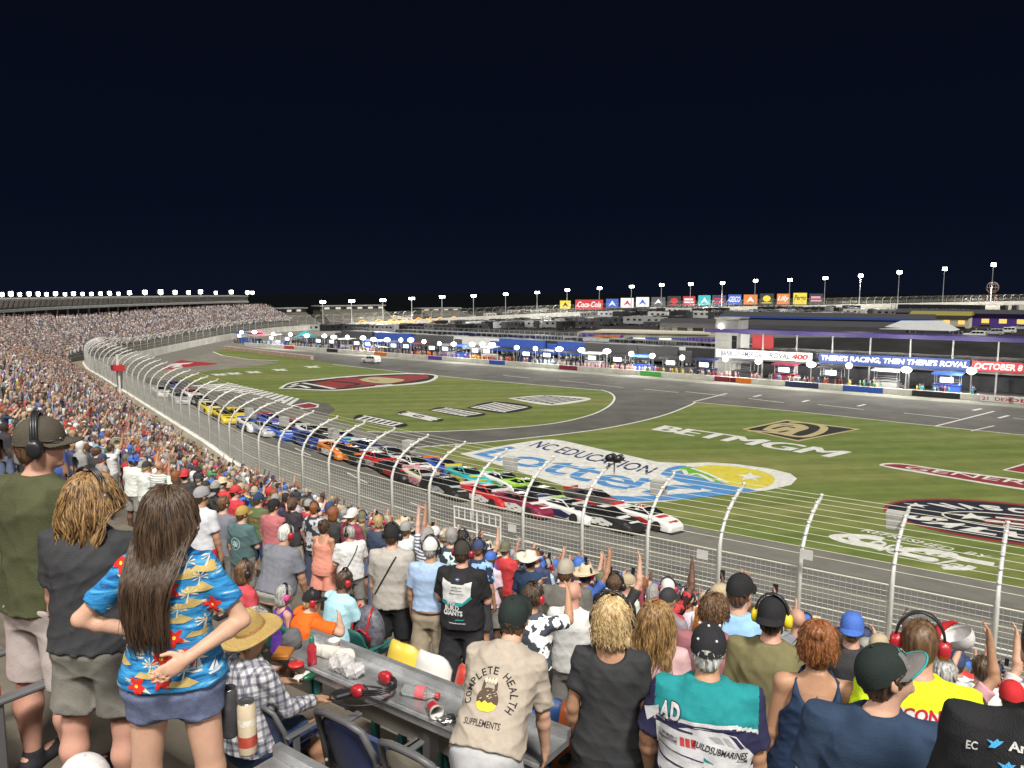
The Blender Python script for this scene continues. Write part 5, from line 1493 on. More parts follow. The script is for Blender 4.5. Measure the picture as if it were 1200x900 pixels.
def lock_hair(P, n, length, wave, seed, r=.006, back=.02, curl=0.0, seg=9, pinch=1.0):
    """many separate tapering locks that leave the scalp and fall over head, neck and back"""
    g = np.random.default_rng(seed); k = 4
    ea = np.array((.084, .103, .102)); o = np.array((0, -.008, .022))
    U = lambda v: v / (np.linalg.norm(v, axis=-1, keepdims=True) + 1e-9)
    th = g.uniform(-math.pi, math.pi, n * 2); ph = np.arccos(g.uniform(-.25, .99, n * 2)); fr = np.sin(th)
    m = ~((fr > .15) & (np.cos(ph) < .45 + .25 * fr)); th, ph = th[m][:n], ph[m][:n]; n = len(th)
    p = np.stack([np.sin(ph) * np.cos(th), np.sin(ph) * np.sin(th), np.cos(ph)], 1) * ea + o
    step = (length * g.uniform(.72, 1.08, n) / seg)[:, None]; a1, a2 = g.uniform(0, 6.28, (2, n)); f1 = g.uniform(.8, 1.3, n)
    d = U(np.stack([p[:, 0] * 1.2, p[:, 1] * 1.2 - .02, np.full(n, .02)], 1)); pts = [p]
    for i in range(seg):
        c = p - o; e = np.sum((c / (ea + .004)) ** 2, 1); nr = U(c / ea ** 2)
        d = U(d * .45 + (0, 0, -.75))
        q = np.minimum(0, np.sum(d * nr, 1))[:, None] * nr
        d = np.where((e < 1.1)[:, None], U(d - q), d)
        if curl: d = U(d + curl * np.stack([np.cos(a1 + i * 2.1 * f1), np.sin(a1 + i * 2.1 * f1), .25 * np.sin(a2 + i * 2.6)], 1))
        d = U(d + wave * np.stack([np.sin(a1 + i * .9 * f1), .7 * np.sin(a2 + i * .8 * f1), 0 * a1], 1))
        p = p + d * step
        c = p - o; e = np.sqrt(np.sum((c / (ea + .006)) ** 2, 1))[:, None]; p = np.where(e < 1, c / np.maximum(e, .01) + o, p)
        lay = -.05 - back * np.clip((-.08 - p[:, 2]) / .16, 0, 1) - .02 * np.cos(np.clip(p[:, 0] / .12, -1.5, 1.5))
        p[:, 1] = np.where(p[:, 2] < -.08, np.minimum(p[:, 1], lay + .012 * np.sin(a1)), p[:, 1])
        p[:, 0] = np.where(p[:, 2] < -.06, p[:, 0] * pinch, p[:, 0])
        pts.append(p)
    Q = np.stack(pts, 1)                                    # n, seg + 1, 3
    fly = np.where(g.uniform(0, 1, n) < .22, g.uniform(.3, 1, n), g.uniform(0, .12, n))[:, None, None] * (np.arange(seg + 1) / seg)[None, :, None] ** 1.3
    Q = Q + fly * (U((Q - o) * (1, 1, .15)) * .022 + .012 * np.sin(a1)[:, None, None] * np.array((1, 0, .4)))
    rr = r * (g.uniform(.7, 1.25, n) * np.where(fly[:, -1, 0] > .25, .38, 1))[:, None] * np.concatenate([[.55], np.linspace(1, .95, seg - 3), [.75, .5, .15]])[None]
    t = U(np.gradient(Q, axis=1)); u = U(np.cross(t, (.3, .9, .1))); w = np.cross(t, u)
    V = np.stack([Q + rr[..., None] * (math.cos(2 * math.pi * j / k) * u * 1.5 + math.sin(2 * math.pi * j / k) * w) for j in range(k)], 2).reshape(-1, 3)
    b = (np.arange(n) * (seg + 1) * k)[:, None, None] + (np.arange(seg) * k)[None, :, None]; j = np.arange(k)[None, None]; j2 = (j + 1) % k
    F = np.stack([b + j, b + j2, b + k + j2, b + k + j], -1).reshape(-1, 4)
    return xf(P, V), F, None

# ---------------------------------------------------------------- cloth, skin and hair surfaces
def skin(name, rgb):
    m = mat('skin_' + name, rgb, .52, .10, 9, bump=.12, bscale=120, spec=.35)
    b = m.node_tree.nodes['Principled BSDF']; b.inputs['Subsurface Weight'].default_value = .12; b.inputs['Subsurface Radius'].default_value = (.012, .005, .003); b.inputs['Subsurface Scale'].default_value = .6
    return m
SK = {'fair': skin('fair', (.52, .31, .22)), 'pink': skin('pink', (.50, .27, .20)), 'tan': skin('tan', (.40, .22, .135)), 'brown': skin('brown', (.13, .065, .04))}
def cloth(name, col, var=.10, rough=.88): return mat('cloth_' + name, col, rough, var, 22, bump=.35, bscale=240, spec=.15)
def hairm(name, c0, c1):
    if 'hair_' + name in MATS: return MATS['hair_' + name]
    m = mat('hair_' + name, c0, .45, .0, 1, spec=.4)
    n, l = m.node_tree.nodes, m.node_tree.links
    tc = n.new('ShaderNodeTexCoord'); mp = n.new('ShaderNodeMapping'); mp.inputs['Scale'].default_value = (70, 70, 5)
    t = n.new('ShaderNodeTexNoise'); t.inputs['Scale'].default_value = 1.0; t.inputs['Detail'].default_value = 4
    cr = n.new('ShaderNodeValToRGB'); cr.color_ramp.elements[0].color = (*c0, 1); cr.color_ramp.elements[1].color = (*c1, 1); cr.color_ramp.elements[0].position = .36; cr.color_ramp.elements[1].position = .66
    l.new(tc.outputs['Object'], mp.inputs[0]); l.new(mp.outputs[0], t.inputs['Vector']); l.new(t.outputs['Fac'], cr.inputs[0]); l.new(cr.outputs[0], n['Principled BSDF'].inputs['Base Color'])
    bp = n.new('ShaderNodeBump'); bp.inputs['Strength'].default_value = .5; bp.inputs['Distance'].default_value = .004; l.new(t.outputs['Fac'], bp.inputs['Height']); l.new(bp.outputs[0], n['Principled BSDF'].inputs['Normal'])
    return m
HM = {'dark': hairm('dark', (.026, .016, .010), (.090, .054, .032)), 'brown': hairm('brown', (.055, .030, .016), (.16, .088, .045)), 'blond': hairm('blond', (.26, .17, .075), (.62, .46, .24)), 'grey': hairm('grey', (.16, .155, .15), (.46, .45, .43)),
      'white': hairm('white', (.34, .33, .31), (.70, .69, .66)), 'red': hairm('red', (.12, .04, .015), (.30, .12, .045)), 'caramel': hairm('caramel', (.075, .040, .018), (.36, .215, .085))}
plastic_k = mat('black_plastic', (.018, .018, .02), .35, .05, 10)
plastic_r = mat('red_plastic', (.38, .02, .03), .3, .05, 10)

# prints on cloth: flat shapes cast onto the back of a shirt along the way the person faces
def tri_fill(polys, fine=.02):
    """list of closed 2D outlines -> fine triangles"""
    bm = bmesh.new()
    for p in polys:
        try: bm.faces.new([bm.verts.new((x, y, 0)) for x, y in p])
        except Exception: pass
    bmesh.ops.triangulate(bm, faces=bm.faces)
    for _ in range(4):
        es = [e for e in bm.edges if e.calc_length() > fine]
        if not es: break
        bmesh.ops.subdivide_edges(bm, edges=es, cuts=1); bmesh.ops.triangulate(bm, faces=[f for f in bm.faces if len(f.verts) > 3])
    bm.verts.index_update(); v = np.array([q.co[:2] for q in bm.verts]); f = [[q.index for q in p.verts] for p in bm.faces]; bm.free()
    return v, f
class Printer:
    def __init__(s, P, V, F, parent, sgn=-1):
        s.P = P; s.parent = parent; s.bv = BVHTree.FromPolygons([tuple(q) for q in V], F.tolist()); s.lift = .0025; s.sgn = sgn; s.sx = 1.0; s.sz = 1.0; s.oz = 0.0; s.pitch = 0.0
    def project(s, v2, f, yaw=0.0):
        P = s.P; out = []; ok = []
        Y = unit(P.Y * math.cos(yaw) + P.X * math.sin(yaw)); X = unit(P.X * math.cos(yaw) - P.Y * math.sin(yaw))
        c_, s_ = math.cos(s.pitch), math.sin(s.pitch); D = -s.sgn * Y * c_ - P.A * s_; U_ = P.A * c_ - s.sgn * Y * s_
        for x, z in v2:
            x = x * s.sx; z = z * s.sz + s.oz
            o = P.pel + X * x + P.A * .42 + U_ * (z - .42) + s.sgn * Y * .10 - D * .7
            h = s.bv.ray_cast(Vector(o), Vector(D))
            if h[0] is None: out.append((0, 0, 0)); ok.append(False)
            else:
                n = np.array(h[1]);
                if np.dot(n, s.sgn * Y) < 0: n = -n
                out.append(np.array(h[0]) + n * s.lift); ok.append(h[3] < 1.05)
        return out, [q for q in f if all(ok[i] for i in q)]
    def put(s, name, v2, f, m, yaw=0.0, lift=None):
        if lift: s.lift = lift
        v, g = s.project(v2, f, yaw)
        if not g: return None
        return mesh_obj(name, v, g, m, s.parent, None, True)
    def text(s, t, c, w, hgt, m, rot=0, bold=0, shear=0, yaw=0, name='lettering', lift=None):
        uv, f, _ = text_mesh(t, bold, shear, 1.0, .12)
        v = (uv - .5) * (w, hgt); a = R(rot); v = v @ np.array([[math.cos(a), math.sin(a)], [-math.sin(a), math.cos(a)]]) + np.array(c)
        return s.put(name, v, f, m, yaw, lift)
    def arc(s, t, c, r, a0, a1, hgt, m, bold=0, squash=1.0, flip=False, name='lettering'):
        V = []; F = []; n = len(t)
        for i, ch in enumerate(t):
            if ch == ' ': continue
            a = R(a0 + (a1 - a0) * (i + .5) / n); uv, f, asp = text_mesh(ch, bold, 0, 1.0, .15)
            w = min(abs(R(a1 - a0)) / n * r * .86, hgt * asp * 1.05); v = (uv - .5) * (w, hgt)
            rot = a - math.pi / 2 if not flip else a + math.pi / 2
            v = v @ np.array([[math.cos(rot), math.sin(rot)], [-math.sin(rot), math.cos(rot)]]) + np.array(c) + r * np.array((math.cos(a), math.sin(a) * squash))
            b = len(V); V += list(v); F += [[b + q for q in g] for g in f]
        return s.put(name, np.array(V), F, m)
    def shape(s, name, polys, m, lift=None, yaw=0.0, fine=.02):
        v, f = tri_fill(polys, fine); return s.put(name, v, f, m, yaw, lift)
def disc(cx, cy, rx, ry=None, n=22, a0=0): ry = ry or rx; return [(cx + rx * math.cos(a), cy + ry * math.sin(a)) for a in np.linspace(a0, a0 + 2 * math.pi, n, False)]
def petals(cx, cy, r, n=5, a0=0, depth=.45): return [(cx + r * (1 - depth * abs(math.sin(n * a / 2)) ** 2 * .9) * math.cos(a + a0), cy + r * (1 - depth * abs(math.sin(n * a / 2)) ** 2 * .9) * math.sin(a + a0)) for a in np.linspace(0, 2 * math.pi, n * 8, False)]
# ================================================================ COUNTERS, SEATS AND THINGS ON THEM
alu = mat('brushed_aluminium', (.50, .51, .52), .42, .30, 7, metal=.75, bump=.05, bscale=90, stretch=(1, 1, 1))
alu_leg = mat('aluminium_leg', (.34, .34, .34), .5, .1, 5, metal=.5)
RZ = -R(36)                                       # x along the row to the right, y towards the track
def row_xy(p, a): return (NV[0] * p + UV[0] * a, NV[1] * p + UV[1] * a)
def a_at(px, p):
    c = (px - 600) / FPX; y = p / (NV[0] * c + NV[1]); return UV[0] * c * y + UV[1] * y
COUNTER_LABEL = ['nearest aluminium drink counter with two cans on it', 'long aluminium drink counter with headphones, bag and bottles on it', 'aluminium drink counter in front of the empty coloured seats', 'aluminium counter behind the man in the orange jersey', 'aluminium counter below the stooping man in the grey polo', 'aluminium counter below the man in the beige shirt']
for k in range(2):
    p0 = row_p(k) + (.42 if k else -.03); x, y = row_xy(p0, 0); zt = .50
    r = empty('drink_counter', (x, y, row_floor(k)), RZ, COUNTER_LABEL[k], 'counter', 'drink counters along the rows')
    a0, a1 = (a_at(650, row_p(1) + .5) if k else -7.0), (a_at(330, row_p(1) + .5) if k else a_at(262, 1.6))
    mb = MB(); mb.box((-a1, 0, zt - .035), (-a0, .23, zt)); mb.box((-a1, .215, zt + .0015), (-a0, .25, zt + .045)); mb.box((-a1, -.022, zt - .075), (-a0, -.001, zt + .004)); mb.tube([(-a1, -.02, zt - .02), (-a0, -.02, zt - .02)], .016, 8)
    o = obj('counter_top', mb, alu, r)
    for u in np.arange(-a1 + 1.05, -a0, 1.55):
        mb = MB(); mb.beam((u, .16, 0), (u, .16, zt - .04), .07, .05); mb.box((u - .08, .1, 0), (u + .08, .22, .012)); obj('leg', mb, alu_leg, r)
    mb = MB(); mb.box((-a1, .30, .06), (-a0, .34, .22)); obj('kick_rail', mb, mat('white_rail', (.50, .48, .43), .6, .2, 2), r)
# folding seats
SEATC = {'red': (.50, .045, .03), 'white': (.62, .61, .58), 'yellow': (.62, .45, .06), 'blue': (.05, .14, .42), 'navy': (.035, .05, .13), 'beige': (.36, .33, .26), 'orange': (.62, .15, .03), 'teal': (.02, .14, .13)}
seat_teal = mat('seat_teal', (.015, .10, .09), .5, .1, 4)
seat_grey = mat('seat_frame_grey', (.10, .10, .105), .45, .1, 4)
def seat(p, a, k, col, label, framed=False, fold=True, sc=.79, tilt=.10, xs=1.0):
    x, y = row_xy(p, a)
    r = empty('folding_seat', (x, y, row_floor(k)), RZ, label, 'seat', 'folding stadium seats')
    r.scale = (sc * xs, sc, sc); m = mat('seat_' + col, SEATC[col], .35, .06, 3)
    def panel(w, h, dep, z0, y0, rk):
        V = []; F = []; nu, nv = 13, 7
        for s_ in (0, 1):
            for j in range(nv):
                v = j / (nv - 1)
                for i in range(nu):
                    u = 2 * i / (nu - 1) - 1; e = 1 - .22 * abs(u) ** 5 if v > .6 else 1
                    V.append((u * w / 2 * (1 - .10 * v * v), y0 - rk * v + dep * (1 - u * u) * -1 + .016 * s_ + dep, z0 + h * v * e))
        n = nu * nv
        for j in range(nv - 1):
            for i in range(nu - 1):
                q = j * nu + i; F.append((q, q + 1, q + nu + 1, q + nu)); F.append((n + q + nu, n + q + nu + 1, n + q + 1, n + q))
        for i in range(nu - 1): F += [(i + 1, i, n + i, n + i + 1), (n - nu + i, n - nu + i + 1, 2 * n - nu + i + 1, 2 * n - nu + i)]
        for j in range(nv - 1): F += [(j * nu, (j + 1) * nu, n + (j + 1) * nu, n + j * nu), ((j + 1) * nu + nu - 1, j * nu + nu - 1, n + j * nu + nu - 1, n + (j + 1) * nu + nu - 1)]
        return V, F
    V, F = panel(.44, .40, .05, .34, 0, tilt); mesh_obj('backrest', V, F, m, r, None, True)
    if framed:
        mb = MB(); mb.tube([(-.235, .03, .30), (-.24, -.01, .55), (-.20, -.085, .745), (-.1, -.10, .775), (.1, -.10, .775), (.20, -.085, .745), (.24, -.01, .55), (.235, .03, .30)], .022, 8); obj('frame', mb, seat_grey, r, True)
    mb = MB()
    if fold: mb.box((-.21, .10, .33), (.21, .14, .58))
    else: mb.box((-.21, .10, .34), (.21, .46, .38))
    o = obj('seat_pan', mb, m, r); o.modifiers.new('round', 'BEVEL').width = .018
    for sx in (-1, 1):
        mb = MB(); mb.box((sx * .27 - .03, -.02, .50), (sx * .27 + .03, .34, .53)); mb.box((sx * .27 - .015, .05, .0), (sx * .27 + .015, .12, .50)); o = obj('armrest', mb, seat_grey if framed else seat_teal, r)
        o.modifiers.new('round', 'BEVEL').width = .010
    mb = MB()
    for sx in (-.16, .16): mb.ball((sx, -.052, .42), .012, 8, 4)
    obj('bolt', mb, alu_leg, r)
    return r
def row_a(px, py, z):
    """position along the row of the point of height z in that photo direction"""
    q = G(px, py, z); return UV[0] * q[0] + UV[1] * q[1], NV[0] * q[0] + NV[1] * q[1]
p2 = row_p(2) + .12
for px, c, l in ((452, 'yellow', 'yellow folding seat beyond the counter, left of the white one'), (487, 'white', 'white folding seat between the yellow and the red one'), (538, 'red', 'red folding seat beyond the counter beside the man bending over'), (600, 'white', 'white folding seat half hidden by the man bending over'), (634, 'blue', 'blue folding seat right of the man bending over'), (668, 'orange', 'orange red folding seat beside the woman in the charcoal top')):
    seat(p2 - .06, a_at(px, p2), 2, c, l, sc=1.07, tilt=-.12, xs=.66)
p1 = row_p(1) + .06
seat(p1, a_at(397, p1), 1, 'navy', 'navy mesh-backed seat with grey frame beside the seated straw hat man', True)
seat(p1, a_at(480, p1), 1, 'beige', 'beige seat with grey frame at the bottom edge, right of the navy one', True)
seat(p1 - .02, a_at(300, p1), 1, 'navy', 'dark blue seat under the man in the straw hat', True, False, .62)
p0 = row_p(0) - .36
seat(p0, a_at(-95, p0), 0, 'red', 'red seat with grey frame in the bottom left corner', True, sc=.95)
for k, pxs in ((3, (330, 366, 300)), (4, (406, 350))):
    for px in pxs:
        p_ = row_p(k) - .05; seat(p_, a_at(px, p_), k, 'teal', {330: 'dark teal seat under the woman in purple', 366: 'dark teal seat under the man in the orange jersey', 300: 'dark teal seat under the child in red', 406: 'dark teal seat under the man in pale blue', 350: 'dark teal seat behind the woman in purple'}[px], False, False)

def on_counter(px, py, k):
    z = row_floor(k) + .502; q = G(px, py, z); return q
def lathe_thing(name, loc, prof, m, label, cat, parts=(), n=20, rot=(0, 0, 0), parent_group=None):
    r = empty(name, loc, 0, label, cat, parent_group); r.rotation_euler = rot
    mb = MB(); mb.lathe(prof, n); obj('body', mb, m, r, True)
    for pn, pp, pm in parts: mb = MB(); mb.lathe(pp, n); obj(pn, mb, pm, r, True)
    return r
can_al = mat('can_metal', (.45, .45, .46), .25, .05, 5, metal=.9)
CANP = [(0, 0), (.025, .001), (.0285, .008), (.0285, .155), (.024, .168)]
canl = [(.0235, .166), (.0255, .171), (.0245, .173), (.022, .169), (0, .168)]
c1 = lathe_thing('tall_can', on_counter(291, 882, 0), CANP, mat('can_cream', (.52, .43, .30), .35, .12, 12), 'tall cream and red drink can standing on the nearest counter', 'can', [('lid', canl, can_al)]); c1.scale = (1.25, 1.25, 1.25)
for z, cc, hh in ((.03, (.35, .05, .03), .035), (.10, (.55, .5, .42), .02)):
    mb = MB(); mb.lathe([(.0289, z), (.0289, z + hh)], 20); obj('label_band', mb, mat(f'can_band{int(z*100)}', cc, .4, .3, 60), c1, True)
mb = MB()
text_on(mb, 'DRAFT', [(-.02, -.0292, .105), (.02, -.0292, .105), (.02, -.0292, .125), (-.02, -.0292, .125)], .01) if False else None
c2 = lathe_thing('tall_can', on_counter(270, 862, 0), CANP, mat('can_dark', (.07, .07, .08), .3, .3, 30), 'dark tall drink can behind the cream one', 'can', [('lid', canl, can_al)]); c2.scale = (1.2, 1.2, 1.2)
sb_ = lathe_thing('sports_bottle', on_counter(366, 778, 1), [(0, 0), (.035, .002), (.036, .03), (.032, .06), (.036, .09), (.034, .12), (.017, .15), (.016, .16)], mat('red_drink', (.42, .03, .045), .15, .1, 8, coat=.5), 'red sports drink bottle with green cap on the counter', 'bottle', [('cap', [(.019, .157), (.019, .185), (.012, .198), (0, .2)], mat('cap_green', (.02, .16, .10), .4, .05))])
lid = lathe_thing('bottle_lid', on_counter(347, 780, 1), [(0, 0), (.055, 0), (.058, .012), (.05, .022), (0, .024)], mat('lid_red', (.5, .03, .03), .4, .05), 'round red lid lying on the counter', 'lid')
clear = bpy.data.materials.new('clear_plastic'); clear.use_nodes = True
_b = clear.node_tree.nodes['Principled BSDF']; _b.inputs['Base Color'].default_value = (.85, .88, .88, 1); _b.inputs['Roughness'].default_value = .08; _b.inputs['Transmission Weight'].default_value = .85; _b.inputs['IOR'].default_value = 1.2
q = on_counter(472, 814, 1)
wb = lathe_thing('water_bottle', (q[0], q[1], q[2] + .033), [(0, 0), (.03, .002), (.032, .02), (.029, .05), (.032, .08), (.032, .14), (.014, .185), (.013, .20)], clear, 'clear plastic bottle with red label lying on the counter', 'bottle', [('wrapper', [(.0328, .085), (.0328, .135)], mat('wrapper_red', (.62, .12, .14), .4, .2, 40)), ('cap', [(.015, .195), (.015, .215), (0, .216)], mat('cap_red', (.5, .03, .03), .4, .05))], rot=(R(90), 0, R(70)))
gb = lathe_thing('green_bottle', on_counter(368, 795, 1), [(0, 0), (.028, .002), (.028, .05), (.02, .09), (.012, .10)], mat('dark_green_plastic', (.01, .10, .05), .3, .05), 'small dark green flask lying in front of the clear bag', 'bottle', [('cap', [(.014, .10), (.014, .13), (0, .131)], plastic_k)], rot=(R(90), 0, R(-40)))
gb.location.z += .022; gb.scale = (.7, .7, .7); sb_.scale = (.8, .8, .85); lid.scale = (.8, .8, .8)
hq = on_counter(437, 812, 1)
hp = empty('ear_defenders', (hq[0], hq[1], hq[2] + .055), R(60), 'black and red ear defenders lying on the counter', 'headphones'); hp.rotation_euler = (R(80), 0, R(50))
pm_ = phones_mesh(); f0 = MB(); f1 = MB()
for ff, m_ in zip(pm_.f, pm_.m): (f0 if m_ == 0 else f1).f.append(ff)
f0.v = pm_.v; f1.v = pm_.v; f0.m = [0] * len(f0.f); f1.m = [0] * len(f1.f)
obj('headband', f0, plastic_k, hp, True); obj('ear_cup', f1, plastic_r, hp, True)
mb = MB(); pts = [(hq[0] + .16 * math.cos(t) - .06, hq[1] + .10 * math.sin(t) - .04, hq[2] + .006) for t in np.linspace(.3, 5.6, 24)]; mb.tube(pts, .005, 6)
o = world_obj('audio_cable', mb, plastic_k, hq); tag(o, 'thin black audio cable looped round the ear defenders', 'cable')
rq = on_counter(411, 814, 1); mb = MB(); mb.box((-.03, -.09, 0), (.03, .09, .028)); o = obj('radio_scanner', mb, plastic_k, None, False, rq); o.rotation_euler = (0, 0, R(-60)); o.modifiers.new('round', 'BEVEL').width = .008
tag(o, 'flat black radio scanner lying beside the ear defenders', 'radio')
# crumpled clear plastic bag
f = Field((-.24, -.17, -.02), (.24, .17, .24), .007)
for x, y, z, r in ((-.10, 0, .06, .07), (.0, .02, .08, .085), (.10, .01, .06, .07), (.14, .05, .10, .05), (-.04, .03, .11, .06)): f.ell((x, y, z), (r, r * .8, r), .05)
f.wrinkle(.016, 5, .06, .9); f.plane((0, 0, 0), (0, 0, -1)); V, F = f.mesh()
bag_m = bpy.data.materials.new('clear_bag'); bag_m.use_nodes = True
_b = bag_m.node_tree.nodes['Principled BSDF']; _b.inputs['Base Color'].default_value = (.62, .60, .60, 1); _b.inputs['Roughness'].default_value = .18; _b.inputs['Alpha'].default_value = .62
o = np_mesh('plastic_bag', V, F, bag_m); o.location = on_counter(403, 790, 1); o.scale = (.72, .72, .6); o.rotation_euler = (0, 0, R(-40)); tag(o, 'crumpled clear plastic bag on the counter', 'bag')
tq = on_counter(388, 772, 1); f = Field((-.2, -.15, -.02), (.2, .15, .12), .008)
f.cone((-.12, 0, .03), (.12, .02, .04), .035, .04, .03); f.cone((-.05, .04, .03), (.14, -.04, .05), .03, .03, .03); f.wrinkle(.010, 9, .05, 1); f.plane((0, 0, 0), (0, 0, -1)); V, F = f.mesh()
o = np_mesh('white_towel', V, F, cloth('towel', (.60, .58, .52))); o.location = tq; o.rotation_euler = (0, 0, R(-30)); tag(o, 'rolled off-white towel behind the clear bag', 'towel')
mb = MB(); mb.box((-.05, -.07, 0), (.05, .07, .03)); o = obj('snack_box', mb, mat('box_amber', (.42, .16, .03), .5, .1), None, False, on_counter(332, 768, 1)); o.modifiers.new('round', 'BEVEL').width = .006; tag(o, 'small amber box on the counter next to the red lid', 'box')
f = Field((-.2, -.2, -.05), (.2, .2, .3), .01); f.ell((0, 0, .1), (.13, .09, .12), .03); f.ell((.02, .03, .2), (.08, .06, .05), .04); f.wrinkle(.008, 3, .08); f.plane((0, 0, 0), (0, 0, -1)); V, F = f.mesh()
o = np_mesh('grey_bag', V, F, cloth('bag_grey', (.12, .12, .13))); o.location = on_counter(342, 760, 1); o.scale = (.5, .5, .5); tag(o, 'soft dark grey bag on the counter beside the grey-haired woman', 'bag')

cup_w = mat('paper_cup', (.58, .56, .52), .7, .1, 20)
for (px, py), rt, lb in (((392, 768), (0, 0, 0), 'white paper cup standing near the back lip of the counter'), ((505, 832), (R(92), 0, R(25)), 'white paper cup tipped over at the right of the clear bottle')):
    q = on_counter(px, py, 1); c_ = lathe_thing('paper_cup', (q[0], q[1], q[2] + (.036 if rt[0] else 0)), [(0, 0), (.027, 0), (.036, .095), (.038, .097), (.034, .095), (.026, .006)], cup_w, lb, 'cup', [('sleeve', [(.0295, .025), (.0345, .075)], plastic_r)], rot=rt)
for i, (px, py, lb) in enumerate(((355, 796, 'crumpled paper napkin near the red bottle'), (523, 846, 'crumpled foil wrapper toward the right end of the counter'))):
    f = Field((-.08, -.08, -.02), (.08, .08, .08), .005); f.ell((0, 0, .012), (.052, .036, .014), .02); f.ell((.02, .01, .02), (.022, .022, .016), .02); f.wrinkle(.007, 11 + i, .03, 1); f.plane((0, 0, 0), (0, 0, -1)); V, F = f.mesh()
    o = np_mesh('wrapper', V, F, cup_w if i == 0 else can_al); o.location = on_counter(px, py, 1); tag(o, lb, 'litter')
# ================================================================ NAMED PEOPLE NEAR THE CAMERA
FG = []                                   # (px, py, row, distance, short landmark) for the labels of the others
def hat_child(P, root, mb, name, mats, smooth_=True):
    V = xf(P, np.array(mb.v)); return mesh_obj(name, V, mb.f, mats, root, mb.m, smooth_)
def fg(px, py, k, yaw, label, short, pose=None, sk='fair', shirt=None, lower=None, hair=None, cap=None, phones=None, hat=None, p=None, h=None, deco=None, shoes='dark', capflip=False, palm=None, curl=.45, scale=None, floor=None):
    p_ = row_p(k) if p is None else p
    P = Pose(**(pose or {}))
    top = P.hc + P.headM[:, 2] * (.135 if cap or hat else .122)
    q = on_row(px, py, p_); fl = row_floor(k) if floor is None else floor
    s = (q[2] - fl) / top[2] if scale is None else scale
    zz = fl if scale is None else q[2] - top[2] * s
    rz = -R(yaw); c, s_ = math.cos(rz), math.sin(rz)
    d = q[1]
    h = h or (.0095 if d < 4.2 else .0125 if d < 6 else .015)
    V, F = build_body(P, h, True, curl, palm)
    root = np_mesh('person', V, F, SK[sk]); root.scale = (s, s, s)
    root.location = (q[0] - s * (c * top[0] - s_ * top[1]), q[1] - s * (s_ * top[0] + c * top[1]), zz); root.rotation_euler = (0, 0, rz)
    tag(root, label, 'person')
    if lower: V, F = build_lower(P, h, **lower[1]); np_mesh('trousers' if lower[1].get('length', 1) > 1 else 'shorts', V, F, lower[0], root)
    pr = None
    if shirt:
        kw = dict(shirt[1]); zf = kw.pop('zone', None); V, F = build_shirt(P, h, seed=int(px), **kw); sh = np_mesh('shirt', V, F, shirt[0], root, True, zones(P, V, F, zf) if zf else None); pr = Printer(P, V, F, sh)
    if shoes: V, F = build_shoes(P, h); np_mesh('shoes', V, F, cloth('shoe_' + shoes, (.03, .03, .035) if shoes == 'dark' else (.5, .5, .48)), root)
    if hair:
        if callable(hair): hair(P, root)
        else: V, F = build_hair(P, max(.006, h * .6), hair[0], under_cap=bool(cap or hat)); np_mesh('hair', V, F, HM[hair[1]], root)
    if cap:
        hat_child(P, root, cap_mesh(capflip), 'cap', list(cap))
    if hat: hat_child(P, root, hat[0], 'hat', hat[1])
    if phones:
        pm = phones_mesh(); o = hat_child(P, root, pm, 'ear_defenders', list(phones))
    if deco: deco(pr, P, root)
    FG.append((px, py, k, p_, short, root))
    return root
KK = (plastic_k, plastic_k)
def locks(n, L, wave, m, seed, **kw):
    def f(P, root):
        V, F = build_hair(P, .008, 'buzz'); 
        V2, F2, _ = lock_hair(P, n, L, wave, seed, **kw)
        np_mesh('hair', np.concatenate([V, V2]), np.concatenate([F, F2 + len(V)]), HM[m], root)
    return f
black_c = cloth('black', (.022, .022, .024)); char_c = cloth('charcoal', (.040, .041, .044)); navy_c = cloth('navy', (.028, .048, .095)); beige_c = cloth('sand', (.40, .345, .285)); white_c = cloth('white', (.62, .62, .61)); olive_c = cloth('olive', (.070, .076, .038)); khaki_c = cloth('khaki', (.37, .31, .225))
grey_c = cloth('grey', (.20, .195, .18)); lgrey_c = cloth('light_grey', (.42, .42, .43)); denim_c = cloth('denim', (.135, .16, .265), .3); teal_c = cloth('teal', (.03, .30, .30)); neon_c = cloth('neon', (.60, .80, .025), .05); pink_c = cloth('pink', (.56, .36, .37)); mauve_c = cloth('mauve', (.30, .125, .14)); polo_c = cloth('pale_blue', (.34, .46, .66)); orange_c = cloth('orange', (.68, .13, .018)); purple_c = cloth('purple', (.09, .035, .26)); red_c = cloth('red', (.50, .03, .035)); sky_c = cloth('sky_blue', (.25, .46, .72)); shirt_c = cloth('warm_grey', (.40, .375, .34)); coral_c = cloth('coral', (.68, .28, .21)); salmon_c = cloth('salmon', (.42, .14, .15)); cyan_c = cloth('cyan', (.38, .62, .70)); slate_c = cloth('slate', (.17, .175, .205)); green_c = cloth('army_green', (.10, .13, .06)); lime_p = cloth('lime_print', (.3, .6, .1)); gold_c = cloth('gold', (.36, .25, .07)); steelteal_c = cloth('steel_teal', (.085, .145, .15)); ink = cloth('ink', (.03, .028, .03)); darkbrown_p = cloth('chocolate', (.10, .07, .05)); yellow_p = cloth('print_yellow', (.80, .60, .06)); cream_p = cloth('cream', (.62, .56, .42)); tan_p = cloth('print_tan', (.50, .38, .14)); capgreen = cloth('cap_black_green', (.022, .030, .028))

def glasses(P, root):
    mb = MB()
    for d in (-1, 1):
        mb.tube([(d * .012, .104, .018), (d * .056, .096, .020), (d * .078, .08, .02), (d * .082, .0, .018)], .0035, 6); mb.tube([(d * .034 + .021 * math.cos(a), .100, .012 + .016 * math.sin(a)) for a in np.linspace(0, 6.283, 13)], .0025, 5)
    hat_child(P, root, mb, 'glasses', [plastic_k])
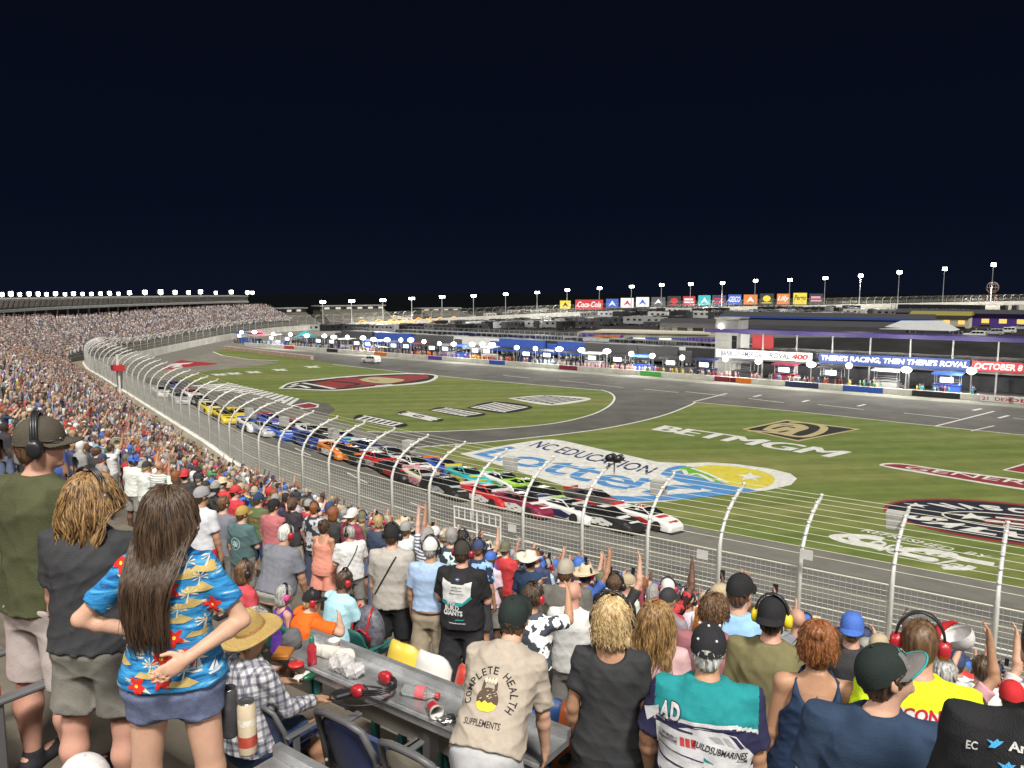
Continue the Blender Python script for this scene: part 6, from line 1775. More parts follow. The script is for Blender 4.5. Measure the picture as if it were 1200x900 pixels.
# ---- the three standing at the left
def hawaii(pr, P, root):
    g = random.Random(4)
    rf = cloth('flower_red', (.60, .030, .022)); isl = tan_p
    k = 0
    spots = [(-.13, .43), (.06, .28), (-.02, .44), (.14, .40), (-.15, .22), (.0, .12), (.15, .21), (-.10, .01), (.08, .02), (-.16, .33), (.19, .31), (-.04, .33), (.11, .12), (-.19, .10), (.19, .04), (-.05, .22), (.17, .48), (-.17, .50), (.10, .34), (-.09, .13), (.05, .20), (.21, .14), (-.20, .20), (-.05, .06), (.13, .06), (.04, .40), (-.21, .27), (.0, .03), (.09, .46), (.18, .26)]
    for i, (x, z) in enumerate(spots):
        t = i % 5
        if t in (0, 2):
            pr.shape('flower', [petals(x, z, .042, 5, g.uniform(0, 6), .62)], rf, .0030, fine=.012); pr.shape('flower_centre', [disc(x, z, .007)], yellow_p, .0045)
            pr.shape('leaf', [[(x + .025, z - .02), (x + .06, z - .028), (x + .035, z - .008)], [(x - .03, z + .01), (x - .055, z + .03), (x - .024, z + .026)]], cream_p, .0030)
        elif t in (1, 3):
            pr.shape('island', [[(x - .062, z - .015), (x - .036, z + .008), (x - .01, z + .002), (x + .014, z + .020), (x + .062, z - .012), (x + .024, z - .024)]], isl, .0030, fine=.012)
            pr.shape('palm', [[(x - .004, z), (x + .004, z), (x + .010, z + .04), (x + .006, z + .04)]] + [[(x + .008, z + .04), (x + .008 + .035 * math.cos(a) - .004 * math.sin(a), z + .04 + .028 * math.sin(a)), (x + .008 + .030 * math.cos(a + .3), z + .04 + .022 * math.sin(a + .3))] for a in np.linspace(-.5, 3.6, 7)], cream_p, .0038)
        else:
            pr.shape('sail', [[(x, z), (x + .004, z + .05), (x + .022, z + .004)], [(x - .003, z), (x - .002, z + .038), (x - .016, z + .003)], [(x - .016, z - .004), (x + .022, z - .004), (x + .014, z - .012), (x - .010, z - .012)]], white_c, .0030)
def hawaii_mat():
    m = mat('cloth_hawaii', (.02, .16, .42), .8, 0, 1, bump=.3, bscale=200, spec=.2)
    n, l = m.node_tree.nodes, m.node_tree.links; tc = [q for q in n if q.bl_idname == 'ShaderNodeTexCoord'][0]
    mp = n.new('ShaderNodeMapping'); mp.inputs['Scale'].default_value = (9, 9, 48); t = n.new('ShaderNodeTexNoise'); t.inputs['Scale'].default_value = 1; t.inputs['Detail'].default_value = 3; t.inputs['Distortion'].default_value = .6
    cr = n.new('ShaderNodeValToRGB'); cr.color_ramp.interpolation = 'EASE'
    e = cr.color_ramp.elements; e[0].position = .36; e[0].color = (.010, .075, .22, 1); e[1].position = .46; e[1].color = (.024, .18, .43, 1)
    for p_, c_ in ((.56, (.035, .26, .53)), (.64, (.08, .33, .56)), (.70, (.50, .62, .70))): q = e.new(p_); q.color = (*c_, 1)
    l.new(tc.outputs['Object'], mp.inputs[0]); l.new(mp.outputs[0], t.inputs['Vector']); l.new(t.outputs['Fac'], cr.inputs[0]); l.new(cr.outputs[0], n['Principled BSDF'].inputs['Base Color']); return m
fg(44, 486, 0, 22, 'man in olive green tee, dark cap and black ear defenders standing at the left edge', 'man in the olive tee', dict(head=(48, -2), wide=1.12, belly=.02), 'pink', (olive_c, dict(sleeve=.72, amp=.007)), (cloth('pale_shorts', (.46, .40, .38)), dict(length=.98, loose=.012)), ('short', 'brown'), (cloth('cap_olive', (.075, .066, .050)),) * 2, KK, deco=lambda pr, P, r: glasses(P, r))
fg(104, 553, 0, 8, 'person in charcoal tee and grey shorts with wavy caramel hair over the shoulders', 'person with wavy caramel hair', dict(wide=1.16, head=(14, -4), armL=((.10, .05, -1), (.03, .2, -1))), 'pink', (cloth('washed_black', (.047, .048, .052)), dict(sleeve=.7, hem=-.04, amp=.007)), (cloth('grey_shorts', (.21, .20, .175)), dict(length=.80, loose=.022, amp=.007)),
   locks(1500, .33, .40, 'caramel', 11, r=.0042, back=.07, curl=.18), None, (plastic_k, plastic_k))
fg(195, 569, 0, -6, 'woman in blue floral shirt and denim shorts, hands on hips, long dark brown hair', 'woman in the blue floral shirt', dict(female=True, wide=1.0, head=(16, -4), armL=((.72, -.12, -.72), (-.80, .25, -.38)), armR=((.50, -.02, -.84), (-.66, -.58, -.30)), hips=1.04), 'fair', (hawaii_mat(), dict(sleeve=.70, hem=-.025, fit=.024, amp=.006)), (denim_c, dict(length=.36, fit=.016, amp=.003)),
   locks(1500, .53, .15, 'dark', 5, r=.0036, back=.145, seg=12, pinch=.955), deco=hawaii, palm={1: (-.2, .95, 0)}, curl=.22)
# ---- seated in front of them
def plaid_mat():
    m = mat('cloth_plaid', (.6, .6, .6), .85, 0, 1, bump=.3, bscale=200, spec=.15); n, l = m.node_tree.nodes, m.node_tree.links
    tc = [q for q in n if q.bl_idname == 'ShaderNodeTexCoord'][0]; out = None
    for ax, sc in (('X', 26), ('Z', 24), ('Y', 26)):
        w = n.new('ShaderNodeTexWave'); w.bands_direction = ax; w.inputs['Scale'].default_value = sc / 6.28 * 1.6; w.inputs['Distortion'].default_value = .5; w.inputs['Detail'].default_value = 0
        mp = n.new('ShaderNodeMapping'); mp.inputs['Rotation'].default_value = (0, R(12), R(18)); l.new(tc.outputs['Object'], mp.inputs[0]); l.new(mp.outputs[0], w.inputs['Vector'])
        cr = n.new('ShaderNodeValToRGB'); cr.color_ramp.elements[0].position = .60; cr.color_ramp.elements[0].color = (1, 1, 1, 1); cr.color_ramp.elements[1].position = .80; cr.color_ramp.elements[1].color = (.50, .50, .55, 1)
        l.new(w.outputs['Fac'], cr.inputs[0])
        if out is None: out = cr.outputs[0]
        else:
            x = n.new('ShaderNodeMix'); x.data_type = 'RGBA'; x.blend_type = 'MULTIPLY'; x.inputs['Factor'].default_value = 1; l.new(out, x.inputs[6]); l.new(cr.outputs[0], x.inputs[7]); out = x.outputs[2]
    x = n.new('ShaderNodeMix'); x.data_type = 'RGBA'; x.blend_type = 'MULTIPLY'; x.inputs['Factor'].default_value = 1; x.inputs[7].default_value = (.60, .60, .62, 1); l.new(out, x.inputs[6]); l.new(x.outputs[2], n['Principled BSDF'].inputs['Base Color']); return m
straw = mat('straw', (.56, .38, .13), .8, .22, 60, bump=.7, bscale=150, stretch=(1, 1, 4))
def hatband(P, root):
    mb = MB(); mb.lathe([(.0925, .052), (.0975, .034)], 40, (0, -.004, .012), 0, .96, 1.11); hat_child(P, root, mb, 'hat_band', [mat('straw_band', (.30, .17, .05), .8, .6, 90)])
fg(288, 722, 1, 38, 'man in wide straw hat, grey plaid shirt and navy shorts sitting with hand on knee', 'man in the straw hat', dict(sit=.20, lean=2, armR=((.22, .42, -.85), (-.12, .96, -.22)), armL=((.2, .45, -.85), (-.25, .9, -.2)), wide=1.10, belly=.03, head=(2, -16)), 'tan', (plaid_mat(), dict(long_sleeve=True, hem=-.05, amp=.008, fit=.026)), (navy_c, dict(length=.80, loose=.02)), ('short', 'grey'), None, None, (hat_mesh(.135, .195, .0, .010, .012, rings=True), [straw]), p=2.36, deco=lambda pr, P, r: hatband(P, r), palm={1: (0, 0, -1), -1: (0, 0, -1)}, curl=.30)
fg(306, 714, 1, 60, 'woman with chin-length grey hair and grey tee leaning forward beside the straw hat', 'grey-haired woman', dict(sit=.22, lean=30, female=True, armL=ARM_FRONT, armR=ARM_FRONT, head=(25, 22)), 'pink', (cloth('mid_grey', (.16, .16, .16)), dict(sleeve=.7)), (navy_c, dict(length=.8)), locks(800, .17, .2, 'grey', 21, r=.005), p=2.72)
def orange_deco(pr, P, r):
    pr.shape('shoulder_panel', [[(-.20, .46), (-.11, .50), (-.085, .20), (-.17, .0)]], ink, .003)
    for i, (t, w) in enumerate((('RACING.COM', .11), ('#FAMILY', .08))): pr.text(t, (-.045, .27 - .045 * i), w, .024, white_c, bold=.03, lift=.003)
    pr.text('RACE', (.13, .34), .07, .03, white_c, bold=.03)
fg(366, 690, 3, 50, 'large man in orange racing jersey and black cap seated with arms raised to chest', 'man in the orange jersey', dict(sit=.40, lean=6, wide=1.45, belly=.08, armL=ARM_FRONT, armR=((.45, .72, -.35), (-.72, .35, .25)), head=(18, 4)), 'fair', (orange_c, dict(sleeve=.72, fit=.026)), (black_c, dict(length=1.7, loose=.03)), ('short', 'blond'), (black_c,) * 2, (plastic_k, plastic_r), deco=orange_deco)
fg(335, 686, 3, 48, 'woman in purple top with pink ear defenders and greying dark hair, seated', 'woman in purple', dict(sit=.40, female=True, head=(8, 10)), 'pink', (purple_c, dict(tank=True, scoop=.07)), (black_c, dict(length=.9)), ('bob', 'grey'), None, (plastic_k, mat('pink_plastic', (.62, .06, .25), .35, .05)))
fg(288, 657, 3, 44, 'child in red tee with printed back sitting left of the woman in purple', 'child in red', dict(sit=.40, head=(6, 6)), 'tan', (cloth('faded_red', (.52, .07, .085)), dict(sleeve=.7)), (black_c, dict(length=.9)), ('bob', 'brown'), None, KK, scale=.80, deco=lambda pr, P, r: (pr.shape('print', [disc(-.03, .22, .07, .10)], white_c, .003), pr.shape('print', [disc(-.02, .25, .04, .05)], yellow_p, .004), pr.shape('print', [disc(-.05, .16, .035, .04)], navy_c, .004)))
fg(406, 668, 4, 40, 'man in pale cyan tee with a clear backpack, seated in front of the grey polo', 'man in pale cyan', dict(sit=.42, lean=12, wide=1.1, armL=ARM_FRONT, armR=ARM_FRONT, head=(14, 10)), 'brown', (cyan_c, dict(sleeve=.7)), (black_c, dict(length=.95)), ('short', 'dark'), None, (plastic_k, plastic_r))
fg(337, 614, 4, 26, 'heavy man in grey tee with grey hair and red ear defenders, stooping', 'man in the grey tee with red ear defenders', dict(lean=20, wide=1.34, belly=.06, head=(12, 10), armL=ARM_FOLD, armR=((.2, .15, -1), (.0, .3, -1))), 'tan', (slate_c, dict(sleeve=.74, hem=-.02, amp=.007)), (cloth('stone', (.30, .30, .27)), dict(length=1.96)), ('short', 'white'), None, (plastic_k, plastic_r))
# backpack hung on the seat by the cyan man
bq = on_row(432, 730, row_p(4) + .05); f = Field((-.3, -.25, -.05), (.3, .25, .5), .014); f.ell((0, 0, .2), (.17, .11, .23), .03); f.ell((0, .09, .14), (.12, .06, .11), .04); f.wrinkle(.008, 2, .09); V, F = f.mesh()
o = np_mesh('backpack', V, F, mat('mesh_backpack', (.10, .10, .12), .5, .6, 30)); o.location = (bq[0], bq[1], row_floor(4) + .35); o.rotation_euler = (0, 0, R(-30)); tag(o, 'dark patterned backpack behind the man in pale cyan', 'backpack')
mb = MB()
for sx in (-.09, .09): mb.tube([(sx, -.10, .10), (sx, -.135, .22), (sx, -.10, .36), (sx * .8, -.02, .43)], .012, 6)
mb.tube([(-.12, -.11, .18), (0, -.125, .24), (.12, -.11, .18)], .008, 6); obj('strap', mb, plastic_r, o, True)
# ---- the three men in the middle
def strap_deco(pr, P, r): pr.shape('strap', [[(-.17, .06), (-.15, .06), (.09, .485), (.075, .495)]], ink, .006)
fg(460, 613, 5, 8, 'man in warm grey shirt and black shorts with a black strap across the back', 'man in the warm grey shirt', dict(wide=1.16, head=(10, 2), armL=((.12, .06, -1), (.05, .16, -1))), 'fair', (shirt_c, dict(sleeve=.78, hem=-.10, fit=.024, amp=.006)), (black_c, dict(length=.98, loose=.03)), ('short', 'dark'), (black_c,) * 2, KK, deco=strap_deco)
def belt_deco(pr, P, r):
    mb = MB(); c = P.pel + (0, 0, .03); mb.tube([(c[0] + .198 * math.cos(t), c[1] + .150 * math.sin(t), c[2]) for t in np.linspace(0, 2 * math.pi, 30)], .017, 6); obj('belt', mb, mat('leather_belt', (.16, .09, .05), .5, .2, 20), r, True)
fg(506, 628, 5, 12, 'man in pale blue polo and khaki trousers wearing a white mesh cap', 'man in the pale blue polo', dict(wide=1.08, head=(16, 2)), 'tan', (polo_c, dict(sleeve=.74, hem=.030, fit=.022)), (khaki_c, dict(length=1.98, loose=.02, amp=.006, top_in=False)), ('short', 'grey'), (cloth('cap_white', (.60, .60, .58)),) * 2, KK, deco=belt_deco)
def giants(pr, P, r):
    wv = white_c
    pr.shape('yoke', [[(-.17, .45), (-.09, .43), (.09, .43), (.14, .44), (.13, .30), (.05, .22), (-.16, .24)]], wv, .003)
    pr.shape('collar_patch', [[(-.07, .52), (.07, .52), (.09, .44), (.06, .415), (-.06, .415), (-.09, .44)]], ink, .0045)
    pr.shape('oval_badge', [disc(0, .462, .028, .017)], cloth('badge_blue', (.05, .09, .20)), .006); pr.shape('oval_badge', [[(-.018, .464), (-.004, .469), (.018, .462), (.002, .457)]], white_c, .0075)
    pr.shape('teal_band', [[(-.17, .245), (.05, .225), (.13, .30), (.14, .27), (.04, .19), (-.17, .20)]], teal_c, .004)
    for i, t in enumerate(('@WRacing', '@Bobbyway', '@lightheavies')): pr.text(t, (-.01, .385 - .034 * i), (.10, .12, .15)[i], .017, ink, bold=.01, lift=.0048)
    for i, (t, w) in enumerate((('WE', .095), ('BUILD', .15), ('GIANTS', .20))): pr.text(t, (-.07 + .012 * i, .222 - .052 * i), w, .05, white_c, bold=.03, lift=.006)
    pr.shape('swoosh', [[(-.03, .045), (.06, .05), (.075, .06), (.0, .058)]], teal_c, .004); pr.text('mohawkwest.com', (.0, .02), .17, .014, white_c, bold=.03)
fg(543, 632, 5, 14, 'man in black, white and teal crew shirt with giant slogan on the back', 'man in the black and white crew shirt', dict(wide=1.22, head=(10, 4), armR=ARM_FOLD, armL=ARM_FOLD, belly=.02), 'pink', (black_c, dict(sleeve=.78, hem=-.06, fit=.026)), (cloth('black_trousers', (.032, .032, .036)), dict(length=1.96, loose=.03, amp=.008)), ('short', 'dark'), (cloth('cap_dark', (.045, .040, .034)),) * 2, (plastic_k, mat('maroon_plastic', (.22, .02, .03), .35, .05)), deco=giants)
# ---- right half
def stat(pr, P, r):
    pr.arc('COMPLETE HEALTH', (-.010, .235), .125, 205, -30, .040, ink, bold=.012, squash=1.05)
    pr.text('SUPPLEMENTS', (-.02, .095), .20, .036, ink, bold=.012)
    # kettlebell shaped doughnut
    pr.shape('kettlebell', [disc(-.02, .215, .060, .062)], darkbrown_p, .003)
    ring = [(-.02 + .042 * math.cos(a), .285 + .036 * math.sin(a)) for a in np.linspace(0, 6.283, 20, False)]
    pr.shape('handle', [[(-.064, .262), (-.060, .305), (-.044, .325), (.004, .325), (.020, .305), (.024, .262), (.008, .262), (.004, .298), (-.008, .306), (-.032, .306), (-.044, .298), (-.048, .262)]], darkbrown_p, .003)
    pr.shape('knuckle', [disc(-.045 + .017 * i, .312, .008, .014) for i in range(4)], cream_p, .0045)
    pr.shape('icing', [[(-.078, .195), (-.06, .205), (-.045, .196), (-.03, .207), (-.012, .196), (.004, .206), (.02, .197), (.036, .195), (.026, .168), (0, .154), (-.045, .154), (-.068, .168)]], yellow_p, .0045)
    g = random.Random(2); pr.shape('sprinkle', [[(x, z), (x + .010, z + .003), (x + .010, z + .006), (x, z + .003)] for x, z in [(g.uniform(-.065, .02), g.uniform(.21, .262)) for _ in range(14)]], cream_p, .0050)
def gap_deco(mat_, strap_mat=black_c):
    def f(pr, P, r):
        mb = MB(); V = [(0, -.1185, .022)]
        pts = [(.040 * math.cos(a), -.1135 + .012 * abs(math.cos(a)), .012 + .038 * math.sin(a)) for a in np.linspace(0, math.pi, 14)]
        mb.add([(0, -.1145, .026)] + pts, [(0, i + 1, i + 2) for i in range(len(pts) - 1)]); hat_child(P, r, mb, 'cap_opening', [mat_])
    return f
def both(*fs):
    def g(*a):
        for q in fs: q(*a)
    return g
fg(600, 701, 1, 14, 'man in sand coloured tee with kettlebell print, bending over the counter in a dark cap', 'man in the sand tee', dict(lean=40, side=4, armR=((.12, .12, -1), (.02, .28, -1)), armL=((.15, .3, -1), (-.1, .5, -1)), head=(6, -18), wide=1.02), 'fair', (beige_c, dict(sleeve=.85, hem=-.03, fit=.03, amp=.007)), (lgrey_c, dict(length=1, loose=.03)), ('short', 'brown'), (capgreen,) * 2, None, p=2.70, deco=both(stat, gap_deco(HM['brown'])))
fg(718, 698, 2, 12, 'woman in charcoal tee with short curly blonde hair and black ear defenders', 'woman with curly blonde hair', dict(female=True, wide=1.0, head=(4, 2), armL=((.18, -.04, -1), (-.02, .3, -1))), 'tan', (char_c, dict(sleeve=.62, hem=-.155, scoop=.055, fit=.02)), (char_c, dict(length=.95, loose=.05)), locks(1300, .155, .25, 'blond', 8, r=.0045, curl=.62, seg=11), None, KK)
sub_w = cloth('print_white', (.60, .60, .62)); sub_n = cloth('print_navy', (.030, .030, .075)); sub_t = cloth('print_teal', (.02, .23, .245)); tail_r = cloth('tail_red', (.55, .06, .06)); sub_g = cloth('print_grey', (.36, .36, .38))
def submarine(pr, P, r):
    pr.sx, pr.sz, pr.oz = 1.12, 1.0, .012
    if 0: pr.shape('yoke', [[(-.22, .41), (-.18, .455), (-.11, .495), (-.05, .53), (.05, .53), (.11, .495), (.18, .455), (.23, .405), (.235, .375), (.10, .345), (-.08, .345), (-.16, .36)]], sub_t, .003)
    pr.shape('car_print', [[(-.215, .315), (-.12, .33), (-.04, .355), (.06, .350), (.13, .325), (.165, .275), (.215, .20), (.225, .08), (.19, .05), (.06, .02), (-.14, .035), (-.20, .10)]], sub_w, .0035)
    pr.shape('spoiler', [[(-.215, .345), (-.05, .325), (-.05, .315), (-.215, .33)], [(-.2, .352), (.17, .352), (.17, .347), (-.2, .347)]], sub_n, .005)
    pr.shape('rear_panel', [[(-.195, .295), (-.115, .285), (-.115, .245), (-.195, .255)]], sub_g, .005)
    for i in range(3): pr.shape('tail_lamp', [[(-.105 + .024 * i, .292), (-.086 + .024 * i, .290), (-.083 + .024 * i, .245), (-.102 + .024 * i, .247)]], tail_r, .005)
    pr.shape('side_window', [[(.015, .320), (.06, .322), (.085, .285), (.05, .290)], [(.075, .322), (.10, .315), (.13, .27), (.10, .28)]], sub_g, .005); pr.shape('side_window', [[(.10, .335), (.13, .318), (.165, .265), (.150, .262), (.125, .30)]], sub_n, .005)
    pr.text('BUILDSUBMARINES', (.065, .248), .23, .034, ink, rot=-14, bold=.02, lift=.006); pr.text('.COM', (.155, .20), .045, .016, ink, rot=-14, bold=.02)
    pr.text('BUILD', (-.155, .282), .05, .013, ink, bold=.01, lift=.0065); pr.text('MARINES.COM', (-.155, .262), .075, .011, ink, bold=.01)
    pr.shape('wheel', [disc(.075, .10, .050, .066)], ink, .006); pr.shape('wheel', [disc(.078, .10, .033, .045)], sub_g, .0072); pr.shape('wheel', [disc(.078, .10, .027, .038)], ink, .0080)
    pr.shape('wheel_spoke', [[(.078 + .03 * math.cos(a), .10 + .042 * math.sin(a)), (.078 + .03 * math.cos(a + .35), .10 + .042 * math.sin(a + .35)), (.078, .10)] for a in np.linspace(0, 6.28, 6, False)], sub_g, .0085)
    pr.shape('fin', [[(.0, .215), (.045, .185), (.0, .195)], [(.135, .145), (.20, .10), (.21, .05), (.13, .085)]], sub_t, .006)
    pr.text('Castrol', (.015, .155), .045, .018, tail_r, rot=-6, lift=.006); pr.shape('bumper_line', [[(-.20, .225), (.0, .19), (.0, .184), (-.20, .219)], [(-.20, .165), (-.04, .135), (.0, .10), (-.04, .125), (-.20, .155)]], sub_n, .005)
    pr.shape('bumper_line', [[(-.19, .10), (-.02, .06), (.02, .03), (-.16, .045)]], sub_n, .005)
    for i, ch in enumerate('AD'): pr.text(ch, (-.172 + .047 * i, .395 + .006 * i), .040, .078, sub_w, rot=-4, bold=.05, lift=.007)
    for i, ch in enumerate('AD'): pr.text(ch, (-.172 + .047 * i, .395 + .006 * i), .046, .088, ink, rot=-4, bold=.09, lift=.0055)
    pr.shape('white_cuff', [[(-.27, .36), (-.205, .40), (-.20, .36), (-.255, .30)]], sub_w, .004)
def studs(P, r):
    mb = MB()
    for x, y, z in ((-.045, -.075, .085), (.045, -.075, .085), (-.05, .03, .118), (.05, .03, .118), (0, -.02, .134)): mb.ball((x * 1.0, y, z), .0075, 8, 5)
    hat_child(P, r, mb, 'eyelet', [white_c])
fg(831, 731, 2, 16, 'man in teal and navy race-car shirt, white hair under a black cap', 'man in the race-car shirt', dict(wide=1.34, belly=.03, head=(4, -4), lean=4, armL=((.30, .05, -1), (.0, .3, -1))), 'tan', ([sub_n, sub_t, sub_w], dict(sleeve=.80, hem=-.10, fit=.026, zone=lambda t, l, d: np.where((t > .392 - .35 * np.maximum(0, abs(l) - .14)) & (abs(l) < .25), 1, np.where((t > .372 - .35 * np.maximum(0, abs(l) - .14)) & (t < .40) & (abs(l) < .25), 2, 0)))), (grey_c, dict(length=1)), ('short', 'white'), (cloth('cap_black', (.026, .026, .030)),) * 2, None, capflip=False, deco=both(submarine, gap_deco(HM['white']), lambda pr, P, r: studs(P, r)))
def six_cap(pr, P, r):
    # badge and lettering on the front panel of the cap
    def wrap(v2, lift=.004):
        out = []
        for u, z in v2:
            th = math.pi / 2 - u / .10; t = min(.98, max(.05, (z - .022) / .108)); rr = math.sqrt(max(0, 1 - t ** 2.2)); out.append(((.089 * rr + lift) * math.cos(th), -.006 + (.109 * rr + lift) * math.sin(th), z))
        return xf(P, np.array(out))
    def put(nm, polys, m, lift):
        v, f = tri_fill(polys, .01); mesh_obj(nm, wrap(v, lift), f, m, r, None, True)
    put('front_panel', [[(-.085, .026), (.085, .026), (.065, .085), (.03, .112), (-.03, .112), (-.065, .085)]], cloth('cap_grey', (.17, .16, .155)), .003)
    put('badge', [[(-.032, .048), (.030, .048), (.036, .088), (-.026, .088)]], teal_c, .005); put('badge', [[(-.026, .052), (.026, .052), (.031, .084), (-.021, .084)]], capgreen, .0065)
    uv, f, _ = text_mesh('6', .04, .2, 1.0, .12); mesh_obj('badge_number', wrap((uv - .5) * (.030, .030) + (.003, .068), .0085), f, white_c, r, None, True)
    uv, f, _ = text_mesh('RFK', .03, .1, 1.0, .12); mesh_obj('cap_lettering', wrap((uv - .5) * (.045, .018) + (-.115, .050), .005), f, white_c, r, None, True)
    mb = MB(); pts = [(.086 * math.cos(t) * 1.02, .105 * math.sin(t) + .080 * math.sin(t) ** .7 - .004, .020 - .012 - .020 * math.cos(t) ** 2 + .003) for t in np.linspace(R(18), R(162), 24)]; mb.tube(pts, .0045, 6); hat_child(P, r, mb, 'brim_edge', [teal_c])
fg(1022, 757, 1, 24, 'large man in plain navy tee, head turned right in a grey cap with teal edge', 'large man in navy', dict(wide=1.22, belly=.04, shoulder=1.14, head=(66, -26)), 'fair', (cloth('navy_heather', (.030, .050, .092)), dict(sleeve=.75, fit=.022, amp=.006)), (grey_c, dict(length=1)), ('short', 'dark'), (capgreen, cloth('cap_brim_grey', (.15, .14, .135))), None, p=2.72, deco=six_cap)
def pocono(pr, P, r):
    rp = cloth('print_crimson', (.42, .02, .04)); pr.oz = .115; pr.sx = 1.1
    pr.shape('print_ground', [[(-.14, .335), (.13, .335), (.145, .20), (.14, .07), (-.13, .07), (-.15, .20)]], white_c, .003)
    pr.text('POCONO', (.0, .318), .26, .055, rp, rot=4, bold=.03, shear=.2, lift=.0045); pr.text('PEDAL', (.01, .243), .21, .060, ink, bold=.03, shear=.1, lift=.0045); pr.text('TO THE', (.0, .192), .10, .020, ink, bold=.02); pr.text('METAL', (.0, .125), .24, .070, cloth('print_dark', (.10, .09, .10)), bold=.05, shear=.1)
    pr.shape('car_shape', [[(-.12, .17), (-.05, .185), (.13, .175), (.14, .155), (-.12, .155)]], cloth('print_grey2', (.3, .28, .28)), .004)
fg(1080, 724, 3, 26, 'man in neon yellow tee with racing print, shaved head and red ear defenders', 'man in neon yellow', dict(wide=1.2, head=(2, 2)), 'pink', (neon_c, dict(sleeve=.78, fit=.022, amp=.006)), (grey_c, dict(length=1)), ('buzz', 'brown'), None, (plastic_k, plastic_r), deco=pocono)
def tattoo(pr, P, r):
    V, F = build_body(P, .012, False); p2_ = Printer(P, V, F, r); p2_.shape('tattoo', [[(-.002, .45), (.002, .45), (.002, .40), (-.002, .40)], [(-.013, .432), (.013, .432), (.013, .428), (-.013, .428)]], ink, .002)
fg(960, 728, 3, 18, 'woman in navy tank top with reddish hair pinned up and small cross tattoo', 'woman in the navy tank top', dict(female=True, wide=1.16, head=(6, 4)), 'tan', (cloth('navy_tank', (.024, .042, .090)), dict(tank=True, hem=-.12, scoop=.14)), (denim_c, dict(length=1.95)), lambda P, root: (locks(700, .09, .25, 'red', 31, r=.0048, curl=.35)(P, root), np_mesh('hair_bun', *build_hair(P, .006, 'bun'), HM['red'], root)), deco=tattoo, shoes='light')
fg(906, 698, 4, 24, 'man in olive drab tee with black cap and yellow ear defenders', 'man with yellow ear defenders', dict(wide=1.2, head=(6, 2)), 'pink', (cloth('olive_drab', (.165, .150, .075)), dict(sleeve=.8, hem=-.10)), (cloth('shorts_grey', (.22, .21, .21)), dict(length=.95)), ('short', 'dark'), (black_c,) * 2, (plastic_k, mat('yellow_plastic', (.70, .55, .02), .35, .05)), capflip=True)
fg(838, 696, 4, 26, 'man in mauve tee with thick dark brown hair, no hat', 'man in mauve', dict(wide=1.12, head=(4, 0)), 'tan', (mauve_c, dict(sleeve=.8)), (grey_c, dict(length=1)), locks(900, .06, .3, 'brown', 17, r=.005, curl=.3, seg=6), deco=lambda pr, P, r: (pr.text('02', (.07, .26), .045, .03, cream_p, bold=.02), pr.text('BOWMAN', (.06, .205), .13, .026, cream_p, bold=.03)))
fg(769, 704, 3, 16, 'woman in pink tee with scroll print and shoulder-length light brown hair', 'woman in pink', dict(female=True, wide=1.12, head=(4, 0)), 'pink', (pink_c, dict(sleeve=.66)), (denim_c, dict(length=.95)), locks(1200, .31, .28, 'caramel', 23, r=.0045, back=.08), deco=lambda pr, P, r: [pr.shape('scroll_print', [[(x, z), (x + .03, z + .02), (x + .06, z - .01), (x + .03, z + .008)]], cloth('print_rose', (.45, .17, .2)), .003) for x, z in ((-.1, .25), (-.06, .21), (-.12, .19), (-.03, .24), (-.08, .15), (-.02, .17), (-.11, .12))])
fg(868, 671, 5, 32, 'tall man in sky blue shirt and black cap', 'tall man in sky blue', dict(wide=1.02, head=(10, 0)), 'fair', (cloth('sky_shirt', (.27, .46, .72)), dict(sleeve=.8, amp=.008)), (grey_c, dict(length=1)), ('short', 'brown'), (black_c,) * 2)
def rcr(pr, P, r):
    bl = cloth('bird_blue', (.08, .40, .72)); pr.pitch = R(38)
    for z, t, w in ((.470, 'American', .12), (.425, 'RCR', .055)):
        x = -.105 if t[0] == 'A' else -.08
        pr.shape('bird', [[(x + .7 * a, z + .7 * b) for a, b in ((-.045, .012), (-.03, -.002), (-.038, -.012), (-.02, -.014), (-.004, 0), (.004, .012), (-.008, .010), (-.014, .018), (-.024, .006))]], bl, .004); pr.text(t, (x + .012 + w / 2, z), w, .022, white_c, bold=.03)
    pr.text('EC', (-.165, .462), .024, .016, white_c, bold=.02)
    pr.shape('round_logo', [disc(-.08, .20, .10, .13)], white_c, .003); pr.shape('round_logo', [disc(-.08, .21, .072, .095)], cloth('logo_green', (.06, .32, .07)), .0045); pr.shape('round_logo', [disc(-.06, .185, .052, .07)], white_c, .006)
    for i in range(3): pr.shape('logo_stripe', [[(-.17, .168 - .014 * i), (.01, .148 - .014 * i), (.01, .142 - .014 * i), (-.17, .160 - .014 * i)]], cloth('logo_navy', (.05, .06, .25)) if i != 1 else tail_r, .0075)
fg(1252, 706, 1, 34, 'person in black shirt with social media names and round green logo, at the right edge', 'person in the black logo shirt', dict(wide=1.04, lean=6, head=(0, 10)), 'fair', (black_c, dict(sleeve=.8)), (grey_c, dict(length=1)), ('short', 'dark'), None, deco=rcr)
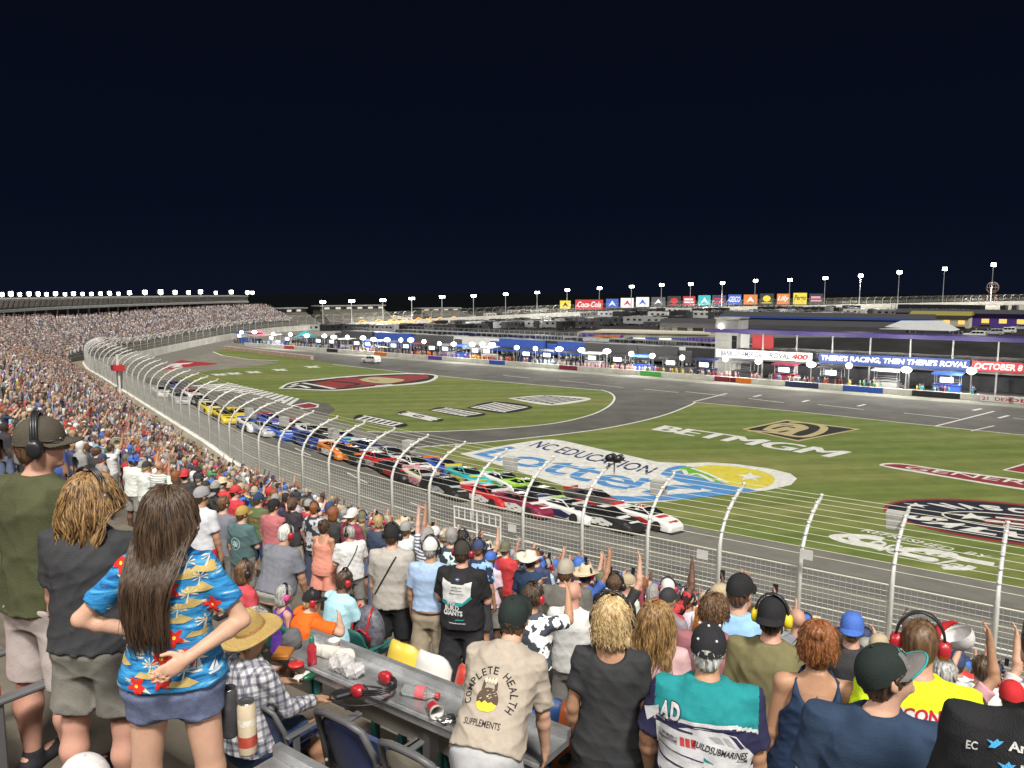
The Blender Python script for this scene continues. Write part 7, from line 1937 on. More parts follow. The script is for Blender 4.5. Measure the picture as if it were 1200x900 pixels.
# ---- second line: smaller, still told apart in the photo
def roundlogo(pr, P, r):
    pr.shape('round_print', [disc(.02, .30, .088)], white_c, .003); pr.shape('round_print', [disc(.02, .30, .080)], ink, .0045); pr.shape('round_print', [disc(.02, .30, .058)], white_c, .006); pr.arc('COME HERE CLEAN LIVE', (.02, .30), .069, 260, -80, .015, white_c, .02)
    pr.shape('round_print', [[(-.02, .27), (.06, .27), (.05, .315), (.02, .335), (-.01, .315)]], ink, .0075)
fg(663, 654, 6, 14, 'broad man in dark grey tee with round white print and pale cap', 'man with the round white print', dict(wide=1.34, head=(6, 2)), 'pink', (cloth('dark_grey_tee', (.135, .128, .115)), dict(sleeve=.78)), (khaki_c, dict(length=.98)), ('short', 'brown'), (cloth('cap_stone', (.34, .31, .25)),) * 2, deco=roundlogo)
fg(626, 684, 4, 30, 'person in grey camouflage tee with dark hair, hands raised to the face', 'person in grey camouflage', dict(wide=1.1, armR=ARM_PHONE, armL=ARM_PHONE, head=(12, 4)), 'tan', (mat_own('camo_cloth', pattern='camo'), dict(sleeve=.8)), (black_c, dict(length=1)), locks(700, .07, .3, 'dark', 41, r=.0055, curl=.35, seg=6), None, (plastic_k, plastic_r)).children
fg(673, 681, 5, 20, 'bald man in white tee next to the woman with curly blonde hair', 'bald man in white', dict(wide=1.12, head=(10, 6), armL=((.25, .02, -1), (.05, .5, -1))), 'pink', (white_c, dict(sleeve=.8)), (grey_c, dict(length=1)), None)
fg(380, 609, 7, 20, 'woman in coral sundress with bare shoulders', 'woman in the coral dress', dict(female=True, wide=1.12, head=(10, 0)), 'tan', (coral_c, dict(tank=True, hem=-.14, scoop=.12)), (coral_c, dict(length=.85, loose=.06)), ('bun', 'dark'))
fg(284, 592, 5, 20, 'man in steel teal tee with pale round print and gold cap', 'man in the gold cap', dict(wide=1.04, head=(20, 0), armR=ARM_FOLD), 'fair', (steelteal_c, dict(sleeve=.8)), (grey_c, dict(length=1)), ('short', 'brown'), (gold_c,) * 2, deco=lambda pr, P, r: (pr.shape('round_print', [disc(-.02, .26, .085, .10)], cloth('print_pale', (.32, .45, .46)), .003), pr.shape('round_print', [disc(-.02, .26, .07, .085)], steelteal_c, .004), pr.shape('round_print', [petals(-.02, .26, .06, 7)], cloth('print_pale', (.32, .45, .46)), .005)))
fg(262, 581, 5, 16, 'man in plain slate grey tee with short brown hair left of the gold cap', 'man in slate grey', dict(wide=1.08, head=(14, 0)), 'fair', (slate_c, dict(sleeve=.8)), (grey_c, dict(length=1)), ('short', 'brown'))
fg(236, 569, 4, 18, 'man in white tee with grey cap standing right of the floral shirt', 'man in white with grey cap', dict(wide=1.06, head=(26, 0)), 'tan', (cloth('white_tee', (.56, .57, .60)), dict(sleeve=.75)), (red_c, dict(length=1)), ('short', 'dark'), (cloth('cap_mid_grey', (.28, .27, .28)),) * 2)
fg(321, 584, 7, 24, 'man in salmon tee with dark cap', 'man in the salmon tee', dict(wide=1.08, head=(20, 0)), 'pink', (salmon_c, dict(sleeve=.8)), (grey_c, dict(length=1)), ('short', 'dark'), (black_c,) * 2)
fg(303, 577, 8, 22, 'man in army green tee with orange print and dark blue cap', 'man in army green', dict(wide=1.08, head=(15, 0)), 'fair', (green_c, dict(sleeve=.8)), (navy_c, dict(length=1)), ('short', 'brown'), (navy_c,) * 2, deco=lambda pr, P, r: pr.text('RACE', (0, .34), .16, .05, orange_c, bold=.03))
fg(408, 616, 7, -30, 'man in white shirt with a dark strap, head turned left, black ear defenders', 'man in white with the dark strap', dict(wide=1.25, belly=.04, head=(-40, 4), armL=ARM_FOLD, armR=ARM_FOLD), 'pink', (white_c, dict(sleeve=.8)), (grey_c, dict(length=1)), ('short', 'grey'), None, KK, deco=strap_deco)
cow = hat_mesh(.12, .205, .075, .006, .02)
fg(622, 646, 9, 20, 'person in white cowboy hat in front of the fence', 'white cowboy hat', dict(head=(8, 0)), 'tan', (navy_c, dict(sleeve=.8)), (denim_c, dict(length=1.9)), ('short', 'dark'), None, None, (cow, [cloth('hat_white', (.62, .59, .50))]))
ph = fg(1107, 770, 5, 20, 'grey-haired woman in pink raising a white and red hat', 'woman raising a hat', dict(female=True, armR=((.55, .2, .75), (-.15, .1, 1)), head=(12, 0)), 'tan', (cloth('rose', (.55, .30, .34)), dict(sleeve=.75)), (grey_c, dict(length=1)), ('short', 'grey'))
wq = on_row(1118, 740, row_p(5) - .05); mb = cap_mesh(); o = obj('cap', mb, [cloth('cap_white2', (.62, .6, .6)), red_c], None, True, tuple(wq)); o.rotation_euler = (R(20), R(150), R(30)); o.location = wq; tag(o, 'white cap with red brim waved in a raised hand', 'cap')
fg(130, 520, 13, 20, 'person in white tee holding a cream cowboy hat up', 'raised cream cowboy hat', dict(armR=((.35, .3, .8), (.1, .2, 1)), head=(5, 5)), 'tan', (white_c, dict(sleeve=.8)), (grey_c, dict(length=1)), ('short', 'dark'))
wq = on_row(137, 520, row_p(13) + .1); o = mesh_obj('cowboy_hat', cow.v, cow.f, [cloth('hat_cream', (.62, .56, .42))], None, cow.m, True); o.location = wq; o.rotation_euler = (R(-60), 0, R(20)); tag(o, 'cream cowboy hat held up above the crowd at the left', 'hat')
fg(1152, 768, 8, 26, 'person in white shirt with both arms raised holding a phone up at the right', 'person in white with raised phone', dict(armR=ARM_UP, armL=ARM_PHONE), 'fair', (white_c, dict(sleeve=.8)), (grey_c, dict(length=1)), ('short', 'dark'))
fg(1139, 811, 4, 28, 'person in black top with pale zebra stripes right of the neon yellow tee', 'person in zebra stripes', dict(female=True), 'fair', (black_c, dict(sleeve=.7)), (black_c, dict(length=1)), ('bob', 'dark'), deco=lambda pr, P, r: [pr.shape('stripe_print', [[(-.12, .42 - .05 * i), (.12, .44 - .05 * i), (.10, .425 - .05 * i), (-.10, .41 - .05 * i)]], pink_c, .003) for i in range(5)])
fg(1187, 797, 6, 28, 'person in red cap and dark top near the right edge', 'person in the red cap', dict(), 'fair', (navy_c, dict(sleeve=.8)), (grey_c, dict(length=1)), ('short', 'dark'), (red_c,) * 2)
# white cap lying on the seat in the bottom left
q = on_row(100, 922, 1.3); o = obj('cap', cap_mesh(), [cloth('cap_white3', (.60, .58, .58))] * 2, None, True, tuple(q)); o.rotation_euler = (0, 0, R(60)); tag(o, 'white cap at the bottom edge behind the standing legs', 'cap')
# ================================================================ SPECTATORS
VAR = {
    'down': Pose(), 'down_w': Pose(female=True, wide=1.05), 'broad': Pose(wide=1.25, belly=.04), 'fold': Pose(armL=ARM_FOLD, armR=ARM_FOLD, wide=1.08), 'hips': Pose(armL=ARM_HIP, armR=ARM_HIP, wide=1.08), 'phone': Pose(armL=ARM_PHONE, armR=ARM_PHONE, lean=3),
    'up': Pose(armR=ARM_UP), 'up_l': Pose(armL=((.3, .3, .85), (.1, .25, 1)), female=True), 'both_up': Pose(armL=ARM_UP, armR=((.25, .5, .8), (-.1, .35, 1))), 'turned': Pose(head=(40, 0), wide=1.1), 'look_left': Pose(head=(-35, 4)),
}
PHRASE = {'down': 'with arms down', 'down_w': 'with arms down', 'broad': 'broad-backed', 'fold': 'with folded arms', 'hips': 'with hands on hips', 'phone': 'with hands up', 'up': 'with right arm raised', 'up_l': 'with left arm raised', 'both_up': 'with both arms raised', 'turned': 'looking right', 'look_left': 'looking left'}
own_cloth = mat_own('spectator_cloth'); own_print = mat_own('spectator_pattern', pattern='camo'); own_stripe = mat_own('spectator_stripe', pattern='stripe'); own_skin = mat_own('spectator_skin', .55, .08, 9, .1); own_hair = mat_own('spectator_hair', .5, .35, 30, .5, 90, (3, 3, .4)); own_plastic = mat_own('spectator_plastic', .35, .05, 9, .0001)
SHIRTS = [('white', (.60, .60, .59), 26), ('grey', (.22, .22, .22), 12), ('light grey', (.40, .40, .40), 7), ('black', (.025, .025, .028), 17), ('navy', (.03, .045, .10), 11), ('red', (.46, .03, .035), 9), ('maroon', (.20, .03, .05), 3), ('royal blue', (.05, .12, .42), 6), ('sky blue', (.26, .44, .64), 6), ('orange', (.62, .18, .04), 3), ('olive', (.11, .11, .06), 4), ('green', (.06, .24, .10), 3), ('yellow', (.62, .50, .08), 2), ('pink', (.58, .30, .34), 2), ('tan', (.40, .32, .22), 5), ('purple', (.14, .07, .26), 1), ('teal', (.05, .28, .30), 1)]
LOWERS = [(.22, .21, .19), (.03, .03, .035), (.10, .13, .22), (.36, .31, .23), (.05, .06, .10), (.45, .45, .44)]
SKINS = [(.50, .29, .21), (.46, .25, .18), (.40, .22, .14), (.34, .18, .11), (.52, .32, .24), (.12, .06, .04)]
HAIRS = [('dark', (.025, .017, .012)), ('brown', (.085, .048, .026)), ('blond', (.40, .28, .13)), ('grey', (.28, .27, .26)), ('red', (.22, .08, .03))]
CAPS = [('black', (.025, .025, .028)), ('white', (.58, .57, .55)), ('red', (.45, .03, .035)), ('navy', (.03, .045, .11)), ('royal blue', (.05, .13, .45)), ('grey', (.25, .25, .24)), ('tan', (.38, .31, .20)), ('olive', (.12, .12, .07))]
_mc = {}
def vmesh(var, what):
    k = (var, what)
    if k in _mc: return _mc[k]
    P = VAR[var]; h = .018
    if what == 'body': V, F = build_body(P, .016, True, .5)
    elif what == 'shirt': V, F = build_shirt(P, h, sleeve=.75, hem=-.09, seed=len(_mc), fit=.022, amp=.006)
    elif what == 'shorts': V, F = build_lower(P, h, length=.95, loose=.02)
    elif what == 'trousers': V, F = build_lower(P, h, length=1.95, loose=.015)
    elif what.startswith('hair_'): V, F = build_hair(P, .010, what[5:].replace('_cap', ''), under_cap=what.endswith('_cap'))
    elif what == 'cap' or what == 'backward_cap': mb = cap_mesh(what != 'cap'); V, F = xf(P, np.array(mb.v)), mb
    elif what == 'brimmed_hat': mb = hat_mesh(.115, .19, .04, .006, .015, 32); V, F = xf(P, np.array(mb.v)), mb
    elif what == 'ear_defenders': mb = phones_mesh(); V, F = xf(P, np.array(mb.v)), mb
    if isinstance(F, MB): o = mesh_obj(what, V, F.f, [own_cloth] * 2 if what != 'ear_defenders' else [plastic_k, own_plastic], None, F.m, True)
    else: o = np_mesh(what, V, F, own_skin if what == 'body' else own_hair if what.startswith('hair') else own_cloth)
    me = o.data; bpy.data.objects.remove(o); _mc[k] = me; return me
def part(name, me, parent, col, m=None):
    o = bpy.data.objects.new(name, me); COL.objects.link(o); o.parent = parent; o.color = (*col, 1)
    if m is not None and me.materials[0] is not m: o.material_slots[0].link = 'OBJECT'; o.material_slots[0].material = m
    return o
def pick(L):
    r = rnd.uniform(0, sum(q[2] for q in L))
    for q in L:
        r -= q[2]
        if r <= 0: return q
    return L[-1]
# ---- every standing place in view
SPOTS = []
for k in range(4, 26):
    p = row_p(k); z = row_floor(k); a = -26.0 + rnd.uniform(0, .5)
    while a < 26:
        a += rnd.gauss(.56, .07)
        x, y = row_xy(p + rnd.uniform(-.08, .10), a)
        px, py, zc = proj((x, y, z + 1.7))
        if zc < 1 or px < -25 or px > 1225: continue
        if px < 250 and k < 9: continue
        if 250 <= px < 600 and k < 8: continue
        if px >= 600 and k < 7 and px < 880: continue
        if k < 6 and px < 1128: continue
        if rnd.random() < .06 or (a % 13) < .75: continue
        if any(abs(px - f[0]) < 900 * .42 / zc and abs(k - f[2]) <= 1 for f in FG): continue
        # keep the sight lines to the people who stand out in the photo
        if any(f[2] >= 5 and k < f[2] and abs(px - f[0]) < 26 and py < f[1] + 60 and k > f[2] - 4 for f in FG): continue
        SPOTS.append((x, y, z, zc, px, py, k, 0))
for k in range(0, 34):
    s = S_B0 + rnd.uniform(0, .5)
    while s < S_STAND - 4:
        s += max(.42, rnd.gauss(.55, .06)) 
        if STEP_D * k > stand_depth(s) - 1: continue
        q, z, n = stand_row(s, k); q = q + n * rnd.uniform(.2, .6); z = z + (.0)
        px, py, zc = proj((q[0], q[1], z + 1.65))
        if px < -12 or px > 420: continue
        if (s % 17) < .9 or rnd.random() < (.05 if zc > 50 else .07): continue
        if abs(px - 130) < 16 and zc < 19 and abs(py - 520) < 40: continue
        SPOTS.append((q[0], q[1], z, zc, px, py, 100 + k, math.degrees(math.atan2(-n[0], -n[1]))))
inview = [q for q in SPOTS if -8 < q[4] < 1208 and q[5] < 905]
inview.sort(key=lambda q: q[3])
def hidden(q):
    """standing behind the three big figures at the left or low behind the front row"""
    px, py = q[4], q[5]
    return (px < 82 and py > 512) or (60 < px < 150 and py > 575) or (140 < px < 230 and py > 590) or (px > 930 and py > 790 and px < 1120) or (520 < px < 900 and py > 735)
CAND = [q for q in inview if not hidden(q)]
N_IND = 300 - len(FG) - 2
IND = CAND[:N_IND]; ind_set = set(id(q) for q in IND)
NAMED = {}
LAND = [(f[0], f[1], f[4]) for f in FG] + [(303, 563, 'foot of the fence')]
seen_labels = {}
def rel(px, py, f):
    dx, dy = px - f[0], py - f[1]
    if abs(dx) > abs(dy) * 1.3: return 'right of' if dx > 0 else 'left of'
    return 'above' if dy < 0 else 'below'
def make_label(q, base, extras, short):
    px, py = q[4], q[5]
    near = sorted(LAND, key=lambda f: (f[0] - px) ** 2 + (f[1] - py) ** 2)[:5]
    tries = []
    row = f'row {q[6] - 5}'
    for e in [''] + extras:
        for f in near:
            for far in ('just ', 'farther '):
                dist = math.hypot(f[0] - px, f[1] - py)
                if (far == 'just ') != (dist < 45): continue
                tries.append(f'{base}{(" " + e) if e else ""}, {far}{rel(px, py, f)} the {f[2]}')
    for t in tries:
        if len(t.split()) <= 16 and t not in seen_labels: seen_labels[t] = 1; return t
    for f in near:
        if len(f[2].split()) > 7: continue
        t = f'{short} {rel(px, py, f)} the {f[2]}'
        if t not in seen_labels: seen_labels[t] = 1; return t
    i = 2
    ORD = ['', '', 'second', 'third', 'fourth', 'fifth', 'sixth', 'seventh', 'eighth']
    near = [f for f in near if len(f[2].split()) < 8] or near; f = near[0]
    while True:
        w = f'{ORD[min(i, 8)]} {short} {rel(px, py, f)} the {f[2]}'
        if w not in seen_labels: seen_labels[w] = 1; return w
        i += 1
        if i > 8: f = rnd.choice(near); i = 2
phone_m = mat('phone_black', (.02, .02, .024), .2, 0)
yaws = -36.0
for q in IND:
    x, y, z, zc, px, py, k, ang = q
    var = rnd.choices(list(VAR), (16, 11, 10, 8, 5, 8, 5, 3, 2, 9, 6))[0]
    sn, sc_, _ = pick(SHIRTS); hn, hc_ = rnd.choice(HAIRS); sk = rnd.choice(SKINS[:5]) if rnd.random() < .93 else SKINS[5]
    fem = VAR[var].female
    s = rnd.uniform(.95, 1.05) * (.94 if fem else 1.0)
    root = bpy.data.objects.new('person', vmesh(var, 'body')); COL.objects.link(root)
    root.location = (x, y, z); root.scale = (s, s, s); yaw = (36 if k < 100 else ang) + rnd.gauss(-4, 13); root.rotation_euler = (0, 0, -R(yaw)); root.color = (*sk, 1)
    pat = rnd.random(); m = own_print if pat < .07 else own_stripe if pat < .12 else own_cloth
    jit = [c * rnd.uniform(.85, 1.15) for c in sc_]
    part('shirt', vmesh(var, 'shirt'), root, jit, m)
    lw = rnd.choice(('shorts', 'shorts', 'trousers')); part(lw, vmesh(var, lw), root, rnd.choice(LOWERS))
    g = rnd.random(); extras = []
    if fem:
        kind = rnd.choice(('long', 'bob', 'ponytail', 'bun')); 
        if g < .25: cn, cc = rnd.choice(CAPS); part('hair', vmesh(var, 'hair_bob_cap'), root, hc_); part('cap', vmesh(var, 'cap'), root, cc); head = f'{cn} cap'
        else: part('hair', vmesh(var, 'hair_' + kind), root, hc_); head = {'long': f'long {hn} hair', 'bob': f'{hn} bobbed hair', 'ponytail': f'{hn} ponytail', 'bun': f'{hn} hair in a bun'}[kind]
    elif g < .60:
        cn, cc = rnd.choice(CAPS); part('hair', vmesh(var, 'hair_short_cap'), root, hc_); w = 'cap' if rnd.random() < .82 else 'backward_cap'; part('cap', vmesh(var, w), root, cc); head = f'{cn} cap' if w == 'cap' else f'{cn} cap worn backwards'
    elif g < .66:
        part('hair', vmesh(var, 'hair_short_cap'), root, hc_); part('hat', vmesh(var, 'brimmed_hat'), root, (.52, .44, .30)); head = 'brimmed straw hat'
    elif g < .95: part('hair', vmesh(var, 'hair_short'), root, hc_); head = f'short {hn} hair'
    else: head = 'bald head'
    if rnd.random() < .30:
        pc = rnd.choice(((.02, .02, .02), (.02, .02, .02), (.4, .02, .03), (.05, .1, .4))); part('ear_defenders', vmesh(var, 'ear_defenders'), root, pc); extras.append('and ear defenders')
    if m is own_print: sn = 'patterned ' + sn
    if m is own_stripe: sn = 'striped ' + sn
    extras.append(PHRASE[var]); extras.append(('and ear defenders ' if 'and ear defenders' in extras else '') + PHRASE[var])
    tag(root, make_label(q, f'person in {sn} shirt with {head}', extras, f'person in {sn} shirt'), 'person', 'spectators standing in the stand')
    if var in ('phone', 'both_up') and rnd.random() < .7:
        P = VAR[var]; c = (P.wr[1] + P.wr[-1]) / 2 + (P.fd[1] + P.fd[-1]) * .06 if var == 'phone' else P.wr[1] + P.fd[1] * .11
        mb = MB(); mb.box((-.038, -.005, -.075), (.038, .005, .075)); o = obj('phone', mb, phone_m); o.modifiers.new('round', 'BEVEL').width = .004
        c4, s4 = math.cos(-R(yaw)), math.sin(-R(yaw)); o.location = (x + s * (c4 * c[0] - s4 * c[1]), y + s * (s4 * c[0] + c4 * c[1]), z + s * c[2]); o.rotation_euler = (R(-8), 0, -R(yaw))
        tag(o, 'dark phone held up by a spectator to film the cars', 'phone', 'phones held up in the crowd')
# ---- the rest of the crowd: one object
def lod(P, h, cut=.42, legs=True):
    f = Field(*P.bounds(.1), h)
    f.stack(P.pel, P.A, P.X, P.Y, P.prof(.02), .03)
    f.cone(P.neck - P.A * .03, P.hc, .06, .06, .03); f.ell(P.hc + (0, -.005, .02), (.098, .118, .135), .02)
    for d in (-1, 1):
        f.cone(P.neck - P.A * .04, P.sh[d], .05, .062, .03); f.cone(P.sh[d], P.el[d], .06, .052, .02); f.cone(P.el[d], P.wr[d] + P.fd[d] * .12, .048, .042, .02)
        f.cone(P.hip[d], P.kn[d], .10, .075, .03)
        if legs: f.cone(P.kn[d], P.an[d], .075, .06, .02)
    V, F = f.mesh()
    cls = np.ones(len(V), int)
    for i, v in enumerate(V):
        if v[2] > P.neck[2] + .035 and np.linalg.norm(v - P.hc) < .22: cls[i] = 3 if (v[2] > P.hc[2] + .03 or v[1] < P.hc[1] - .02) else 0
        elif v[2] < P.pel[2] - .10: cls[i] = 2
        for d in (-1, 1):
            e = P.el[d]; 
            t = np.dot(v - e, P.fd[d])
            if 0 < t < .45 and np.linalg.norm(v - e - P.fd[d] * t) < .075: cls[i] = 0
    return V.astype(np.float32), F, cls
lods = {1: [lod(P, .052) for P in VAR.values()], 2: [lod(P, .085, legs=False) for n_, P in VAR.items()]}
tv = [(-.2, -.1, .75), (.2, -.1, .75), (.2, .12, .75), (-.2, .12, .75), (-.23, -.1, 1.42), (.23, -.1, 1.42), (.2, .1, 1.42), (-.2, .1, 1.42), (0, 0, 1.5), (-.10, 0, 1.63), (.10, 0, 1.63), (0, -.12, 1.64), (0, .12, 1.62), (0, 0, 1.76), (-.07, 0, 1.46), (.07, 0, 1.46)]
tf = [(0, 1, 5, 4), (1, 2, 6, 5), (2, 3, 7, 6), (3, 0, 4, 7), (4, 5, 6, 7), (8, 11, 10, 10), (8, 9, 11, 11), (8, 10, 12, 12), (8, 12, 9, 9), (13, 10, 11, 11), (13, 11, 9, 9), (13, 12, 10, 10), (13, 9, 12, 12)]
tf = np.array([q if len(set(q)) == 4 else (q[0], q[1], q[2], q[2]) for q in tf])
far_lod = (np.array(tv, np.float32), tf, np.array([2] * 4 + [1] * 4 + [0, 0, 0, 3, 0, 3, 1, 1]))
CV, CF3, CF4, CC = [], [], [], []; base = 0
def add_person(x, y, z, yaw, s, L, shirt, skin_, hair_, low):
    global base
    V, F, cls = L
    c, s_ = math.cos(-yaw), math.sin(-yaw)
    CV.append(np.stack([x + s * (c * V[:, 0] - s_ * V[:, 1]), y + s * (s_ * V[:, 0] + c * V[:, 1]), z + s * V[:, 2]], 1))
    CF4.append(F + base); base += len(V)
    CC.append(np.array([skin_, shirt, low, hair_], np.float32)[cls])
for q in SPOTS:
    if id(q) in ind_set: continue
    x, y, z, zc, px, py, k, ang = q
    if py > 915: continue
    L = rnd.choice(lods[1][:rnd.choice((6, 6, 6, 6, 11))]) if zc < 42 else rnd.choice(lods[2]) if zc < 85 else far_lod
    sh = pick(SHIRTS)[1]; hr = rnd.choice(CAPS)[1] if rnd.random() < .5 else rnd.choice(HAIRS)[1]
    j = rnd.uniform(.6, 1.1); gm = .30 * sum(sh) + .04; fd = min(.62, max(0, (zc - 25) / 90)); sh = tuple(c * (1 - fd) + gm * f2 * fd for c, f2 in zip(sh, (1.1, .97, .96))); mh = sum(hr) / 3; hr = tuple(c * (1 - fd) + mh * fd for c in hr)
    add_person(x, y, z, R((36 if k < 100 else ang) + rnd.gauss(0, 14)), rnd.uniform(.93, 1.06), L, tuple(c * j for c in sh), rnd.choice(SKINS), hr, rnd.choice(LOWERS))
# crews at the pit stalls, spectators on the suite deck and in the low far stands
for px in PIT_LAMP_PX:
    t = pit_t(px); n_ = 15 if px > 500 else 8; tc_ = rnd.choice(SHIRTS)[1]
    for i in range(n_):
        q = pit(t - 4 + rnd.uniform(-4, 4), rnd.uniform(.9, 2.6)); add_person(q[0], q[1], 0, R(rnd.uniform(0, 360)), 1.02, rnd.choice(lods[2]), tc_ if rnd.random() < .7 else rnd.choice(SHIRTS)[1], rnd.choice(SKINS), rnd.choice(CAPS)[1], (.03, .03, .035))
for t in np.arange(pit_t(822), pit_t(1260), .9):
    if rnd.random() < .35: continue
    q = pit(t + rnd.uniform(-.2, .2), 11 + rnd.uniform(.2, 2.5), 3.5); add_person(q[0], q[1], 3.5, R(rnd.uniform(120, 240)), 1, rnd.choice(lods[2]), pick(SHIRTS)[1], rnd.choice(SKINS), rnd.choice(CAPS)[1], (.1, .1, .1))
F = np.concatenate(CF4)
# the far figures carry triangles written as quads: split the two kinds
tri = F[:, 2] == F[:, 3]
V = np.concatenate(CV); me = bpy.data.meshes.new('crowd')
me.vertices.add(len(V)); me.vertices.foreach_set('co', V.astype(np.float32).ravel())
loops = np.concatenate([F[~tri].ravel(), F[tri][:, :3].ravel()]).astype(np.int32)
tot = np.concatenate([np.full((~tri).sum(), 4), np.full(tri.sum(), 3)]).astype(np.int32)
me.loops.add(len(loops)); me.loops.foreach_set('vertex_index', loops)
me.polygons.add(len(tot)); me.polygons.foreach_set('loop_start', np.concatenate([[0], np.cumsum(tot)[:-1]]).astype(np.int32)); me.polygons.foreach_set('loop_total', tot)
me.update(calc_edges=True)
ca = me.attributes.new('col', 'FLOAT_COLOR', 'POINT'); C4 = np.ones((len(V), 4), np.float32); C4[:, :3] = np.concatenate(CC); ca.data.foreach_set('color', C4.ravel())
me.polygons.foreach_set('use_smooth', np.ones(len(tot), bool))
me.materials.append(mat_attr('crowd_cloth', .85))
crowd = bpy.data.objects.new('crowd', me); COL.objects.link(crowd); crowd['kind'] = 'stuff'
tag(crowd, 'dense crowd of spectators filling the far rows of the stands', 'crowd')
print('spots', len(SPOTS), 'individuals', len(IND), 'crowd verts', len(V))
# ================================================================ RACE CARS
def lofted(mb, secs, mi=0, close=True):
    """secs: list of rings (same point count) joined into a skin with end caps"""
    n = len(secs[0]); vs = [p for s in secs for p in s]
    fs = [(i * n + j, i * n + (j + 1) % n, (i + 1) * n + (j + 1) % n, (i + 1) * n + j) for i in range(len(secs) - 1) for j in range(n)]
    fs += [tuple(range(n - 1, -1, -1)), tuple((len(secs) - 1) * n + j for j in range(n))]
    return mb.add(vs, fs, mi)
carglass = mat('race_glass', (.012, .013, .016), .15, 0, spec=.7)
car_paint = mat_own('race_paint', .42, .04, 2, .0001); car_paint2 = mat_own('race_paint_second', .3, .04, 2, .0001)
def ring(y, hw, z0, zs, z1, top): return [(-hw * .98, y, z0), (hw * .98, y, z0), (hw, y, (z0 + zs) / 2), (hw * .97, y, zs), (top, y, z1), (-top, y, z1), (-hw * .97, y, zs), (-hw, y, (z0 + zs) / 2)]
CARM = {}
def car_meshes():
    mb = MB(); lofted(mb, [ring(-2.45, .86, .28, .78, .95, .78), ring(-2.38, .95, .20, .84, 1.0, .84), ring(-1.7, 1.0, .16, .86, 1.0, .86), ring(-.9, 1.0, .14, .84, .97, .84), ring(.4, .99, .14, .80, .92, .84), ring(1.2, 1.0, .14, .76, .88, .84), ring(1.9, .98, .12, .66, .78, .78), ring(2.3, .90, .10, .50, .60, .66), ring(2.45, .76, .10, .36, .42, .52)])
    CARM['body'] = mb
    mb = MB(); lofted(mb, [[(-.80, -1.75, .98), (.80, -1.75, .98), (.72, -1.70, 1.01), (-.72, -1.70, 1.01)], [(-.80, -.95, .96), (.80, -.95, .96), (.60, -.85, 1.27), (-.60, -.85, 1.27)], [(-.80, .1, .93), (.80, .1, .93), (.60, .0, 1.30), (-.60, .0, 1.30)], [(-.80, .95, .88), (.80, .95, .88), (.72, .90, .92), (-.72, .90, .92)]])
    CARM['cabin'] = mb
    mb = MB(); mb.poly([(.76, .86, .95), (.58, .06, 1.285), (-.58, .06, 1.285), (-.76, .86, .95)]); 
    for i, (x, y, z) in enumerate(mb.v): mb.v[i] = (x, y + .012, z + .014)
    CARM['windscreen'] = mb
    mb = MB(); mb.poly([(-.74, -1.62, 1.02), (-.57, -.92, 1.26), (.57, -.92, 1.26), (.74, -1.62, 1.02)]); 
    for i, (x, y, z) in enumerate(mb.v): mb.v[i] = (x, y - .012, z + .016)
    CARM['rear_window'] = mb
    for s in (-1, 1):
        mb = MB(); pts = [(s * .795, .72, .955), (s * .635, .02, 1.25), (s * .635, -.80, 1.23), (s * .795, -1.35, 1.0)]; mb.poly(pts if s > 0 else pts[::-1]); CARM['side_window%d' % s] = mb
    mb = MB(); mb.box((-.80, -2.52, 1.0), (.80, -2.44, 1.19)); mb.box((-.5, -2.44, .98), (-.46, -2.36, 1.1)); mb.box((.46, -2.44, .98), (.5, -2.36, 1.1)); CARM['spoiler'] = mb
    mb = MB(); mb.box((-.86, 2.30, .06), (.86, 2.58, .10)); CARM['splitter'] = mb
    mb = MB(); mb.poly([(-.62, 1.05, .905), (.62, 1.05, .905), (.5, 2.2, .66), (-.5, 2.2, .66)]); 
    for i, (x, y, z) in enumerate(mb.v): mb.v[i] = (x, y, z + .012 + (.03 if y > 2 else 0))
    CARM['hood_panel'] = mb
    for s in (-1, 1):
        mb = MB(); pts = [(s * 1.012, -1.5, .25), (s * 1.012, .7, .25), (s * 1.012, 1.25, .50), (s * 1.008, .2, .74), (s * 1.008, -1.5, .55)]; mb.poly(pts if s > 0 else pts[::-1]); CARM['door_panel%d' % s] = mb
        mb = MB(); mb.poly([(s * .35, 2.42, .40), (s * .72, 2.36, .44), (s * .78, 2.28, .54), (s * .40, 2.36, .52)]); CARM['headlight%d' % s] = mb
    mb = MB(); mb.poly([(-.42, -.75, 1.292), (.42, -.75, 1.292), (.42, -.05, 1.312), (-.42, -.05, 1.312)]); CARM['roof_panel'] = mb
    for s in (-1, 1):
        mb = MB(); r_ = random.Random(3)
        for i in range(9):
            y = -1.9 + .34 * i; z = r_.uniform(.22, .62); w = r_.uniform(.16, .30); h = r_.uniform(.03, .07)
            if abs(y - 1.42) < .5 or abs(y + 1.42) < .5: z = max(z, .74); h = .06
            q = [(s * 1.018, y, z), (s * 1.018, y + w, z), (s * 1.018, y + w, z + h), (s * 1.018, y, z + h)]; mb.poly(q if s > 0 else q[::-1])
        CARM['decal%d' % s] = mb
car_meshes()
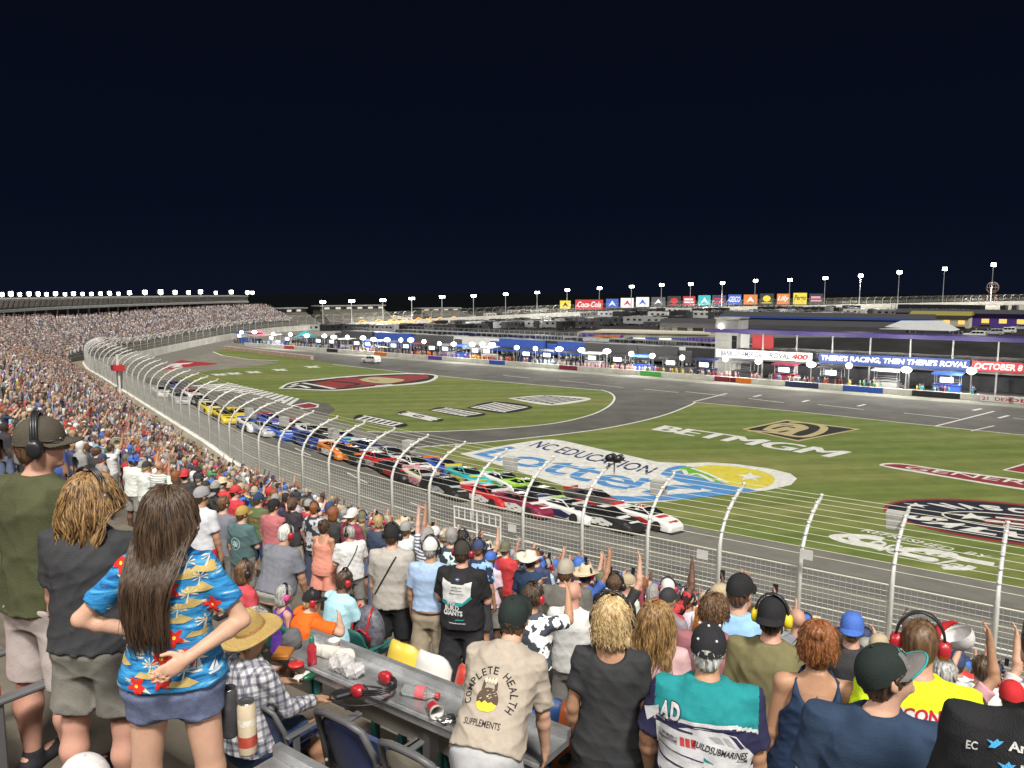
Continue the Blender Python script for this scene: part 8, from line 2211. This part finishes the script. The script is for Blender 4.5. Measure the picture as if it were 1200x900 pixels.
def make_car():
    r = empty('race_car', (0, 0, 0))
    spec = [('body', 'body', car_paint), ('cabin', 'cabin', car_paint), ('windscreen', 'windscreen', carglass), ('rear_window', 'rear_window', carglass), ('side_window-1', 'side_window', carglass), ('side_window1', 'side_window', carglass), ('spoiler', 'spoiler', car_paint2), ('splitter', 'splitter', plastic_k), ('hood_panel', 'hood_panel', car_paint2), ('door_panel-1', 'door_panel', car_paint2), ('door_panel1', 'door_panel', car_paint2), ('headlight-1', 'headlight', white_c), ('headlight1', 'headlight', white_c), ('roof_panel', 'roof_panel', car_paint2), ('decal-1', 'logo_print', car_paint2), ('decal1', 'logo_print', car_paint2)]
    for key, nm, m in spec:
        o = obj(nm, CARM[key], m, r)
        if nm in ('body', 'cabin'): b = o.modifiers.new('round', 'BEVEL'); b.width = .05; b.segments = 2; b.angle_limit = R(25)
    for y in (1.42, -1.42):
        for s in (-1, 1):
            mb = MB(); mb.tube([(s * .74, y, .35), (s * 1.02, y, .35)], .355, 18); o = obj('wheel', mb, rubber, r)
            mb = MB(); mb.tube([(s * 1.021, y, .35), (s * 1.03, y, .35)], .22, 12); obj('rim', mb, mat('race_rim', (.06, .06, .065), .4, .1, 5, metal=.5), o)
    return r
CARS = [(590, 573, 'white', 'green', 'white race car with green panels on the inside behind the lime one'), (640, 592, 'black', 'lime', 'black race car with lime panels in the middle of the front group'), (520, 556, 'blue', 'orange', 'blue race car with orange panels on the inside behind the teal one'), (468, 560, 'black', 'red', 'black race car with red panels near the fence behind the cream one'), (458, 541, 'silver', 'navy', 'silver race car with navy panels in the middle of the pack'), (415, 541, 'black', 'orange', 'black race car with orange panels behind the all red and silver one'), (379, 516, 'black', 'white', 'black race car with white panels on the inside of the navy and blue one'), (345, 507, 'navy', 'red', 'navy race car with red panels inside the bright blue one'), (310, 509, 'silver', 'blue', 'silver race car with blue panels nearest the fence'), (757, 616, 'white', 'red', 'leading white and red race car, alone at the front of the pack'), (712, 617, 'black', 'white', 'black and white race car right behind the leader, nearest the fence'), (664, 607, 'white', 'navy', 'white race car with navy panels, second row near the fence'), (697, 595, 'dark grey', 'red', 'dark grey race car with red panels on the inside, second row'), (618, 581, 'lime', 'black', 'lime green and black race car on the inside of the pack'), (573, 590, 'red', 'white', 'red and white race car near the fence behind the white one'), (613, 600, 'maroon', 'white', 'maroon race car with white panels between the red and the navy-panelled one'), (548, 567, 'teal', 'yellow', 'teal race car with yellow panels'), (524, 580, 'black', 'silver', 'black race car with silver panels near the fence'), (486, 553, 'white', 'black', 'white race car with black panels on the inside'), (497, 569, 'cream', 'pink', 'cream race car with pink panels'), (444, 548, 'red', 'silver', 'red race car with silver panels, nearer the fence'), (432, 533, 'navy', 'white', 'navy race car with white panels on the inside'), (394, 535, 'orange', 'white', 'orange and white race car near the fence'), (402, 521, 'blue', 'lime', 'blue race car with lime panels'), (363, 523, 'navy', 'blue', 'navy race car with blue panels'), (364, 513, 'white', 'silver', 'white and silver race car on the inside of the blue one'), (330, 513, 'blue', 'white', 'bright blue race car with white panels'), (317, 499, 'blue', 'red', 'blue race car with red panels on the inside'), (294, 504, 'white', 'blue', 'white race car with blue panels behind the bright blue one'), (280, 492, 'yellow', 'yellow', 'all yellow race car on the inside'), (264, 494, 'yellow', 'black', 'yellow race car with black panels'), (246, 484, 'yellow', 'white', 'yellow race car with white panels, last of the yellow ones'), (236, 475, 'black', 'white', 'black race car with white panels behind the yellow ones'), (225, 467, 'white', 'red', 'white race car with red panels toward the tail of the pack'), (210, 472, 'silver', 'black', 'silver race car with black panels near the tail of the pack'), (189, 464, 'white', 'grey', 'white and grey race car, last in the pack'), (203, 457, 'dark grey', 'blue', 'dark grey race car with blue panels at the inside tail')]
proto_car = None
for px, py, c1_, c2_, lab in CARS:
    z = .2
    for _ in range(6):
        q = np.array(G(px, py, z)[:2]); i = np.argmin(np.sum((WC[:, :2] - q) ** 2, 1)); s = WS[i]
        dist = np.dot(WC[i, :2] - q, WN[i]); f_ = min(1, max(0, (dist - .25) / track_w(s))); zo = WC[i, 2] - track_drop(s); z = zo + (.02 - zo) * f_
    o = make_car() if proto_car is None else copy_tree(proto_car)
    if proto_car is None: proto_car = o
    t = np.array((-WN[i, 1], WN[i, 0]))          # towards the right
    bank = math.atan2(zo - .02, track_w(s))
    d3 = Vector((t[0], t[1], 0)); side = Vector((-WN[i, 0] * math.cos(bank), -WN[i, 1] * math.cos(bank), -math.sin(bank)))
    X_ = -side                                     # right-hand side of the car faces the fence
    M_ = Matrix((X_, d3, X_.cross(d3))).transposed().to_4x4(); M_.translation = Vector((q[0], q[1], z + .005))
    o.matrix_world = M_
    tag(o, lab, 'race car', 'race cars in the pack')
    for ch in o.children:
        n0_ = ch.name.split('.')[0]
        if n0_ in ('body', 'cabin'): ch.color = (*COLS[c1_], 1)
        elif n0_ == 'logo_print': ch.color = (.6, .6, .58, 1) if COLS[c2_][0] < .4 and c1_ not in ('white', 'silver', 'cream') else (.03, .03, .04, 1)
        elif n0_ in ('spoiler', 'hood_panel', 'door_panel', 'roof_panel'): ch.color = (*COLS[c2_], 1)
# loudspeakers and flood boxes fixed to the fence heads, and a camera
proto_b = None
for px, py, kind in ((720, 541, 'camera'), (772, 571, 'box'), (1049, 610, 'box'), (598, 543, 'box'), (479, 523, 'box'), (391, 508, 'box'), (333, 494, 'box'), (292, 483, 'box')):
    q = on_row(px, py, 25.3 + 2.0) if px > 430 else None
    if q is None:
        d = ray(px, py); best = min(np.arange(20, 90, .25), key=lambda t: abs(np.min(np.linalg.norm(WC[:, :2] - WN * 2.0 - d[:2] * t, axis=1)))); q = (d[0] * best, d[1] * best, H + d[2] * best)
    if kind == 'box':
        mb = MB(); mb.box((-.27, -.2, -.30), (.27, .2, .30)); mb.box((-.24, -.215, -.26), (.24, -.2, .26)); o = obj('loudspeaker', mb, mat('speaker_grey', (.40, .40, .38), .7, .1, 3), None, False, tuple(q)); o.modifiers.new('round', 'BEVEL').width = .03
        o.rotation_euler = (0, 0, RZ); tag(o, {772: 'grey box loudspeaker on the fence head beside the race leader', 1049: 'grey box loudspeaker on the fence head at the right', 598: 'grey box loudspeaker on the fence above the white cowboy hat', 479: 'grey box loudspeaker on the fence behind the coral dress'}.get(px, 'small grey box loudspeaker on the farther fence heads'), 'loudspeaker', 'loudspeakers on the fence')
    else:
        r = empty('fence_camera', tuple(q), RZ, 'twin black camera on top of the fence head in front of the painted patch', 'camera')
        for sx in (-.18, .18): mb = MB(); mb.tube([(sx, -.2, .15), (sx, .25, .15)], .15, 12); obj('camera_body', mb, plastic_k, r, True)
        mb = MB(); mb.tube([(0, 0, -.5), (0, 0, .1)], .03, 6); mb.beam((-.3, 0, 0), (.3, 0, 0), .05, .05); obj('mount', mb, alu_leg, r)
# gate in the fence
gq_ = on_row(559, 640, 25.0); r = empty('fence_gate', (gq_[0], gq_[1], 4.75), RZ, 'white tubular steel gate standing at the foot of the fence', 'gate')
wt = mat('white_steel', (.60, .60, .58), .5, .08, 3)
mb = MB()
for x in (-1.25, 1.25, 0): mb.tube([(x, 0, 0), (x, 0, 2.0)], .045, 6)
for z in (.1, 1.05, 1.5, 2.0): mb.tube([(-1.25, 0, z), (1.25, 0, z)], .04, 6)
obj('frame', mb, wt, r); mb = MB()
for x in np.linspace(-1.0, 1.0, 7): mb.tube([(x, 0, 1.5), (x, 0, 2.0)], .03, 6)
obj('bar', mb, wt, r)
# small white notice plates on the mesh
for px, py in ((600, 619), (823, 650), (945, 650)):
    q = on_row(px, py, 25.12); mb = MB(); mb.box((-.20, -.01, -.16), (.20, .01, .16)); o = obj('notice_plate', mb, wt, None, False, tuple(q)); o.rotation_euler = (0, 0, RZ); tag(o, 'small white notice plate wired to the fence mesh', 'sign', 'notice plates on the fence')
# red flag stand by the far end of the fence
fq, fn = wall_at(s_of(-45, 88)); r = empty('flag_stand', (*(fq[:2] + fn * .3), fq[2] - .3), math.atan2(-fn[1], -fn[0]) + R(90), 'red flag stand on white legs at the far end of the fence', 'stand')
mb = MB(); mb.box((-1.0, -.6, 2.5), (1.0, .6, 3.1)); obj('platform', mb, paint('red', .6), r)
for x in (-.5, .5): mb = MB(); mb.beam((x, 0, 0), (x, 0, 2.5), .2, .2); obj('leg', mb, wt, r)
mb = MB(); mb.beam((.2, 0, 3.1), (.2, 0, 4.3), .25, .25); obj('mast', mb, wt, r)
